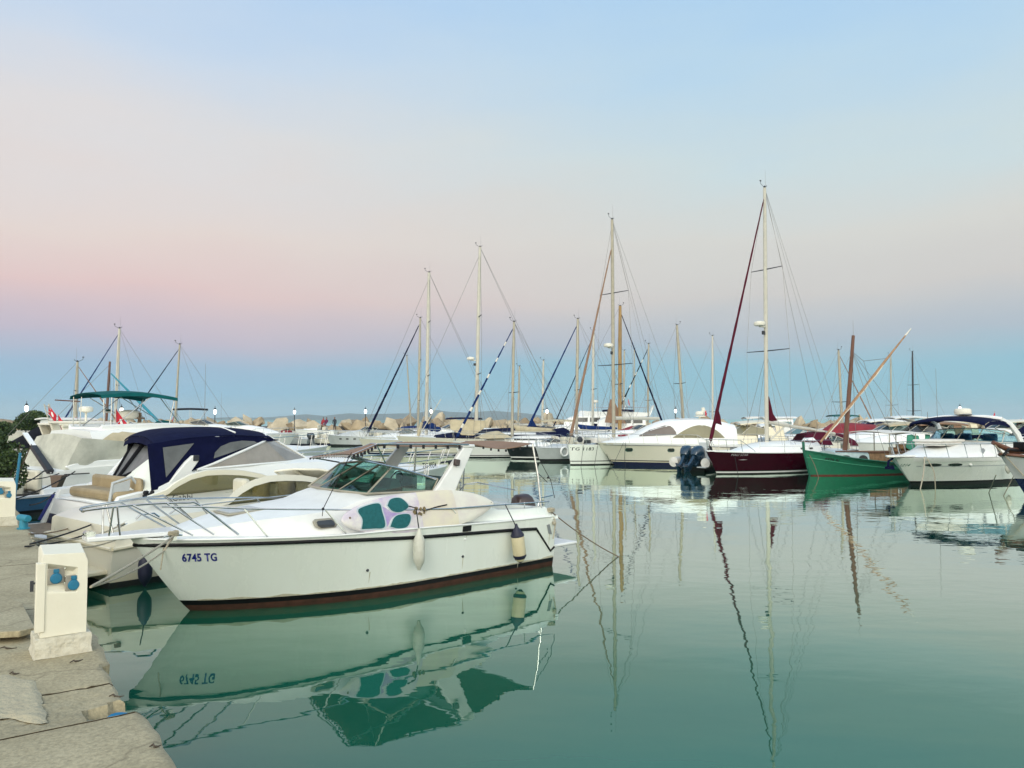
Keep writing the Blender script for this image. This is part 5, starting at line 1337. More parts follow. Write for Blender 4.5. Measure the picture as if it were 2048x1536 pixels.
# bow rails (two bars)
for zt_ in (.55, .28):
    pts = []
    for sd in (-1, 1):
        l = []
        for i in range(15):
            T = lerp(.46, 1.0, i / 14); q = HC.pt(T, HC.sheer(T)); l.append(Vector((q.x + .22, sd * max(.07, q.y - .12), q.z + zt_ * min(1, .35 + i / 3))))
        pts.append(l)
    MB().tube(pts[0] + pts[1][::-1], .016, 6).build('bow_rail', 'steel', t)
b = MB()
for sd in (-1, 1):
    for i in range(7):
        T = lerp(.50, .985, i / 6); q = HC.pt(T, HC.sheer(T)); y = sd * max(.07, q.y - .12); b.tube([(q.x - .05, y, q.z), (q.x + .22, y, q.z + .55)], .012, 5)
b.build('stanchions', 'steel', t)
p = FC.y(846, 937, -.35); 
q = HC.find(FC, 844, 938, -1); bx0, bz0 = q.x, q.z
lettering(t, 'TG 9934', .23, lambda u, v: Vector((bx0 + u, -(HC.y_at(bx0 + u, bz0 + v) + .01), bz0 + v)), 'paint_black', 'registration_lettering', .02)
b = MB(); b.tube([(10.6, 0, 1.16), (11.1, 0, 1.2), (11.2, 0, 1.05)], .035, 6); b.prism([(10.9, -.03, 1.2), (11.25, -.03, 1.12), (11.1, -.03, .92), (11.0, -.03, 1.0)], (0, .06, 0)); b.build('anchor', 'dark_metal', t)
HC.patch(t, 'hull_vent', 'gelcoat_grey', [(1.6, .80), (2.6, .86), (2.4, .92), (1.9, .90)], -1, .01)
# ropes of the canopy cruiser
k0 = FC.w((.9, -1.55, 1.02)); ball_ = MB()
for i in range(9): ball_.ball(k0 + Vector((.07 * math.sin(i * 2.2), .05 * math.cos(i * 1.3), .06 * math.sin(i * 1.7) - .02)), .045, 7)
ball_.tube([k0 + Vector((.03, -.02, -.03)), k0 + Vector((.05, -.03, -.28))], .014, 5); ball_.tube([k0 + Vector((-.03, -.02, -.03)), k0 + Vector((-.08, -.04, -.2)), k0 + Vector((-.0, -.03, -.26))], .014, 5)
for q, s_ in (((60, 1093), .10), ((50, 1098), .22)):
    e_ = onquay(*q); ball_.tube(sag(k0, Vector((e_.x, e_.y, QZ + .03)), s_), .012, 6)
tag(ball_.build('mooring_rope', 'rope_dark'), 'black doubled stern rope of the navy canopy cruiser with a thick knot', 'rope', 'mooring ropes')

# ---- white flybridge yacht with canvas cockpit cover and teal bimini
FD = Frame(-14.5715, 23.6518, 52)
t = FD.thing('flybridge_yacht', 'white yacht with a cream cockpit cover below and a teal bimini on its flybridge', 'motor yacht')
HD = Hull(10.2, 1.85, [(0, .95), (.1, 1.05), (.4, 1.15), (1, 1.4)], over=.9, draft=.5, rake=.25, t0=.45, stern=.93, wl=.93)
HD.build(t, [(.08, 'antifoul_black'), (.16, 'black_paint')], 'gelcoat_clean')
HD.deck(t, 'gelcoat_deck', .05)
trunk(t, 'deckhouse', [(.95, [(1.62, 1.0), (1.56, 1.9), (1.4, 2.12), (0, 2.18)]), (2.6, [(1.64, 1.05), (1.52, 1.95), (1.35, 2.18), (0, 2.24)]), (4.6, [(1.6, 1.1), (1.4, 1.92), (1.2, 2.16), (0, 2.24)]), (6.0, [(1.5, 1.15), (1.2, 1.66), (1.0, 1.88), (0, 1.98)]), (7.2, [(1.25, 1.2), (.95, 1.45), (.7, 1.56), (0, 1.62)]), (9.6, [(.5, 1.3), (.3, 1.38), (.2, 1.42), (0, 1.43)])], 'gelcoat_clean')
# cream canvas closing the cockpit
q = [FD.y(*p, -1.68) for p in ((128, 944), (164, 876), (290, 886), (262, 938))]
g = []
for i in range(13):
    u = i / 12; a = q[0].lerp(q[3], u); c = q[1].lerp(q[2], u); g.append([a.lerp(c, k / 8) + Vector((0, -.05 * math.sin(k / 8 * math.pi) * math.sin(u * 7), 0)) for k in range(9)])
cv = MB().sheet(g, .014)
cv.sheet([[Vector((q[0].x, y, q[0].z)), Vector((q[1].x, y * .97, q[1].z + .12 * (1 - (y / 1.68) ** 2)))] for y in (-1.68, -1.1, -.4, .4, 1.1, 1.68)], .014)
cv.build('cockpit_cover', 'canvas_cream', t, smooth=60)
lo_ = [FD.y(*p, -1.66) for p in ((203, 881), (235, 884), (268, 886), (308, 878))]; hi_ = [FD.y(*p, -1.30) + Vector((0, 0, .05)) for p in ((232, 866), (245, 863), (270, 864), (305, 872))]
MB().sheet([[lo_[k], lo_[k].lerp(hi_[k], .5) + Vector((0, -.06, .04)), hi_[k]] for k in range(4)], .02).build('sunroof_cover', 'canvas_beige', t, smooth=60)
b = MB(); b.box((.2, 0, .28), (1.0, 3.1, .1)); b.build('swim_platform', 'gelcoat_clean', t, bevel=.03)
b = MB(); b.prism([(.35, -1.72, .95), (.15, -1.72, 1.1), (.6, -1.72, 1.25), (2.6, -1.72, 1.25), (2.6, -1.72, .95)], (0, .1, 0)); b.build('bulwark', 'gelcoat_clean', t, bevel=.03)
b = MB(); b.box((.42, -1.86, .88), (.7, .03, .03)); b.build('transom_handle', 'rubber_black', t)
MB().tube([FD.y(252, 880, -1.6), FD.y(257, 912, -1.6)], .03, 6).build('cover_pole', 'rubber_black', t)
MB().box((1.05, -.4, 1.2), (.6, 1.8, .34)).build('cockpit_seat', 'cushion_tan', t, bevel=.09)
# flybridge gear
zf = 2.22
trunk(t, 'flybridge', [(1.4, [(1.2, zf - .1), (1.22, zf + .05), (1.15, zf + .10), (1.05, zf + .02)]), (3.5, [(1.2, zf - .1), (1.22, zf + .10), (1.15, zf + .15), (1.05, zf + .05)]), (5.0, [(.9, zf - .2), (.9, zf), (.8, zf + .04), (.7, zf - .04)])], 'gelcoat_clean', mirror=True)
rows = []
bl, br, bm_ = FD.y(203, 791, -1.15), FD.y(352, 797, -1.0), FD.y(275, 787, -1.1)
for i in range(9):
    u = i / 8; x = lerp(bl.x, br.x, u); z = lerp(bl.z, br.z, u) + .11 * math.sin(u * math.pi)
    rows.append([(x, 1.12 * v, z + .10 * (1 - v * v) - (.0 if abs(v) < 1 else .09)) for v in (-1, -.97, -.5, 0, .5, .97, 1)])
MB().sheet(rows, .015).build('bimini', 'canvas_teal', t, smooth=45)
b = MB()
for sd in (-1, 1):
    for a, c in (((1.5, 2.2), (bl.x + .1, bl.z)), ((1.7, 2.2), (bl.x + .35, bl.z)), ((3.6, 2.25), (2.0, 3.2)), ((3.6, 2.25), (br.x - .1, br.z)), ((1.7, 2.2), (3.0, 3.25)), ((4.1, 2.2), (3.3, 3.2))): b.tube([(a[0], sd * 1.1, a[1]), (c[0], sd * 1.08, c[1])], .016, 6)
b.split('bimini_frame', 'steel', t)
p = FD.y(257, 838, 0); radar(t, p, .33, post=.28)
p = FD.y(326, 852, -.6); b = MB(); b.ball((p.x, p.y, p.z - .05), .34, 12, 0, (1.1, .9, .75)); b.build('covered_helm', 'canvas_teal', t)
p = FD.y(287, 850, -.5); b = MB(); b.box((p.x, p.y, p.z), (.35, .35, .16)); b.tube([(p.x, p.y, 2.15), p], .07, 8); b.build('helm_seat', 'vinyl_seat', t, bevel=.05)
p = FD.y(279, 855, -.2); b = MB(); b.tube([p, p + Vector((0, 0, .5))], .06, 8); b.lathe([(.16, 0), (.16, .06)], p + Vector((0, 0, .28)), 10); b.build('searchlight', 'rope_brown', t)
p = FD.y(232, 864, -.9); flag(t, p, .8, .62, (.8, -.5), .85, lean=(-.03, 0))
whip(t, FD.y(409, 852, .2), 2.3, .009)
whip(t, FD.y(225, 850, .3), 1.6, .008)
bow_rail(t, HD, .5, .99, .55, .12, 7)
b = MB(); b.lathe([(.10, 0), (.17, .05), (.14, .12)], FD.y(214, 826, .2), 10); b.build('horn', 'steel', t)
# ================================================================== BOATS ACROSS THE BASIN
def bow_frame(px, Y, stern_deg, L):
    b = at(px, 838, Y); a = R(stern_deg)
    return Frame(b.x + L * math.cos(a), Y + L * math.sin(a), stern_deg + 180)

# ---- cream hardtop yacht
F_ = bow_frame(1229, 42.0, 3, 8.6)
t = F_.thing('hardtop_yacht', 'cream hardtop yacht with a navy bottom and brown tinted windows, left of the maroon sailboat', 'motor yacht')
H_ = Hull(8.6, 1.7, [(0, 1.0), (.3, 1.12), (.6, 1.2), (1, 1.22)], over=.95, draft=.5, rake=.2, t0=.45, stern=.94, pa=2.6, wl=.92, flare=.5)
H_.build(t, [(.20, 'antifoul_navy'), (.25, 'gelcoat_cream'), (.30, 'black_paint')], 'gelcoat_ivory'); H_.deck(t, 'gelcoat_clean', .05)
H_.band(t, 'sheer_band', 'gelcoat_clean', lambda T: H_.sheer(T) - .10, lambda T: H_.sheer(T) + .01, off=.01)
b = MB(); b.tube(H_.around(lambda T: H_.sheer(T) - .11, .012), .016, 5); b.build('rub_rail', 'dark_metal', t)
_, sf = trunk(t, 'deckhouse', [(2.3, [(1.5, 1.05), (1.42, 1.6), (1.3, 1.95), (1.0, 2.18), (0, 2.24)]), (3.4, [(1.52, 1.1), (1.42, 1.62), (1.3, 2.12), (1.0, 2.42), (0, 2.50)]), (5.0, [(1.5, 1.12), (1.38, 1.66), (1.22, 2.16), (.95, 2.44), (0, 2.53)]), (6.1, [(1.45, 1.14), (1.25, 1.62), (1.08, 2.10), (.85, 2.32), (0, 2.40)]), (7.0, [(1.38, 1.16), (1.12, 1.56), (.98, 1.84), (.7, 1.97), (0, 2.04)]), (7.6, [(1.2, 1.17), (.95, 1.45), (.8, 1.58), (.55, 1.66), (0, 1.70)]), (8.4, [(.85, 1.2), (.66, 1.32), (.5, 1.40), (.3, 1.44), (0, 1.46)]), (9.3, [(.3, 1.22), (.25, 1.24), (.15, 1.26), (.1, 1.27), (0, 1.27)])], 'gelcoat_clean')
side_glass(t, 'side_window', 'glass_olive', sf, (3.0, 5.75), lambda x: 1.50, lambda x: 1.52 + .66 * max(0, math.sin(math.pi * min(1, max(0, (x - 3.0) / 2.75)) ** .85)), .012)
side_glass(t, 'front_window', 'glass_brown', sf, (5.55, 7.45), [(5.55, 1.66), (7.45, 1.58)], [(5.55, 1.80), (5.75, 2.12), (6.1, 2.16), (6.9, 1.92), (7.45, 1.62)], .012)
for x in (4.6, 5.9, 8.0):
    o_ = rrect(x, .86, .36, .20, .08); pf = H_.patch(t, 'porthole', 'steel', o_, 1, .012); H_.patch(pf, 'pane', 'glass_dark', rrect(x, .86, .28, .14, .06), 1, .02)
bow_rail(t, H_, .40, .985, .48, .12, 8)
H_.patch(t, 'stern_vent', 'motor_grey', rrect(2.35, .90, .9, .26, .1), 1, .02)
p = F_.y(1398, 836, 0); b = MB(); b.tube([(p.x, 0, 2.4), (p.x - .05, 0, p.z + .1)], .05, 8); b.lathe([(.18, 0), (.24, .05), (.24, .15), (.18, .22)], (p.x - .05, 0, p.z + .15), 12); b.box((p.x - .2, .1, p.z + .42), (.16, .1, .3)); b.box((p.x - .05, 0, p.z + .10), (.5, .4, .05)); b.build('radar_mast', 'radar_white', t)
flag(t, (p.x - .2, .2, p.z + .1), .35, .25, (-.5, 0), .7, disc=False)
rope('pair of dark mooring lines falling from the bow of the cream hardtop yacht', [F_.w((8.2, 1.0, 1.25)), F_.w((8.35, 1.5, .55)), F_.w((8.4, 1.9, -.05))], .012)
rope('dark mooring line slanting forward from the bow of the cream hardtop yacht', [F_.w((8.3, .95, 1.25)), F_.w((9.2, 2.2, -.05))], .010, s=.03)

# ---- rigid inflatable with two outboards
F_ = Frame(8.75, 37.3, 48)
t = F_.thing('inflatable_boat', 'pale inflatable boat with two tilted dark blue outboards, between the yacht and the maroon sailboat', 'inflatable boat')
b = MB()
for sd in (1, -1):
    b.tube(smooth_path([(-.45, sd * .85, .42), (-.1, sd * .85, .42), (2.2, sd * .85, .44), (3.2, sd * .6, .52), (3.6, sd * .0, .60)], 5), [.06, .14] + [.24] * 18 + [.2], 12)
b.build('tube', 'canvas_white', t)
b = MB(); b.prism([(0, -.62, -.1), (0, .62, -.1), (0, .62, .52), (0, -.62, .52)], (.06, 0, 0)); b.prism([(0, -.6, -.1), (3, -.3, -.05), (3, .3, -.05), (0, .6, -.1)], (0, 0, .25)); b.build('hull', 'antifoul_black', t)
b = MB(); b.box((1.0, 0, .75), (.5, .55, .75)); b.box((1.05, 0, 1.2), (.06, .5, .3)); b.build('console', 'gelcoat_grey', t, bevel=.04)
b = MB(); b.tube([(.2, -.8, .66), (.9, -.85, .74), (1.8, -.85, .72)], .02, 6); b.tube([(.2, .8, .66), (.9, .85, .74)], .02, 6); b.build('grab_line', 'rope_dark', t)
for y in (.38, -.22): outboard(t, (-.05, y, .45), R(180 + (8 if y > 0 else -4)), R(52), 1.22, 'motor_blue', 'motor_blue')
b = MB(); b.box((-.35, -.75, .22), (.5, .5, .05)); b.build('boarding_step', 'gelcoat_grey', t, bevel=.01)

# ---- maroon sailboat
F_ = bow_frame(1433, 35.1, 33, 8.6)
t = F_.thing('sailboat', 'sailboat with a glossy maroon hull, white waterline stripe and maroon furled jib', 'sailboat')
H_ = Hull(8.6, 1.62, [(0, .95), (.4, .93), (.75, .96), (1, 1.04)], over=.62, draft=.4, rake=.3, t0=.5, stern=.78, pa=2.3, wl=.9, flare=.25)
H_.build(t, [(.055, 'antifoul_black'), (.125, 'gelcoat_clean'), (.165, 'black_paint')], 'hull_maroon'); H_.deck(t, 'gelcoat_deck', .05)
b = MB(); b.tube(H_.around(lambda T: H_.sheer(T) + .015, .004, 30), .03, 6); b.build('toe_rail', 'gelcoat_clean', t)
_, sf = trunk(t, 'coachroof', [(2.4, [(1.05, .92), (.98, 1.22), (.8, 1.32), (0, 1.36)]), (3.6, [(1.12, .92), (1.0, 1.28), (.8, 1.38), (0, 1.43)]), (5.2, [(1.02, .92), (.88, 1.26), (.7, 1.36), (0, 1.42)]), (6.6, [(.7, .95), (.55, 1.14), (.4, 1.2), (0, 1.24)]), (7.6, [(.3, .98), (.2, 1.02), (.12, 1.04), (0, 1.05)])], 'gelcoat_clean')
for x in (3.1, 3.75):
    side_glass(t, 'cabin_window', 'glass_dark', sf, (x, x + .28), lambda q: 1.05, lambda q: 1.14)
rig(t, 5.15, 1.40, 13.75, (9.15, 0, 1.1), (-.2, 0, .95), 1.25, rake=.12, r=.095, spread=((.354, 1.25), (.675, .92)), jib='canvas_maroon', jr=.075, boom=(5.2, 2.35, -.62, 'aluminium_white', .085), radar_z=6.95, clew=(.845, .915, .42), wire_r=.009)
MB().sheet([[(5.0, 0, 3.6), (4.95, .02, 3.55)], [(4.98, .0, 2.9), (4.72, .04, 2.75)], [(4.98, 0, 2.38), (4.42, .06, 2.42)]], .02).build('mainsail_corner', 'canvas_maroon', t)
b = MB(); b.tube([(4.9, 0, 1.5), (3.7, 0, 2.2)], .04, 6); b.build('boom_strut', 'aluminium_white', t)
bow_rail(t, H_, .80, .99, .55, .1, 3)
b = MB()
for sd in (1, -1):
    top = []
    for i in range(6):
        T = lerp(.06, .78, i / 5); q = H_.pt(T, H_.sheer(T)); a = Vector((q.x, sd * (q.y - .08), q.z)); b.tube([a, a + Vector((0, 0, .58))], .012, 5); top.append(a + Vector((0, 0, .56)))
    b.tube(top, .007, 4); b.tube([p - Vector((0, 0, .26)) for p in top], .006, 4)
b.build('guard_rail', 'steel', t)
b = MB(); b.sheet([[(2.3, -.9, 1.25), (2.35, -.4, 1.75), (2.35, .4, 1.75), (2.3, .9, 1.25)], [(1.4, -1.0, 1.2), (1.3, -.5, 1.85), (1.3, .5, 1.85), (1.4, 1.0, 1.2)]], .012); b.build('sprayhood', 'canvas_maroon', t)
b = MB(); b.tube([(.7 + .0, .0 + .45 * math.cos(a * math.pi / 10), 1.45 + .45 * math.sin(a * math.pi / 10)) for a in range(20)], .016, 6, closed=True); b.tube([(.7, -.45, 1.45), (.7, .45, 1.45)], .01, 5); b.tube([(.7, 0, .95), (.7, 0, 1.45)], .05, 6); b.build('steering_wheel', 'steel', t)
q0 = H_.t_at(8.2, .85); q = H_.find(F_, 1461, 912); x0, z0 = q.x, q.z
lettering(t, 'MALI STAR', .155, lambda u, v: Vector((x0 - u * .95, H_.y_at(x0 - u * .95, z0 + v) + .008, z0 + v)), 'paint_silver', 'name_lettering', -.01)
for x, w_ in ((8.05, .4), (4.2, .5)): H_.patch(t, 'hull_emblem', 'paint_silver', [(x, .66), (x - w_ * .5, .685), (x - w_, .67), (x - w_ * .5, .65)], 1, .007)
b = MB(); b.prism([(8.9, -.03, 1.08), (9.15, -.03, 1.12), (9.05, -.03, 1.3), (8.95, -.03, 1.22)], (0, .06, 0)); b.build('anchor', 'black_paint', t)
p = F_.w((3.2, 1.78, .93)); fender('plain white fender on the side of the maroon sailboat', p, .55, .11, 'fender_white', line=[p + Vector((0, .06, .3))])
rope('dark mooring line dropping from the bow of the maroon sailboat', [F_.w((8.2, .65, 1.0)), F_.w((8.35, 1.0, -.05))], .012, s=.0)

# ---- green wooden boat
F_ = bow_frame(1619, 34.1, 27, 8.2)
t = F_.thing('wooden_boat', 'green wooden fishing boat with a raked brown mast and a long slanting yard', 'fishing boat')
H_ = Hull(8.2, 1.45, [(0, .80), (.25, .58), (.5, .56), (.75, .76), (.92, 1.0), (1, 1.14)], over=.36, draft=.4, rake=.15, t0=.48, stern=.55, pa=2.1, pb=.8, wl=.84, wa=1.8, flare=.3)
H_.build(t, [(.05, 'antifoul_red')], 'hull_green', n=34); H_.deck(t, 'wood_cabin', .04, .10)
mat('paint_green_pale', (.07, .36, .22), .5, var=.3, scale=8); mat('paint_green_dark', (.012, .14, .085), .5, var=.4, scale=6); mat('paint_cabin_blue', (.42, .55, .56), .5, var=.25, scale=4)
b = MB(); b.tube(H_.around(lambda T: H_.sheer(T) - .02, .012), .035, 6); b.build('gunwale', 'paint_green_dark', t)
b = MB(); b.tube(H_.around(lambda T: H_.sheer(T) - .20 - .12 * T, .006), .022, 5); b.build('strake', 'paint_green_pale', t)
b = MB(); q = [H_.pt(1, z) for z in (0.02, .3, .6, .9, 1.12)]; b.tube([(p.x + .03, 0, p.z) for p in q] + [(q[-1].x + .06, 0, 1.50)], [.05, .05, .05, .055, .06, .06], 6); b.build('stem_post', 'paint_green_dark', t)
_, sf = trunk(t, 'fore_cabin', [(5.7, [(1.08, .48), (1.04, .92), (.98, 1.0), (0, 1.06)]), (6.5, [(.86, .5), (.82, .98), (.76, 1.05), (0, 1.10)]), (7.15, [(.5, .7), (.45, 1.0), (.36, 1.05), (0, 1.08)])], 'paint_cabin_blue')
_, sw = trunk(t, 'wheelhouse', [(2.2, [(1.1, .48), (1.08, .90), (1.04, .96), (0, 1.0)]), (5.68, [(1.1, .48), (1.06, .94), (1.0, 1.0), (0, 1.05)])], 'wood_cabin')
MB().tube([(2.1, 1.13, .99), (5.7, 1.08, 1.03), (6.5, .86, 1.07), (7.15, .46, 1.07)], .03, 6).build('cabin_trim', 'wood_brown', t)
for x in (5.78, 6.55): side_glass(t, 'arched_window', 'glass_dark', sf, (x, x + .46), lambda q: .70, lambda q, x=x: .70 + .20 * math.sqrt(max(0, 1 - ((q - x - .23) / .23) ** 2)) + .002, .015)
o_ = MB().prism([(3.9, 1.10, .66), (3.68, 1.10, .66), (3.68, 1.10, .92), (3.9, 1.10, .92)], (0, .02, 0)).build('side_port', 'gelcoat_clean', t, bevel=.02); MB().prism([(3.84, 1.11, .70), (3.74, 1.11, .70), (3.74, 1.11, .86), (3.84, 1.11, .86)], (0, .018, 0)).build('pane', 'glass_dark', o_)
mx_ = 6.0; zt_ = at(1707, 675, 36.3).z
MB().tube([(mx_, 0, .95), (mx_ - .35, 0, 3.6), (mx_ - .72, 0, zt_)], [.11, .095, .07], 8).build('mast', 'wood_brown', t)
y0 = F_.y(1641, 884, .15); y1 = F_.y(1822, 657, .15)
MB().tube([y0, y0.lerp(y1, .35) - Vector((0, 0, .05)), y0.lerp(y1, .7), y1.lerp(y0, .06)], [.045, .065, .058, .03], 8).build('yard', 'wood_yard', t)
o_ = MB(); o_.tube([y1.lerp(y0, .07), y1], [.045, .02], 6); o_.tube([y0.lerp(y1, k / 24) + Vector((0, .03, -.075 - .03 * math.sin(k * 1.9))) for k in range(1, 17)], .035, 6); o_.build('furled_sail', 'sail_white', t)
b = MB(); pk = Vector((mx_ - .62, 0, zt_ - .75)); pv = F_.y(1727, 722, .1)
b.tube([pk, pv, y0.lerp(y1, .72)], .012, 4); b.tube([pv, y0.lerp(y1, .52)], .012, 4)
for x, y in ((3.6, 1.3), (4.9, 1.35), (3.6, -1.3), (1.0, .8)): b.tube([pk, (x, y, .6)], .010, 4)
b.tube([pk, (8.3, 0, 1.2)], .010, 4); b.build('stays', 'wire', t)
whip(t, (mx_ - .72, 0, zt_), .7, .01)
rows = [[(x, 1.15 * v, z + .10 * (1 - v * v)) for v in (-1, -.5, 0, .5, 1)] for x, z in ((4.6, 1.86), (3.5, 1.90), (2.2, 1.84), (.9, 1.74))]
MB().sheet(rows, .03).build('awning', 'canvas_white', t)
b = MB()
for x in (4.4, 2.6, 1.0):
    for sd in (1, -1): b.tube([(x, sd * 1.1, .55), (x, sd * 1.1, 1.82)], .025, 6)
b.build('awning_frame', 'aluminium', t)
b = MB()
for x, w_, z in ((3.0, .45, 1.75), (2.55, .35, 1.70), (1.7, .3, 1.78)): b.sheet([[(x, .95, z), (x - w_ * .5, 1.0, z + .04), (x - w_, .95, z)], [(x + .1, 1.0, z - .3), (x - w_ * .5, 1.06, z - .36), (x - w_ + .02, 1.0, z - .3)], [(x + .18, .98, z - .55), (x - w_ * .5, 1.04, z - .75), (x - w_ - .05, .97, z - .6)]], .03)
b.build('hanging_cloth', 'canvas_green', t)
b = MB(); rnd = random.Random(4)
for i in range(26): b.box((rnd.uniform(.9, 3.6), rnd.uniform(.3, 1.0), rnd.uniform(1.02, 1.28)), (rnd.uniform(.1, .4), rnd.uniform(.1, .3), rnd.uniform(.06, .3)), 0, Matrix.Rotation(rnd.uniform(0, 3), 3, 'Z'))
b.build('deck_gear', 'wood_cabin', t, bevel=.01)
q = H_.find(F_, 1648, 920); x0 = q.x
lettering(t, '4978 BI', .19, lambda u, v: Vector((x0 - u, H_.y_at(x0 - u, H_.zs_at(x0 - u) - .30 + v) + .014, H_.zs_at(x0 - u) - .30 + v)), 'paint_black', 'registration_lettering', .02)
rope('grey mooring chain and line hanging from the bow of the green wooden boat', [F_.w((8.35, .05, 1.0)), F_.w((8.5, .5, .5)), F_.w((8.7, .9, -.05))], .014, 'rope_brown')
p = F_.w((2.15, 1.68, .50)); fender('dark blue fender on the side of the green wooden boat', p, .42, .13, 'fender_navy', line=[p + Vector((0, .1, .25))])

# ---- white sailboat TG 1183
F_ = bow_frame(1141, 42.0, 40, 9.4)
t = F_.thing('sailboat', 'white sailboat lettered TG 1183 with a tan furled jib, left of the cream hardtop yacht', 'sailboat')
H_ = Hull(9.4, 1.6, [(0, 1.0), (.5, 1.0), (1, 1.12)], over=.16, draft=.4, rake=.3, t0=.5, stern=.8, pa=2.5, pb=.72, wl=.92, wa=2.1, wb=.8, flare=.15)
H_.build(t, [(.06, 'antifoul_black'), (.19, 'gelcoat'), (.235, 'black_paint')], 'gelcoat'); H_.deck(t, 'gelcoat_deck', .05)
_, sf = trunk(t, 'coachroof', [(2.0, [(1.1, .97), (1.0, 1.35), (.8, 1.44), (0, 1.5)]), (4.5, [(1.1, .97), (.98, 1.38), (.8, 1.46), (0, 1.52)]), (6.8, [(.75, 1.0), (.6, 1.22), (.45, 1.28), (0, 1.32)]), (8.2, [(.25, 1.05), (.18, 1.08), (.1, 1.1), (0, 1.1)])], 'gelcoat_clean')
side_glass(t, 'cabin_window', 'glass_dark', sf, (2.6, 5.4), lambda q: 1.14, lambda q: 1.26)
rig(t, 5.95, 1.45, 14.05, (9.5, 0, 1.2), (-.2, 0, 1.0), 1.35, rake=-.03, r=.10, m='aluminium', spread=((.33, 1.35), (.66, 1.1)), jib='canvas_tan', jr=.085, jib_top=.885, boom=(3.9, 2.55, -.02, 'aluminium_white', .10), radar_z=6.6, wire_r=.010)
bow_rail(t, H_, .74, .985, .58, .1, 4)
q = H_.find(F_, 1140, 896); x0 = q.x
lettering(t, 'TG 1183', .23, lambda u, v: Vector((x0 - u * 1.15, H_.y_at(x0 - u * 1.15, .80 + v) + .008, .80 + v)), 'paint_black', 'registration_lettering', .012, 1.1)
H_.patch(t, 'hull_window', 'glass_dark', rrect(5.6, .78, .9, .10, .04), 1, .01)
b = MB(); b.box((7.6, .5, 1.32), (1.2, .5, .28)); b.tube([(8.6, .2, 1.15), (8.8, .25, 1.5)], .12, 8); b.build('stowed_gear', 'canvas_white', t, bevel=.08)
b = MB(); b.ball((8.9, .22, 1.38), .17, 9); b.box((8.5, .3, 1.25), (.4, .3, .2)); b.build('anchor_windlass', 'dark_metal', t)
for k, (x, e) in enumerate(((9.0, 9.9), (8.3, 8.9), (8.0, 7.9))):
    rope(['dark bow line slanting left from the white sailboat TG 1183', 'dark bow line slanting down midway on the white sailboat TG 1183', 'dark line hanging straight down the side of the white sailboat TG 1183'][k], [F_.w((x, H_.y_at(x, .95), 1.08)), F_.w((e, H_.y_at(min(e, 9.2), .3) + 1.0 - .2 * k, -.05))], .011)

# ---- big express cruiser at the right edge
F_ = bow_frame(1822, 29.3, 34, 10.0)
t = F_.thing('express_cruiser', 'white express cruiser with a navy canopy over a big arch, at the right edge', 'motorboat')
H_ = Hull(10.0, 1.8, [(0, 1.0), (.3, 1.02), (.7, 1.04), (1, 1.06)], over=1.15, draft=.5, rake=.3, t0=.45, stern=.94, pa=2.6, pb=.75, wl=.93, wa=2.0, flare=.6)
H_.build(t, [(.10, 'antifoul_black'), (.16, 'black_paint')], 'gelcoat', n=34); H_.deck(t, 'gelcoat_deck', .05)
H_.band(t, 'hull_band', 'gelcoat_grey', lambda T: H_.sheer(T) * .68, lambda T: H_.sheer(T) * .72, off=.006)
H_.band(t, 'sheer_band', 'gelcoat_clean', lambda T: H_.sheer(T) - .13, lambda T: H_.sheer(T) + .01, off=.025)
xc = F_.y(2004, 882, 1.45).x; xt = F_.y(2010, 866, 1.38).x; xa = F_.y(2024, 850, 1.5).x
_, sf = trunk(t, 'deckhouse', [(.6, [(1.64, 1.0), (1.60, 1.30), (1.5, 1.36), (0, 1.3)]), (xc - 2.2, [(1.66, 1.02), (1.56, 1.50), (1.4, 1.58), (0, 1.6)]), (xc + .1, [(1.62, 1.04), (1.46, 1.52), (1.2, 1.60), (0, 1.64)]), (xc + 1.2, [(1.5, 1.05), (1.2, 1.44), (.9, 1.54), (0, 1.58)]), (8.6, [(1.1, 1.06), (.75, 1.30), (.5, 1.38), (0, 1.42)]), (10.4, [(.4, 1.08), (.22, 1.14), (.14, 1.16), (0, 1.17)])], 'gelcoat_clean')
windscreen(t, [(xc - 1.9, 1.52, 1.53), (xc, 1.45, 1.57), (xc + .45, .72, 1.62), (xc + .55, 0, 1.63)], [(xc - 2.0, 1.46, 1.62), (xt - .1, 1.34, 2.03), (xt + .22, .66, 2.11), (xt + .30, 0, 2.13)], 'glass_blue_clear', 'aluminium_white', .022)
b = MB()
for x, y in ((xt - .5, .6), (xt - .5, -.4), (xt - .3, -1.0)): b.box((x, y, 1.65), (.2, .55, .5))
b.build('seat', 'hull_blue', t, bevel=.08)
b = MB()
for sd in (1, -1):
    b.prism([(xa - 1.15, sd * 1.62, 1.1), (xa - .75, sd * 1.62, 1.25), (xa - .25, sd * 1.58, 1.85), (xa + .15, sd * 1.5, 2.25), (xa + .75, sd * 1.40, 2.50), (xa + .55, sd * 1.40, 2.56), (xa - .05, sd * 1.5, 2.38), (xa - .55, sd * 1.58, 1.95)], (0, -sd * .12, 0))
b.tube([(xa + .62, -1.42, 2.50), (xa + .62, -.8, 2.58), (xa + .62, .8, 2.58), (xa + .62, 1.42, 2.50)], .09, 8)
b.build('arch', 'gelcoat_clean', t, bevel=.02)
rows = []
for x, ze, zc in ((xa + .1, 2.28, 2.52), (xa + .6, 2.40, 2.58), (xa + 1.2, 2.43, 2.60), (xa + 1.7, 2.40, 2.56), (xa + 2.05, 2.32, 2.48), (xa + 2.15, 2.24, 2.42)):
    rows.append([(x, 1.46 * v, lerp(ze, zc, 1 - abs(v) ** 2.6)) for v in (-1, -.92, -.7, -.35, 0, .35, .7, .92, 1)])
cv = MB(); cv.sheet(dense(rows, 4, 2), .016)
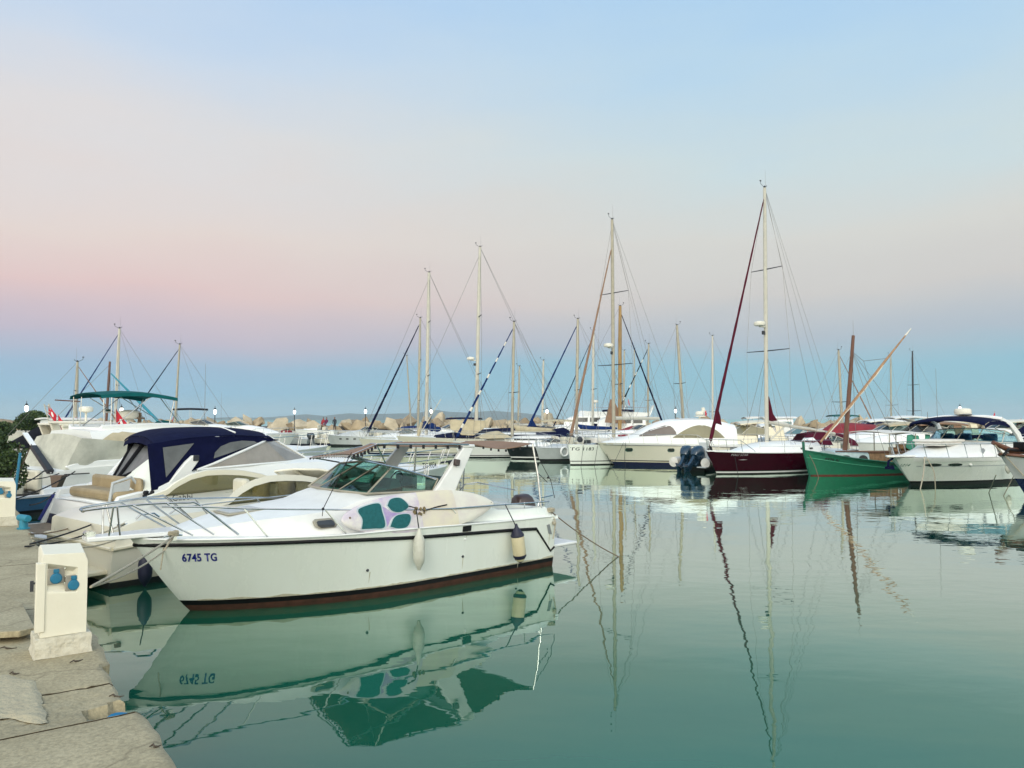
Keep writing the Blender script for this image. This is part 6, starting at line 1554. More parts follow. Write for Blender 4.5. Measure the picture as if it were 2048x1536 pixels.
for sd in (1, -1): cv.sheet([[(x, sd * 1.46, z) for x, z in ((xa + .1, 2.28), (xa + .6, 2.40), (xa + 1.2, 2.43), (xa + 1.7, 2.40), (xa + 2.15, 2.24))], [(x, sd * 1.48, z) for x, z in ((xa + .1, 2.14), (xa + .6, 2.24), (xa + 1.2, 2.28), (xa + 1.7, 2.26), (xa + 2.13, 2.14))]], .012)
cv.build('canopy', 'canvas_navy', t, smooth=50)
b = MB()
for sd in (1, -1): b.tube([(xa + 2.12, sd * 1.46, 2.06), (xt + .05, sd * 1.36, 1.92)], .016, 5); b.tube([(xa + 1.6, sd * 1.48, 2.2), (xt - .3, sd * 1.38, 1.85)], .016, 5)
b.split('canopy_frame', 'steel', t)
radar(t, (xa + .75, 0, 2.66), .32, post=.12)
p = F_.y(1932, 830, .2); b = MB(); b.lathe([(.22, 0), (.24, .03), (.1, .06)], p, 12); b.tube([p - Vector((0, 0, .25)), p], .03, 6); b.build('antenna_dish', 'motor_grey', t)
whip(t, (xa + 1.0, -.9, 2.5), 2.1, .010, lean=(.04, 0)); whip(t, (xa + 1.2, -1.2, 2.45), .35, .014)
b = MB(); b.prism([(10.3, .32, 1.09), (11.5, .18, 1.09), (11.7, 0, 1.09), (11.5, -.18, 1.09), (10.3, -.32, 1.09)], (0, 0, .07)); b.build('bow_plank', 'gelcoat_clean', t, bevel=.02)
b = MB(); b.tube([(11.3, 0, 1.05), (11.6, 0, .95), (11.65, 0, .75)], .04, 6); b.prism([(11.45, -.14, .64), (11.72, -.08, .66), (11.70, .08, .66), (11.45, .14, .64), (11.3, 0, .72)], (0, 0, .09)); b.build('anchor', 'canvas_navy', t)
pts = []
b = MB()
for sd in (1, -1):
    l = []
    for i in range(9):
        T = lerp(.42, .995, i / 8); q = H_.pt(T, H_.sheer(T)); a = Vector((q.x - .1, sd * max(.12, q.y - .12), q.z)); c_ = a + Vector((.22, 0, .52)); b.tube([a, c_], .014, 5); l.append(c_)
    pts.append(l)
b.tube(pts[0] + [Vector((11.75, .1, 1.62)), Vector((11.75, -.1, 1.62))] + pts[1][::-1], .017, 6); b.build('bow_rail', 'steel', t)
for px, py in ((1874, 922), (1917, 921)):
    q = H_.find(F_, px, py); x = q.x; o_ = [(x + .30 * math.cos(a * math.pi / 8) + .03 * math.sin(a * math.pi / 8), .79 + .06 * math.sin(a * math.pi / 8)) for a in range(16)]
    H_.patch(t, 'porthole', 'glass_dark', o_, 1, .012)
for px, py in ((1981, 900), (2002, 900)):
    q = F_.y(px, py, 1.58); b = MB(); b.lathe([(.13, 0), (.13, .02), (.09, .025)], (q.x, sf(q.x, 1.25) - .01, 1.25), 14, rot=Matrix.Rotation(R(-78), 3, 'X')); b.build('round_vent', 'motor_grey', t)
q = H_.find(F_, 1946, 921); MB().lathe([(.05, 0), (.045, .05), (.03, .06)], (q.x, H_.y_at(q.x, .78), .78), 10, rot=Matrix.Rotation(R(-90), 3, 'X')).build('drain', 'gelcoat_clean', t)
q = H_.find(F_, 1792, 927); x0 = q.x
lettering(t, 'TG 1214', .13, lambda u, v: Vector((x0 - u, H_.y_at(x0 - u, .74 + v) + .01, .74 + v)), 'paint_green_dark', 'registration_lettering', .01)
b = MB(); b.box((8.2, .1, 1.66), (1.9, 1.1, .10)); b.box((8.25, .1, 1.54), (1.7, 1.0, .14)); b.build('sun_pad', 'canvas_white', t, bevel=.05)
q = H_.find(F_, 1853, 912); c0 = F_.w((q.x, H_.y_at(q.x, 1.0) - .02, 1.1)); w1_, w2_ = onquay(1840, 978, 0), onquay(1871, 974, 0)
rope('cream mooring line slanting left from the bow of the right hand express cruiser', [c0, c0.lerp(w1_, .55) + Vector((0, -.1, .05)), w1_ - Vector((0, 0, .05))], .022, 'rope_cream'); rope('cream mooring line slanting right from the bow of the right hand express cruiser', [c0 + Vector((.05, 0, 0)), c0.lerp(w2_, .5) + Vector((.08, -.1, .05)), w2_ - Vector((0, 0, .05))], .018, 'rope_cream')
q = F_.y(2008, 918, 1.8); p = F_.w((q.x, 1.93, .85)); fender('small white fender with a dark end on the express cruiser at the right', p, .42, .10, 'fender_white', line=[p + Vector((0, .05, .3))])

# ---- half seen wooden-sprit boat at the right edge
F_ = bow_frame(2050, 24.6, 14, 8.0)
t = F_.thing('sprit_boat', 'blue and white boat with a brown wooden bowsprit cut by the right edge', 'sailboat')
H_ = Hull(8.0, 1.5, [(0, .95), (.5, 1.0), (.8, 1.2), (1, 1.42)], over=1.0, draft=.4, t0=.5, stern=.7, pa=2.2, wl=.85, flare=.7)
H_.build(t, [(.10, 'antifoul_black'), (.62, 'hull_navy')], 'gelcoat_grey'); H_.deck(t, 'wood_cabin', .04)
b = MB(); b.tube(H_.around(lambda T: H_.sheer(T) - .02, .01), .05, 7); b.build('gunwale', 'wood_brown', t)
q = F_.y(1986, 885, 0); b = MB(); b.tube([(7.2, 0, 1.45), (8.6, 0, 1.50), q], [.11, .10, .07], 8); b.build('bowsprit', 'wood_brown', t)
b = MB(); b.box((8.1, .1, 1.62), (.5, .5, .3)); b.tube([(8.4, .15, 1.5), (8.9, .2, 1.55), (9.1, .2, 1.35)], .05, 6); b.build('windlass', 'black_paint', t, bevel=.05)
H_.patch(t, 'dark_recess', 'black_paint', [(7.95, .70), (7.7, .62), (7.3, .66), (7.2, .86), (7.5, .98), (7.85, .95)], 1, .012)
MB().tube([q, (8.15, .02, .35)], .016, 5).build('bobstay', 'wire', t)
for k, (a, c_) in enumerate((((1990, 890), (2075, 985)), ((2036, 935), (2006, 992)), ((1992, 950), (1977, 985)))):
    pa, pb = F_.w(F_.y(*a, .1)), onquay(*c_, 0)
    if k: rope(['', 'pale rope slanting from the blue hull into the water at the right edge', 'short pale rope leaving the water beside the wooden-sprit boat'][k], [pa, pb - Vector((0, 0, .03))], .014, 'rope_cream', 0)
MB().tube([F_.y(1990, 890, .1), F_.y(2085, 992, .35)], .018, 5).build('whisker_stay', 'rope_cream', t)

# ------------------------------------------------------------------ generic sailing boats
def sailboat(label, px, py, Y, stern_deg, L=8.5, hull='gelcoat_clean', low='antifoul_navy', stripe='black_paint', jib=None, mfrac=.58, m='aluminium', spread=((.4, .9), (.7, .7)), boom=None, cover_m=None, fb=.95, rake=.15, r=.075, group='sailing boats moored across the basin', name='sailboat', beam=None, radar_z=None, jr=.06, rail_=True, bow_px=None, hood=None, vane=True, backstays=1, wire_r=.009, jib_top=.96, clew=None, extra=None, boomL=None):
    top = at(px, py, Y); a = R(stern_deg); f = Vector((-math.cos(a), -math.sin(a), 0))
    mx = L * mfrac; o = Vector((top.x, Y, 0)) - f * mx
    F = Frame(o.x, o.y, stern_deg + 180); t = F.thing(name, label, 'sailboat', group)
    hb = beam or L * .165
    H = Hull(L, hb, [(0, fb * .98), (.5, fb * .95), (1, fb * 1.15)], over=L * .07, draft=.35, rake=.25, t0=.5, stern=.78, pa=2.3, wl=.9)
    H.build(t, [(.07, low), (.12, 'gelcoat_clean'), (.17, stripe)], hull, n=18); H.deck(t, 'gelcoat_deck', .05, n=14)
    _, sf = trunk(t, 'coachroof', [(L * .22, [(hb * .68, fb * .95), (hb * .6, fb + .32), (hb * .5, fb + .38), (0, fb + .43)]), (L * .5, [(hb * .66, fb * .96), (hb * .56, fb + .32), (hb * .45, fb + .38), (0, fb + .43)]), (L * .8, [(hb * .3, fb), (hb * .2, fb + .16), (hb * .12, fb + .2), (0, fb + .22)])], 'gelcoat_clean', sub=3)
    side_glass(t, 'cabin_window', 'glass_dark', sf, (L * .28, L * .6), lambda q: fb + .14, lambda q: fb + .25, n=6)
    bm = None
    if boom: bm = (boomL or L * .36, fb + (.7 if cover_m else .95), .05, 'aluminium_white', .075)
    rig(t, mx, fb + .4, top.z, (L * 1.05, 0, fb * 1.15), (-.15, 0, fb), hb * .82, rake=rake, r=r, m=m, spread=spread, jib=jib, jr=jr, boom=bm, cover_m=cover_m, radar_z=radar_z, vane=vane, backstays=backstays, wire_r=wire_r, jib_top=jib_top, clew=clew)
    if rail_: bow_rail(t, H, .1, .985, .55, .08, 7, .013)
    if hood:
        MB().sheet([[(L * .24, hb * v, fb + .35 + .5 * (1 - v * v)) for v in (-.6, -.45, 0, .45, .6)], [(L * .13, hb * v, fb + .35 + .62 * (1 - v * v)) for v in (-.65, -.45, 0, .45, .65)]], .012).build('sprayhood', hood, t)
    return t, F, H
# left of the picture
sailboat('sailboat with a short grey mast and a brown rolled sail slanting right, far left', 153, 724, 46, 200, 6.5, m='aluminium', jib='canvas_tan', spread=((.62, .5),), r=.085, jr=.05, rake=-.05)
sailboat('sailboat with a tall pale mast and a bright blue furled jib, at far left', 234, 657, 52, 18, 8.0, m='aluminium_white', jib='canvas_blue', spread=((.47, .6),), r=.10, boom=True, boomL=2.0)
sailboat('sailboat with a pale mast and a dark navy furled jib, right of the teal bimini', 352, 689, 56, 22, 8.0, m='aluminium', jib='canvas_navy', spread=((.28, .9),), rake=.25, boom=True, boomL=2.2)
t, F, H = sailboat('wooden boat with a bare brown mast and a yard wrapped in turquoise cloth', 214, 723, 44, 15, 7.0, m='wood_brown', spread=(), vane=False, r=.075, hull='gelcoat_ivory', mfrac=.5, backstays=0)
a_, c_ = F.y(222, 747, .2), F.y(316, 842, .2); MB().tube([a_, a_.lerp(c_, .5), c_], [.03, .075, .085], 7).build('yard', 'canvas_turquoise', t)
# middle of the picture
sailboat('sailboat with a long dark navy furled jib just left of the thick silver mast', 837, 636, 64, 14, 9, jib='canvas_navy', jr=.10, spread=((.28, .9), (.63, .7)), r=.10, wire_r=.010)
t, F, H = sailboat('sailboat with a thick silver mast and a blue bundled sail at its foot', 854, 545, 57, 12, 10, m='aluminium_white', spread=((.36, 1.1), (.69, .9)), r=.13, backstays=2, hull='gelcoat_ivory', wire_r=.011)
b = MB(); b.ball((5.4, .2, 1.9), .36, 9, 0, (1.0, .8, .9)); b.ball((5.9, .25, 2.05), .30, 9, 0, (.8, .8, 1.1)); b.ball((5.0, .2, 1.75), .26, 9, 0, (1.2, .8, .8)); b.build('sail_bundle', 'canvas_blue', t)
sailboat('sailboat with a thin leaning pole mast far behind the silver masts', 823, 712, 82, 8, 7.5, spread=(), r=.07, rake=-.5, rail_=False)
t, F, H = sailboat('long white sailboat with a navy boom tent, cream canvas and a radar on its mast', 953, 494, 55, 9, 11.5, m='aluminium_white', fb=1.15, spread=((.31, 1.3), (.62, 1.05)), r=.13, radar_z=6.7, hull='gelcoat_ivory', stripe='black_paint', backstays=2, wire_r=.011, rake=.25)
L = 11.5
MB().sheet([[(x, 1.5 * v, z + (1 - abs(v)) * h) for v in (-1, -.5, 0, .5, 1)] for x, z, h in ((9.6, 1.22, .15), (7.5, 1.24, .45), (5.0, 1.24, .6), (2.2, 1.24, .75), (-.2, 1.22, .4))], .015).build('boom_tent', 'canvas_navy', t, smooth=50)
MB().sheet([[(x, 1.0 + .06 * k, lerp(2.4, 1.35 + d * .8, k / 4)) for k in range(5)] for x, d in ((8.6, .55), (7.8, .05), (7.0, .0), (6.4, .5), (5.9, .95))], .015).build('canvas_curtain', 'canvas_beige', t, smooth=60)
b = MB(); q = F.y(836, 872, .4); b.tube([q, q + Vector((-.25, 0, .95))], .11, 8); b.build('rolled_dinghy_sail', 'canvas_beige', t); MB().tube([F.y(833, 880, .3), F.y(882, 798, .3)], .03, 6).build('gangway', 'aluminium_white', t)
sailboat('sailboat with a very thin short mast far behind the tall silver mast', 953, 762, 96, 10, 8, spread=(), r=.07, rail_=False, vane=False)
t, F, H = sailboat('white sailboat with a blue and white spiral furled jib and a cream sail cover', 1024, 644, 51.5, 24, 8.6, m='aluminium', jib=('canvas_blue', 'sail_white'), jr=.085, spread=((.38, .9),), r=.10, boom=True, cover_m='canvas_beige', boomL=3.2, hood='canvas_navy', low='hull_black', wire_r=.010)
MB().sheet([[(x, .6 * v + .3, 1.25 + h * (1 - v * v)) for v in (-1, -.4, .4, 1)] for x, h in ((7.6, .1), (6.9, .42), (6.2, .55), (5.3, .12))], .02).build('dinghy_cover', 'canvas_beige', t, smooth=60)
sailboat('sailboat with a plain grey mast behind the spiral jib boat', 1036, 733, 78, 10, 8, spread=((.22, .9),), r=.10, boom=True)
sailboat('sailboat with a lone pale mast and one low pair of spreaders, hull mostly hidden', 1084, 721, 76, 10, 8, m='aluminium_white', spread=((.30, .95),), r=.11, jib=None)
sailboat('sailboat with a bright blue furled jib whose loose clew flaps near the deck', 1152, 638, 60, 12, 9, jib='canvas_blue', jr=.095, spread=((.38, 1.0),), r=.12, clew=(.84, .95, .85), boom=True, cover_m='canvas_blue', wire_r=.010)
sailboat('sailboat with a silver mast and a navy furled jib behind the tan jib', 1184, 662, 70, 12, 8.5, m='aluminium_white', jib='canvas_navy', jr=.06, spread=((.42, .9),), r=.12, boom=True, cover_m='canvas_navy')
t, F, H = sailboat('gaff sailboat with a thick honey coloured wooden mast and a dark stay running right', 1238, 612, 66, 190, 9.5, m='wood_mast', jib='canvas_navy', jr=.085, spread=((.38, 1.0),), r=.17, rake=-.1, hull='gelcoat_ivory', mfrac=.6, wire_r=.011)
MB().sheet([[(4.9, .1, 4.2), (5.2, .1, 4.1)], [(4.4, .12, 2.2), (6.3, .1, 2.1)]], .04).build('sail_corner', 'canvas_tan', t)
sailboat('sailboat with a thin grey mast just right of the honey coloured mast', 1246, 701, 82, 10, 8, spread=((.42, .8),), r=.10, rail_=False)
sailboat('sailboat with a very thin mast between the honey coloured mast and the striped jib', 1266, 698, 84, 10, 8, spread=((.35, .8),), r=.07, rail_=False)
sailboat('sailboat with a black and white spiral furled jib', 1294, 688, 67, 12, 8, jib=('canvas_black', 'sail_white'), jr=.075, spread=((.36, 1.0),), r=.09)
sailboat('sailboat with a mast leaning left and bare stays, above the cream yacht roof', 1366, 651, 62, 196, 8.5, m='aluminium', spread=((.46, 1.0),), r=.12, rake=.55, wire_r=.011)
sailboat('sailboat with a slim white mast just left of the maroon furled jib', 1423, 672, 74, 10, 8, m='aluminium_white', spread=((.20, .9),), r=.10, rake=.1)
# right of the picture
sailboat('sailboat with a brown furled jib slanting right behind the green wooden boat', 1682, 701, 60, 200, 8, m='aluminium', jib='canvas_tan', jr=.06, spread=((.38, .9),), r=.10, rake=.25)
sailboat('sailboat with a thin plain grey mast right of the long slanting yard', 1779, 711, 82, 10, 8, spread=((.33, 1.0),), r=.085, rail_=False, backstays=0)
sailboat('sailboat with a black mast and two pairs of spreaders, left of the navy canopy', 1823, 704, 76, 12, 8, m='dark_metal', spread=((.25, 1.0), (.58, .8)), r=.085, rake=.1)
# ------------------------------------------------------------------ generic motorboats
def motor(label, px, Y, fwd, L, hb, zb, zs, hull='gelcoat_clean', low='antifoul_navy', name='motorboat', cat='motorboat', group='motorboats moored across the basin', cab=(.38, .86, .42), ws=.38, glass='glass_dark', hard=None, bim=None, arch=None, pilot=None, tent=None, rail_=True, obs=0, obm='motor_black', fl=None, rad=None, wh=None, fly=None, ports=0, stripe='black_paint', seat=None, portmat='glass_dark'):
    c = at(px, 838, Y); a = R(fwd); o = Vector((c.x, Y, 0)) - Vector((math.cos(a), math.sin(a), 0)) * L * .5
    F = Frame(o.x, o.y, fwd); t = F.thing(name, label, cat, group)
    H = Hull(L, hb, [(0, zs), (.5, lerp(zs, zb, .45)), (1, zb)], over=L * .09, draft=.35, rake=.1, t0=.45, stern=.93, pa=2.5, wl=.92, flare=.45)
    H.build(t, [(.08, low), (.15, stripe)], hull, n=18); H.deck(t, 'gelcoat_deck', .04, n=14)
    MB().tube(H.around(lambda T: H.sheer(T) - .03, .008, 18), .022, 5).build('rub_rail', 'gelcoat_grey' if hull != 'hull_black' else 'steel', t)
    x0, x1, hc = cab[0] * L, cab[1] * L, cab[2]; zd = lerp(zs, zb, .5)
    _, sf = trunk(t, 'cabin', [(x0 - .05 * L, [(hb * .86, zd - .08), (hb * .80, zd + hc * .8), (hb * .7, zd + hc * .95), (0, zd + hc)]), (x0 + .12 * L, [(hb * .84, zd - .06), (hb * .74, zd + hc * .8), (hb * .62, zd + hc * .97), (0, zd + hc * 1.05)]), (lerp(x0, x1, .65), [(hb * .66, zd), (hb * .5, zd + hc * .55), (hb * .36, zd + hc * .68), (0, zd + hc * .74)]), (x1, [(hb * .25, zb - .02), (hb * .18, zb + .05), (hb * .1, zb + .06), (0, zb + .07)])], hull if hull.startswith('gel') else 'gelcoat_clean', sub=3)
    top = zd + hc
    if ws and not pilot:
        windscreen(t, [(x0 - .1 * L, hb * .80, top), (x0 + .05 * L, hb * .74, top), (x0 + .12 * L, hb * .4, top + .02), (x0 + .14 * L, 0, top + .03)], [(x0 - .13 * L, hb * .76, top + ws * .5), (x0 - .02 * L, hb * .66, top + ws), (x0 + .03 * L, hb * .36, top + ws * 1.05), (x0 + .04 * L, 0, top + ws * 1.06)], glass, 'aluminium_white', .02)
    MB().box((x0 - .22 * L, 0, zs + .05), (.30 * L, hb * 1.45, .03)).build('cockpit_shade_panel', 'cockpit_shade', t)  # flat dark panel on the deck, painting the shade of a recessed well
    b = MB(); b.box((x0 - .22 * L, 0, zd + .15), (.10 * L, hb * 1.2, .4)); b.box((x0 - .06 * L, hb * .35, zd + .35), (.18, .5, .55)); b.box((x0 - .06 * L, -hb * .35, zd + .35), (.18, .5, .55)); b.build('seat', seat or 'vinyl_seat', t, bevel=.06)
    for k in range(ports):
        x = lerp(.55, .80, k / max(1, ports - 1)) * L; H.patch(t, 'porthole', portmat, rrect(x, zd * .72, .26, .12, .05), 1, .012); H.patch(t, 'porthole', portmat, rrect(x, zd * .72, .26, .12, .05), -1, .012)
    if pilot:
        z1 = zd + pilot; xa, xb = x0 - .16 * L, x0 + .12 * L
        _, sp = trunk(t, 'wheelhouse', [(xa, [(hb * .74, zd - .05), (hb * .70, z1 - .1), (hb * .64, z1), (0, z1 + .06)]), (xb - .03 * L, [(hb * .72, zd - .05), (hb * .66, z1 - .1), (hb * .6, z1), (0, z1 + .06)]), (xb + .05 * L, [(hb * .70, zd - .05), (hb * .6, z1 - .5), (hb * .5, z1 - .35), (0, z1 - .3)])], 'gelcoat_clean', sub=2)
        side_glass(t, 'wheelhouse_window', glass, sp, (xa + .1, xb - .02 * L), lambda q: z1 - .62, lambda q: z1 - .2, .012, n=5)
        MB().sheet([[(xb + .045 * L, hb * .5 * v, z1 - .62) for v in (-1, -.3, .3, 1)], [(xb - .02 * L, hb * .5 * v, z1 - .16) for v in (-1, -.3, .3, 1)]], .02).build('front_window', glass, t)
        MB().sheet([[(x, hb * .78 * v, z1 + .02 + .08 * (1 - v * v)) for v in (-1, -.5, 0, .5, 1)] for x in (xa - .25, (xa + xb) / 2, xb + .02 * L)], .06).build('roof', 'gelcoat_clean', t)
    if hard:
        z, m = hard; xa, xb = x0 - .26 * L, x0 + .06 * L
        MB().sheet([[(x, hb * .82 * v, z - .10 * abs(2 * i / 4 - 1) ** 2 + .12 * (1 - v * v)) for v in (-1, -.6, 0, .6, 1)] for i, x in enumerate([lerp(xa, xb, k / 4) for k in range(5)])], .07).build('hardtop', m, t, smooth=50)
        b = MB()
        for sd in (1, -1): b.prism([(xa + .1, sd * hb * .80, zs), (xa + .55, sd * hb * .80, zs), (xa + .75, sd * hb * .78, z - .05), (xa + .35, sd * hb * .78, z - .05)], (0, -sd * .07, 0)); b.tube([(x0 + .02 * L, sd * hb * .7, top + (ws or 0)), (xb - .1, sd * hb * .7, z - .06)], .03, 6)
        b.build('hardtop_support', m, t)
    if arch:
        z, m = arch; b = MB(); xa = x0 - .24 * L
        for sd in (1, -1): b.prism([(xa + .75, sd * hb * .86, zs), (xa + .25, sd * hb * .86, zs), (xa - .25, sd * hb * .76, z), (xa + .05, sd * hb * .76, z + .02)], (0, -sd * .12, 0))
        b.box((xa - .10, 0, z + .02), (.34, hb * 1.56, .10)); b.build('arch', m, t, bevel=.03)
    if bim:
        m, z = bim[:2]; k = bim[2] if len(bim) > 2 else .34
        bimini(t, x0 - k * L, x0 + .05 * L, hb * .82, z, .10, m, zs, x0 - .12 * L)
    if tent:
        m, zt = tent
        MB().sheet([[(x, hb * w_ * v, lerp(zl, zh, (1 - abs(v) ** 1.7))) for v in (-1, -.7, -.35, 0, .35, .7, 1)] for x, w_, zl, zh in ((-.02 * L, .9, zs, zs + .35), (.12 * L, .98, zs + .02, zt * .95), (.32 * L, .98, zs + .05, zt), (.50 * L, .92, zd + .05, zt * .98), (.64 * L, .8, zd + .12, zd + hc * .8))], .015).build('boat_tent', m, t, smooth=55)
    if fly:
        zf = zd + fly; _, sp = trunk(t, 'saloon', [(.14 * L, [(hb * .82, zd - .05), (hb * .78, zf - .1), (hb * .7, zf), (0, zf + .04)]), (.48 * L, [(hb * .82, zd - .05), (hb * .72, zf - .1), (hb * .62, zf), (0, zf + .04)]), (.60 * L, [(hb * .76, zd - .05), (hb * .6, zf - .55), (hb * .5, zf - .45), (0, zf - .4)])], 'gelcoat_clean', sub=2)
        for xa, xb in ((.17, .26), (.28, .37), (.39, .48)): side_glass(t, 'saloon_window', glass, sp, (xa * L, xb * L), lambda q: zf - .62, lambda q: zf - .22, .012, n=3)
        MB().sheet([[(.57 * L, hb * .5 * v, zf - .60) for v in (-1, 0, 1)], [(.50 * L, hb * .54 * v, zf - .10) for v in (-1, 0, 1)]], .02).build('front_window', glass, t)
        b = MB()
        for sd in (1, -1): b.sheet([[(.12 * L, sd * hb * .72, zf), (.12 * L, sd * hb * .74, zf + .30)], [(.42 * L, sd * hb * .68, zf), (.42 * L, sd * hb * .70, zf + .42)]], .04)
        b.sheet([[(.42 * L, -hb * .68, zf), (.40 * L, -hb * .66, zf + .42)], [(.49 * L, 0, zf), (.46 * L, 0, zf + .45)], [(.42 * L, hb * .68, zf), (.40 * L, hb * .66, zf + .42)]], .04); b.build('flybridge', 'gelcoat_clean', t)
        b = MB(); b.tube([(.14 * L, -hb * .7, zf + .3), (.14 * L, -hb * .7, zf + .75), (.36 * L, -hb * .68, zf + .8)], .018, 5); b.tube([(.14 * L, hb * .7, zf + .3), (.14 * L, hb * .7, zf + .75), (.36 * L, hb * .68, zf + .8)], .018, 5); b.tube([(.14 * L, -hb * .7, zf + .75), (.14 * L, hb * .7, zf + .75)], .018, 5); b.build('fly_rail', 'steel', t)
        b = MB(); b.tube([(.10 * L, -hb * .6, zf), (.06 * L, -hb * .55, zf + .9), (.06 * L, hb * .55, zf + .9), (.10 * L, hb * .6, zf)], .05, 6); b.build('mast_arch', 'gelcoat_clean', t)
    if rail_: bow_rail(t, H, .48, .985, .45, .09, 6, .014)
    for k in range(obs): outboard(t, (-.05, (k - (obs - 1) / 2) * .55, zs - .05), R(180), R(18), 1.0, obm, 'motor_grey')
    if fl: flag(t, fl[:3], fl[3] if len(fl) > 3 else .7, .42, (-.5, .2), .8)
    if rad: radar(t, rad, .28, post=.3)
    if wh: whip(t, wh[:3], wh[3], .010)
    return t, F, H
# left row, farther along the quay
motor('cream yacht with a wide raked arch, directly behind the dark leafy bush', 295, 32.2, 52, 9.5, 1.7, 1.4, 1.05, hull='gelcoat_ivory', arch=(2.35, 'gelcoat_ivory'), cab=(.42, .9, .7), ws=.4, glass='glass_grey', group='yachts moored stern to the left quay', name='motor_yacht', wh=(2, 0, 2.2, 2.2))
t, F, H = motor('white hardtop yacht with a beige roof, next beyond the canvas covered yacht', 248, 36.9, 52, 9.5, 1.6, 1.35, 1.05, hull='gelcoat_ivory', arch=(2.25, 'gelcoat_ivory'), cab=(.42, .9, .6), hard=(2.25, 'gelcoat_ivory'), ws=.4, glass='glass_grey', group='yachts moored stern to the left quay', name='motor_yacht', seat='cushion_tan')
flag(t, F.y(117, 872, -.6), 1.0, .8, (.8, -.5), .85, lean=(-.05, 0)); radar(t, F.y(172, 824, 0), .3, post=.9)
p = F.y(178, 855, 0); MB().lathe([(.02, -.5), (.02, -.05), (.3, .0), (.3, .04), (.05, .07)], p, 12).build('satellite_dish', 'radar_white', t)
b = MB(); b.tube([F.y(110, 800, 0), F.y(160, 803, 0)], .03, 6); b.build('flag_staff', 'wood_brown', t)
t, F, H = motor('white flybridge boat with a dark arched cover under the round tree', 200, 41.5, 52, 8, 1.6, 1.2, 1.0, cab=(.4, .88, .6), ws=.35, tent=('canvas_black', 2.2), group='yachts moored stern to the left quay', name='motor_yacht')
flag(t, F.y(96, 838, .3), .8, .7, (.8, -.5), .85, lean=(0, 0)); b = MB()
for k in range(5): b.tube([F.y(90 + k * 3, 812 + k * 12, .3), F.y(100 + k * 2, 812 + k * 12, .3)], .025, 5)
b.tube([F.y(88, 808, .3), F.y(103, 862, .3)], .03, 5); b.tube([F.y(98, 808, .3), F.y(112, 862, .3)], .03, 5); b.build('ladder_mast', 'aluminium_white', t)
t, F, H = motor('white wheelhouse boat with two red flags between the ladder mast and the radar pole', 172, 46, 52, 7.5, 1.5, 1.35, 1.2, pilot=1.15, group='yachts moored stern to the left quay', glass='glass_dark', rail_=True)
flag(t, F.y(150, 862, -.5), .9, .8, (.8, -.5), .85, lean=(0, 0)); flag(t, F.y(128, 868, -.5), 1.0, .8, (.8, -.5), .85, lean=(0, 0))
motor('small white flybridge boat with a dark bimini, above the navy canvas canopy', 425, 72, 20, 8.5, 1.6, 1.3, 1.15, cab=(.4, .88, .8), ws=.4, bim=('canvas_black', 3.35, .3), group='small motorboats by the far quay', wh=(5, 0, 2, 3), fl=(1, .5, 1.6, 1.2))
motor('white cuddy boat half hidden behind the navy canvas canopy', 492, 70, 15, 7.5, 1.4, 1.25, 1.1, cab=(.4, .88, .75), ws=.35, glass='glass_grey', group='small motorboats by the far quay')
# small craft by the far quay in the middle
t, F, H = motor('small pale speedboat with twin black outboards and a red bag aboard', 565, 74, 178, 5.2, 1.0, .85, .62, cab=(.5, .85, .22), ws=.0, obs=2, hull='gelcoat_grey', group='small motorboats by the far quay')
MB().box((2.2, 0, 1.15), (.9, .8, .5)).build('bag', 'canvas_red', t, bevel=.08)
t, F, H = motor('small open boat with a raised brown outboard beside the speedboat', 640, 76, 170, 4.2, .85, .75, .55, cab=(.55, .85, .2), ws=0, obs=1, hull='gelcoat_ivory', group='small motorboats by the far quay', rail_=False, obm='motor_brown')
motor('white tender lying alongside the far quay below the standing person', 634, 96, 178, 4.6, .9, 1.25, 1.05, cab=(.5, .85, .2), ws=0, group='small motorboats by the far quay', rail_=False)
motor('grey and white cuddy cruiser with round portholes below the boulders', 722, 72, 176, 5.6, 1.15, 1.05, .8, cab=(.38, .86, .55), ws=.3, ports=3, hull='gelcoat_grey', low='antifoul_black', group='small motorboats by the far quay', glass='glass_grey')
t, F, H = motor('white speedboat with a blue bimini frame, left of the thick silver mast', 798, 66, 178, 5.8, 1.15, .95, .8, cab=(.4, .86, .4), ws=.3, bim=('canvas_blue', 1.75), group='small motorboats by the far quay', glass='glass_grey')
motor('white motorboat with a navy awning behind the blue sail bundle', 886, 74, 176, 8, 1.4, 1.1, .9, cab=(.4, .86, .6), ws=.35, bim=('canvas_navy', 2.5, .36), group='small motorboats by the far quay')
motor('ivory cabin boat with a cream awning behind the spiral jib boat', 1075, 66, 176, 7, 1.3, 1.1, .9, cab=(.4, .86, .6), ws=.35, bim=('canvas_beige', 2.3, .36), group='small motorboats by the far quay', hull='gelcoat_ivory')
motor('low black hulled open boat left of the white sailboat TG 1183', 1094, 49, 192, 4.6, 1.05, .85, .72, hull='hull_black', low='black_paint', stripe='gelcoat_clean', cab=(.45, .85, .25), ws=.25, name='open_boat', group=None)
t, F, H = motor('grey dinghy sized boat with a white life ring, tight against the white sailboat TG 1183', 1128, 46.5, 215, 3.6, .9, .85, .75, hull='gelcoat_grey', low='antifoul_black', cab=(.5, .85, .2), ws=0, rail_=True, name='open_boat', group=None)
b = MB(); b.tube([(2.9 + .0, .78 + .05, .62)] * 0 + [(2.5 + .26 * math.cos(k * math.pi / 8), .90, .58 + .26 * math.sin(k * math.pi / 8)) for k in range(16)], .06, 7, closed=True); b.build('life_ring', 'gelcoat_clean', t)
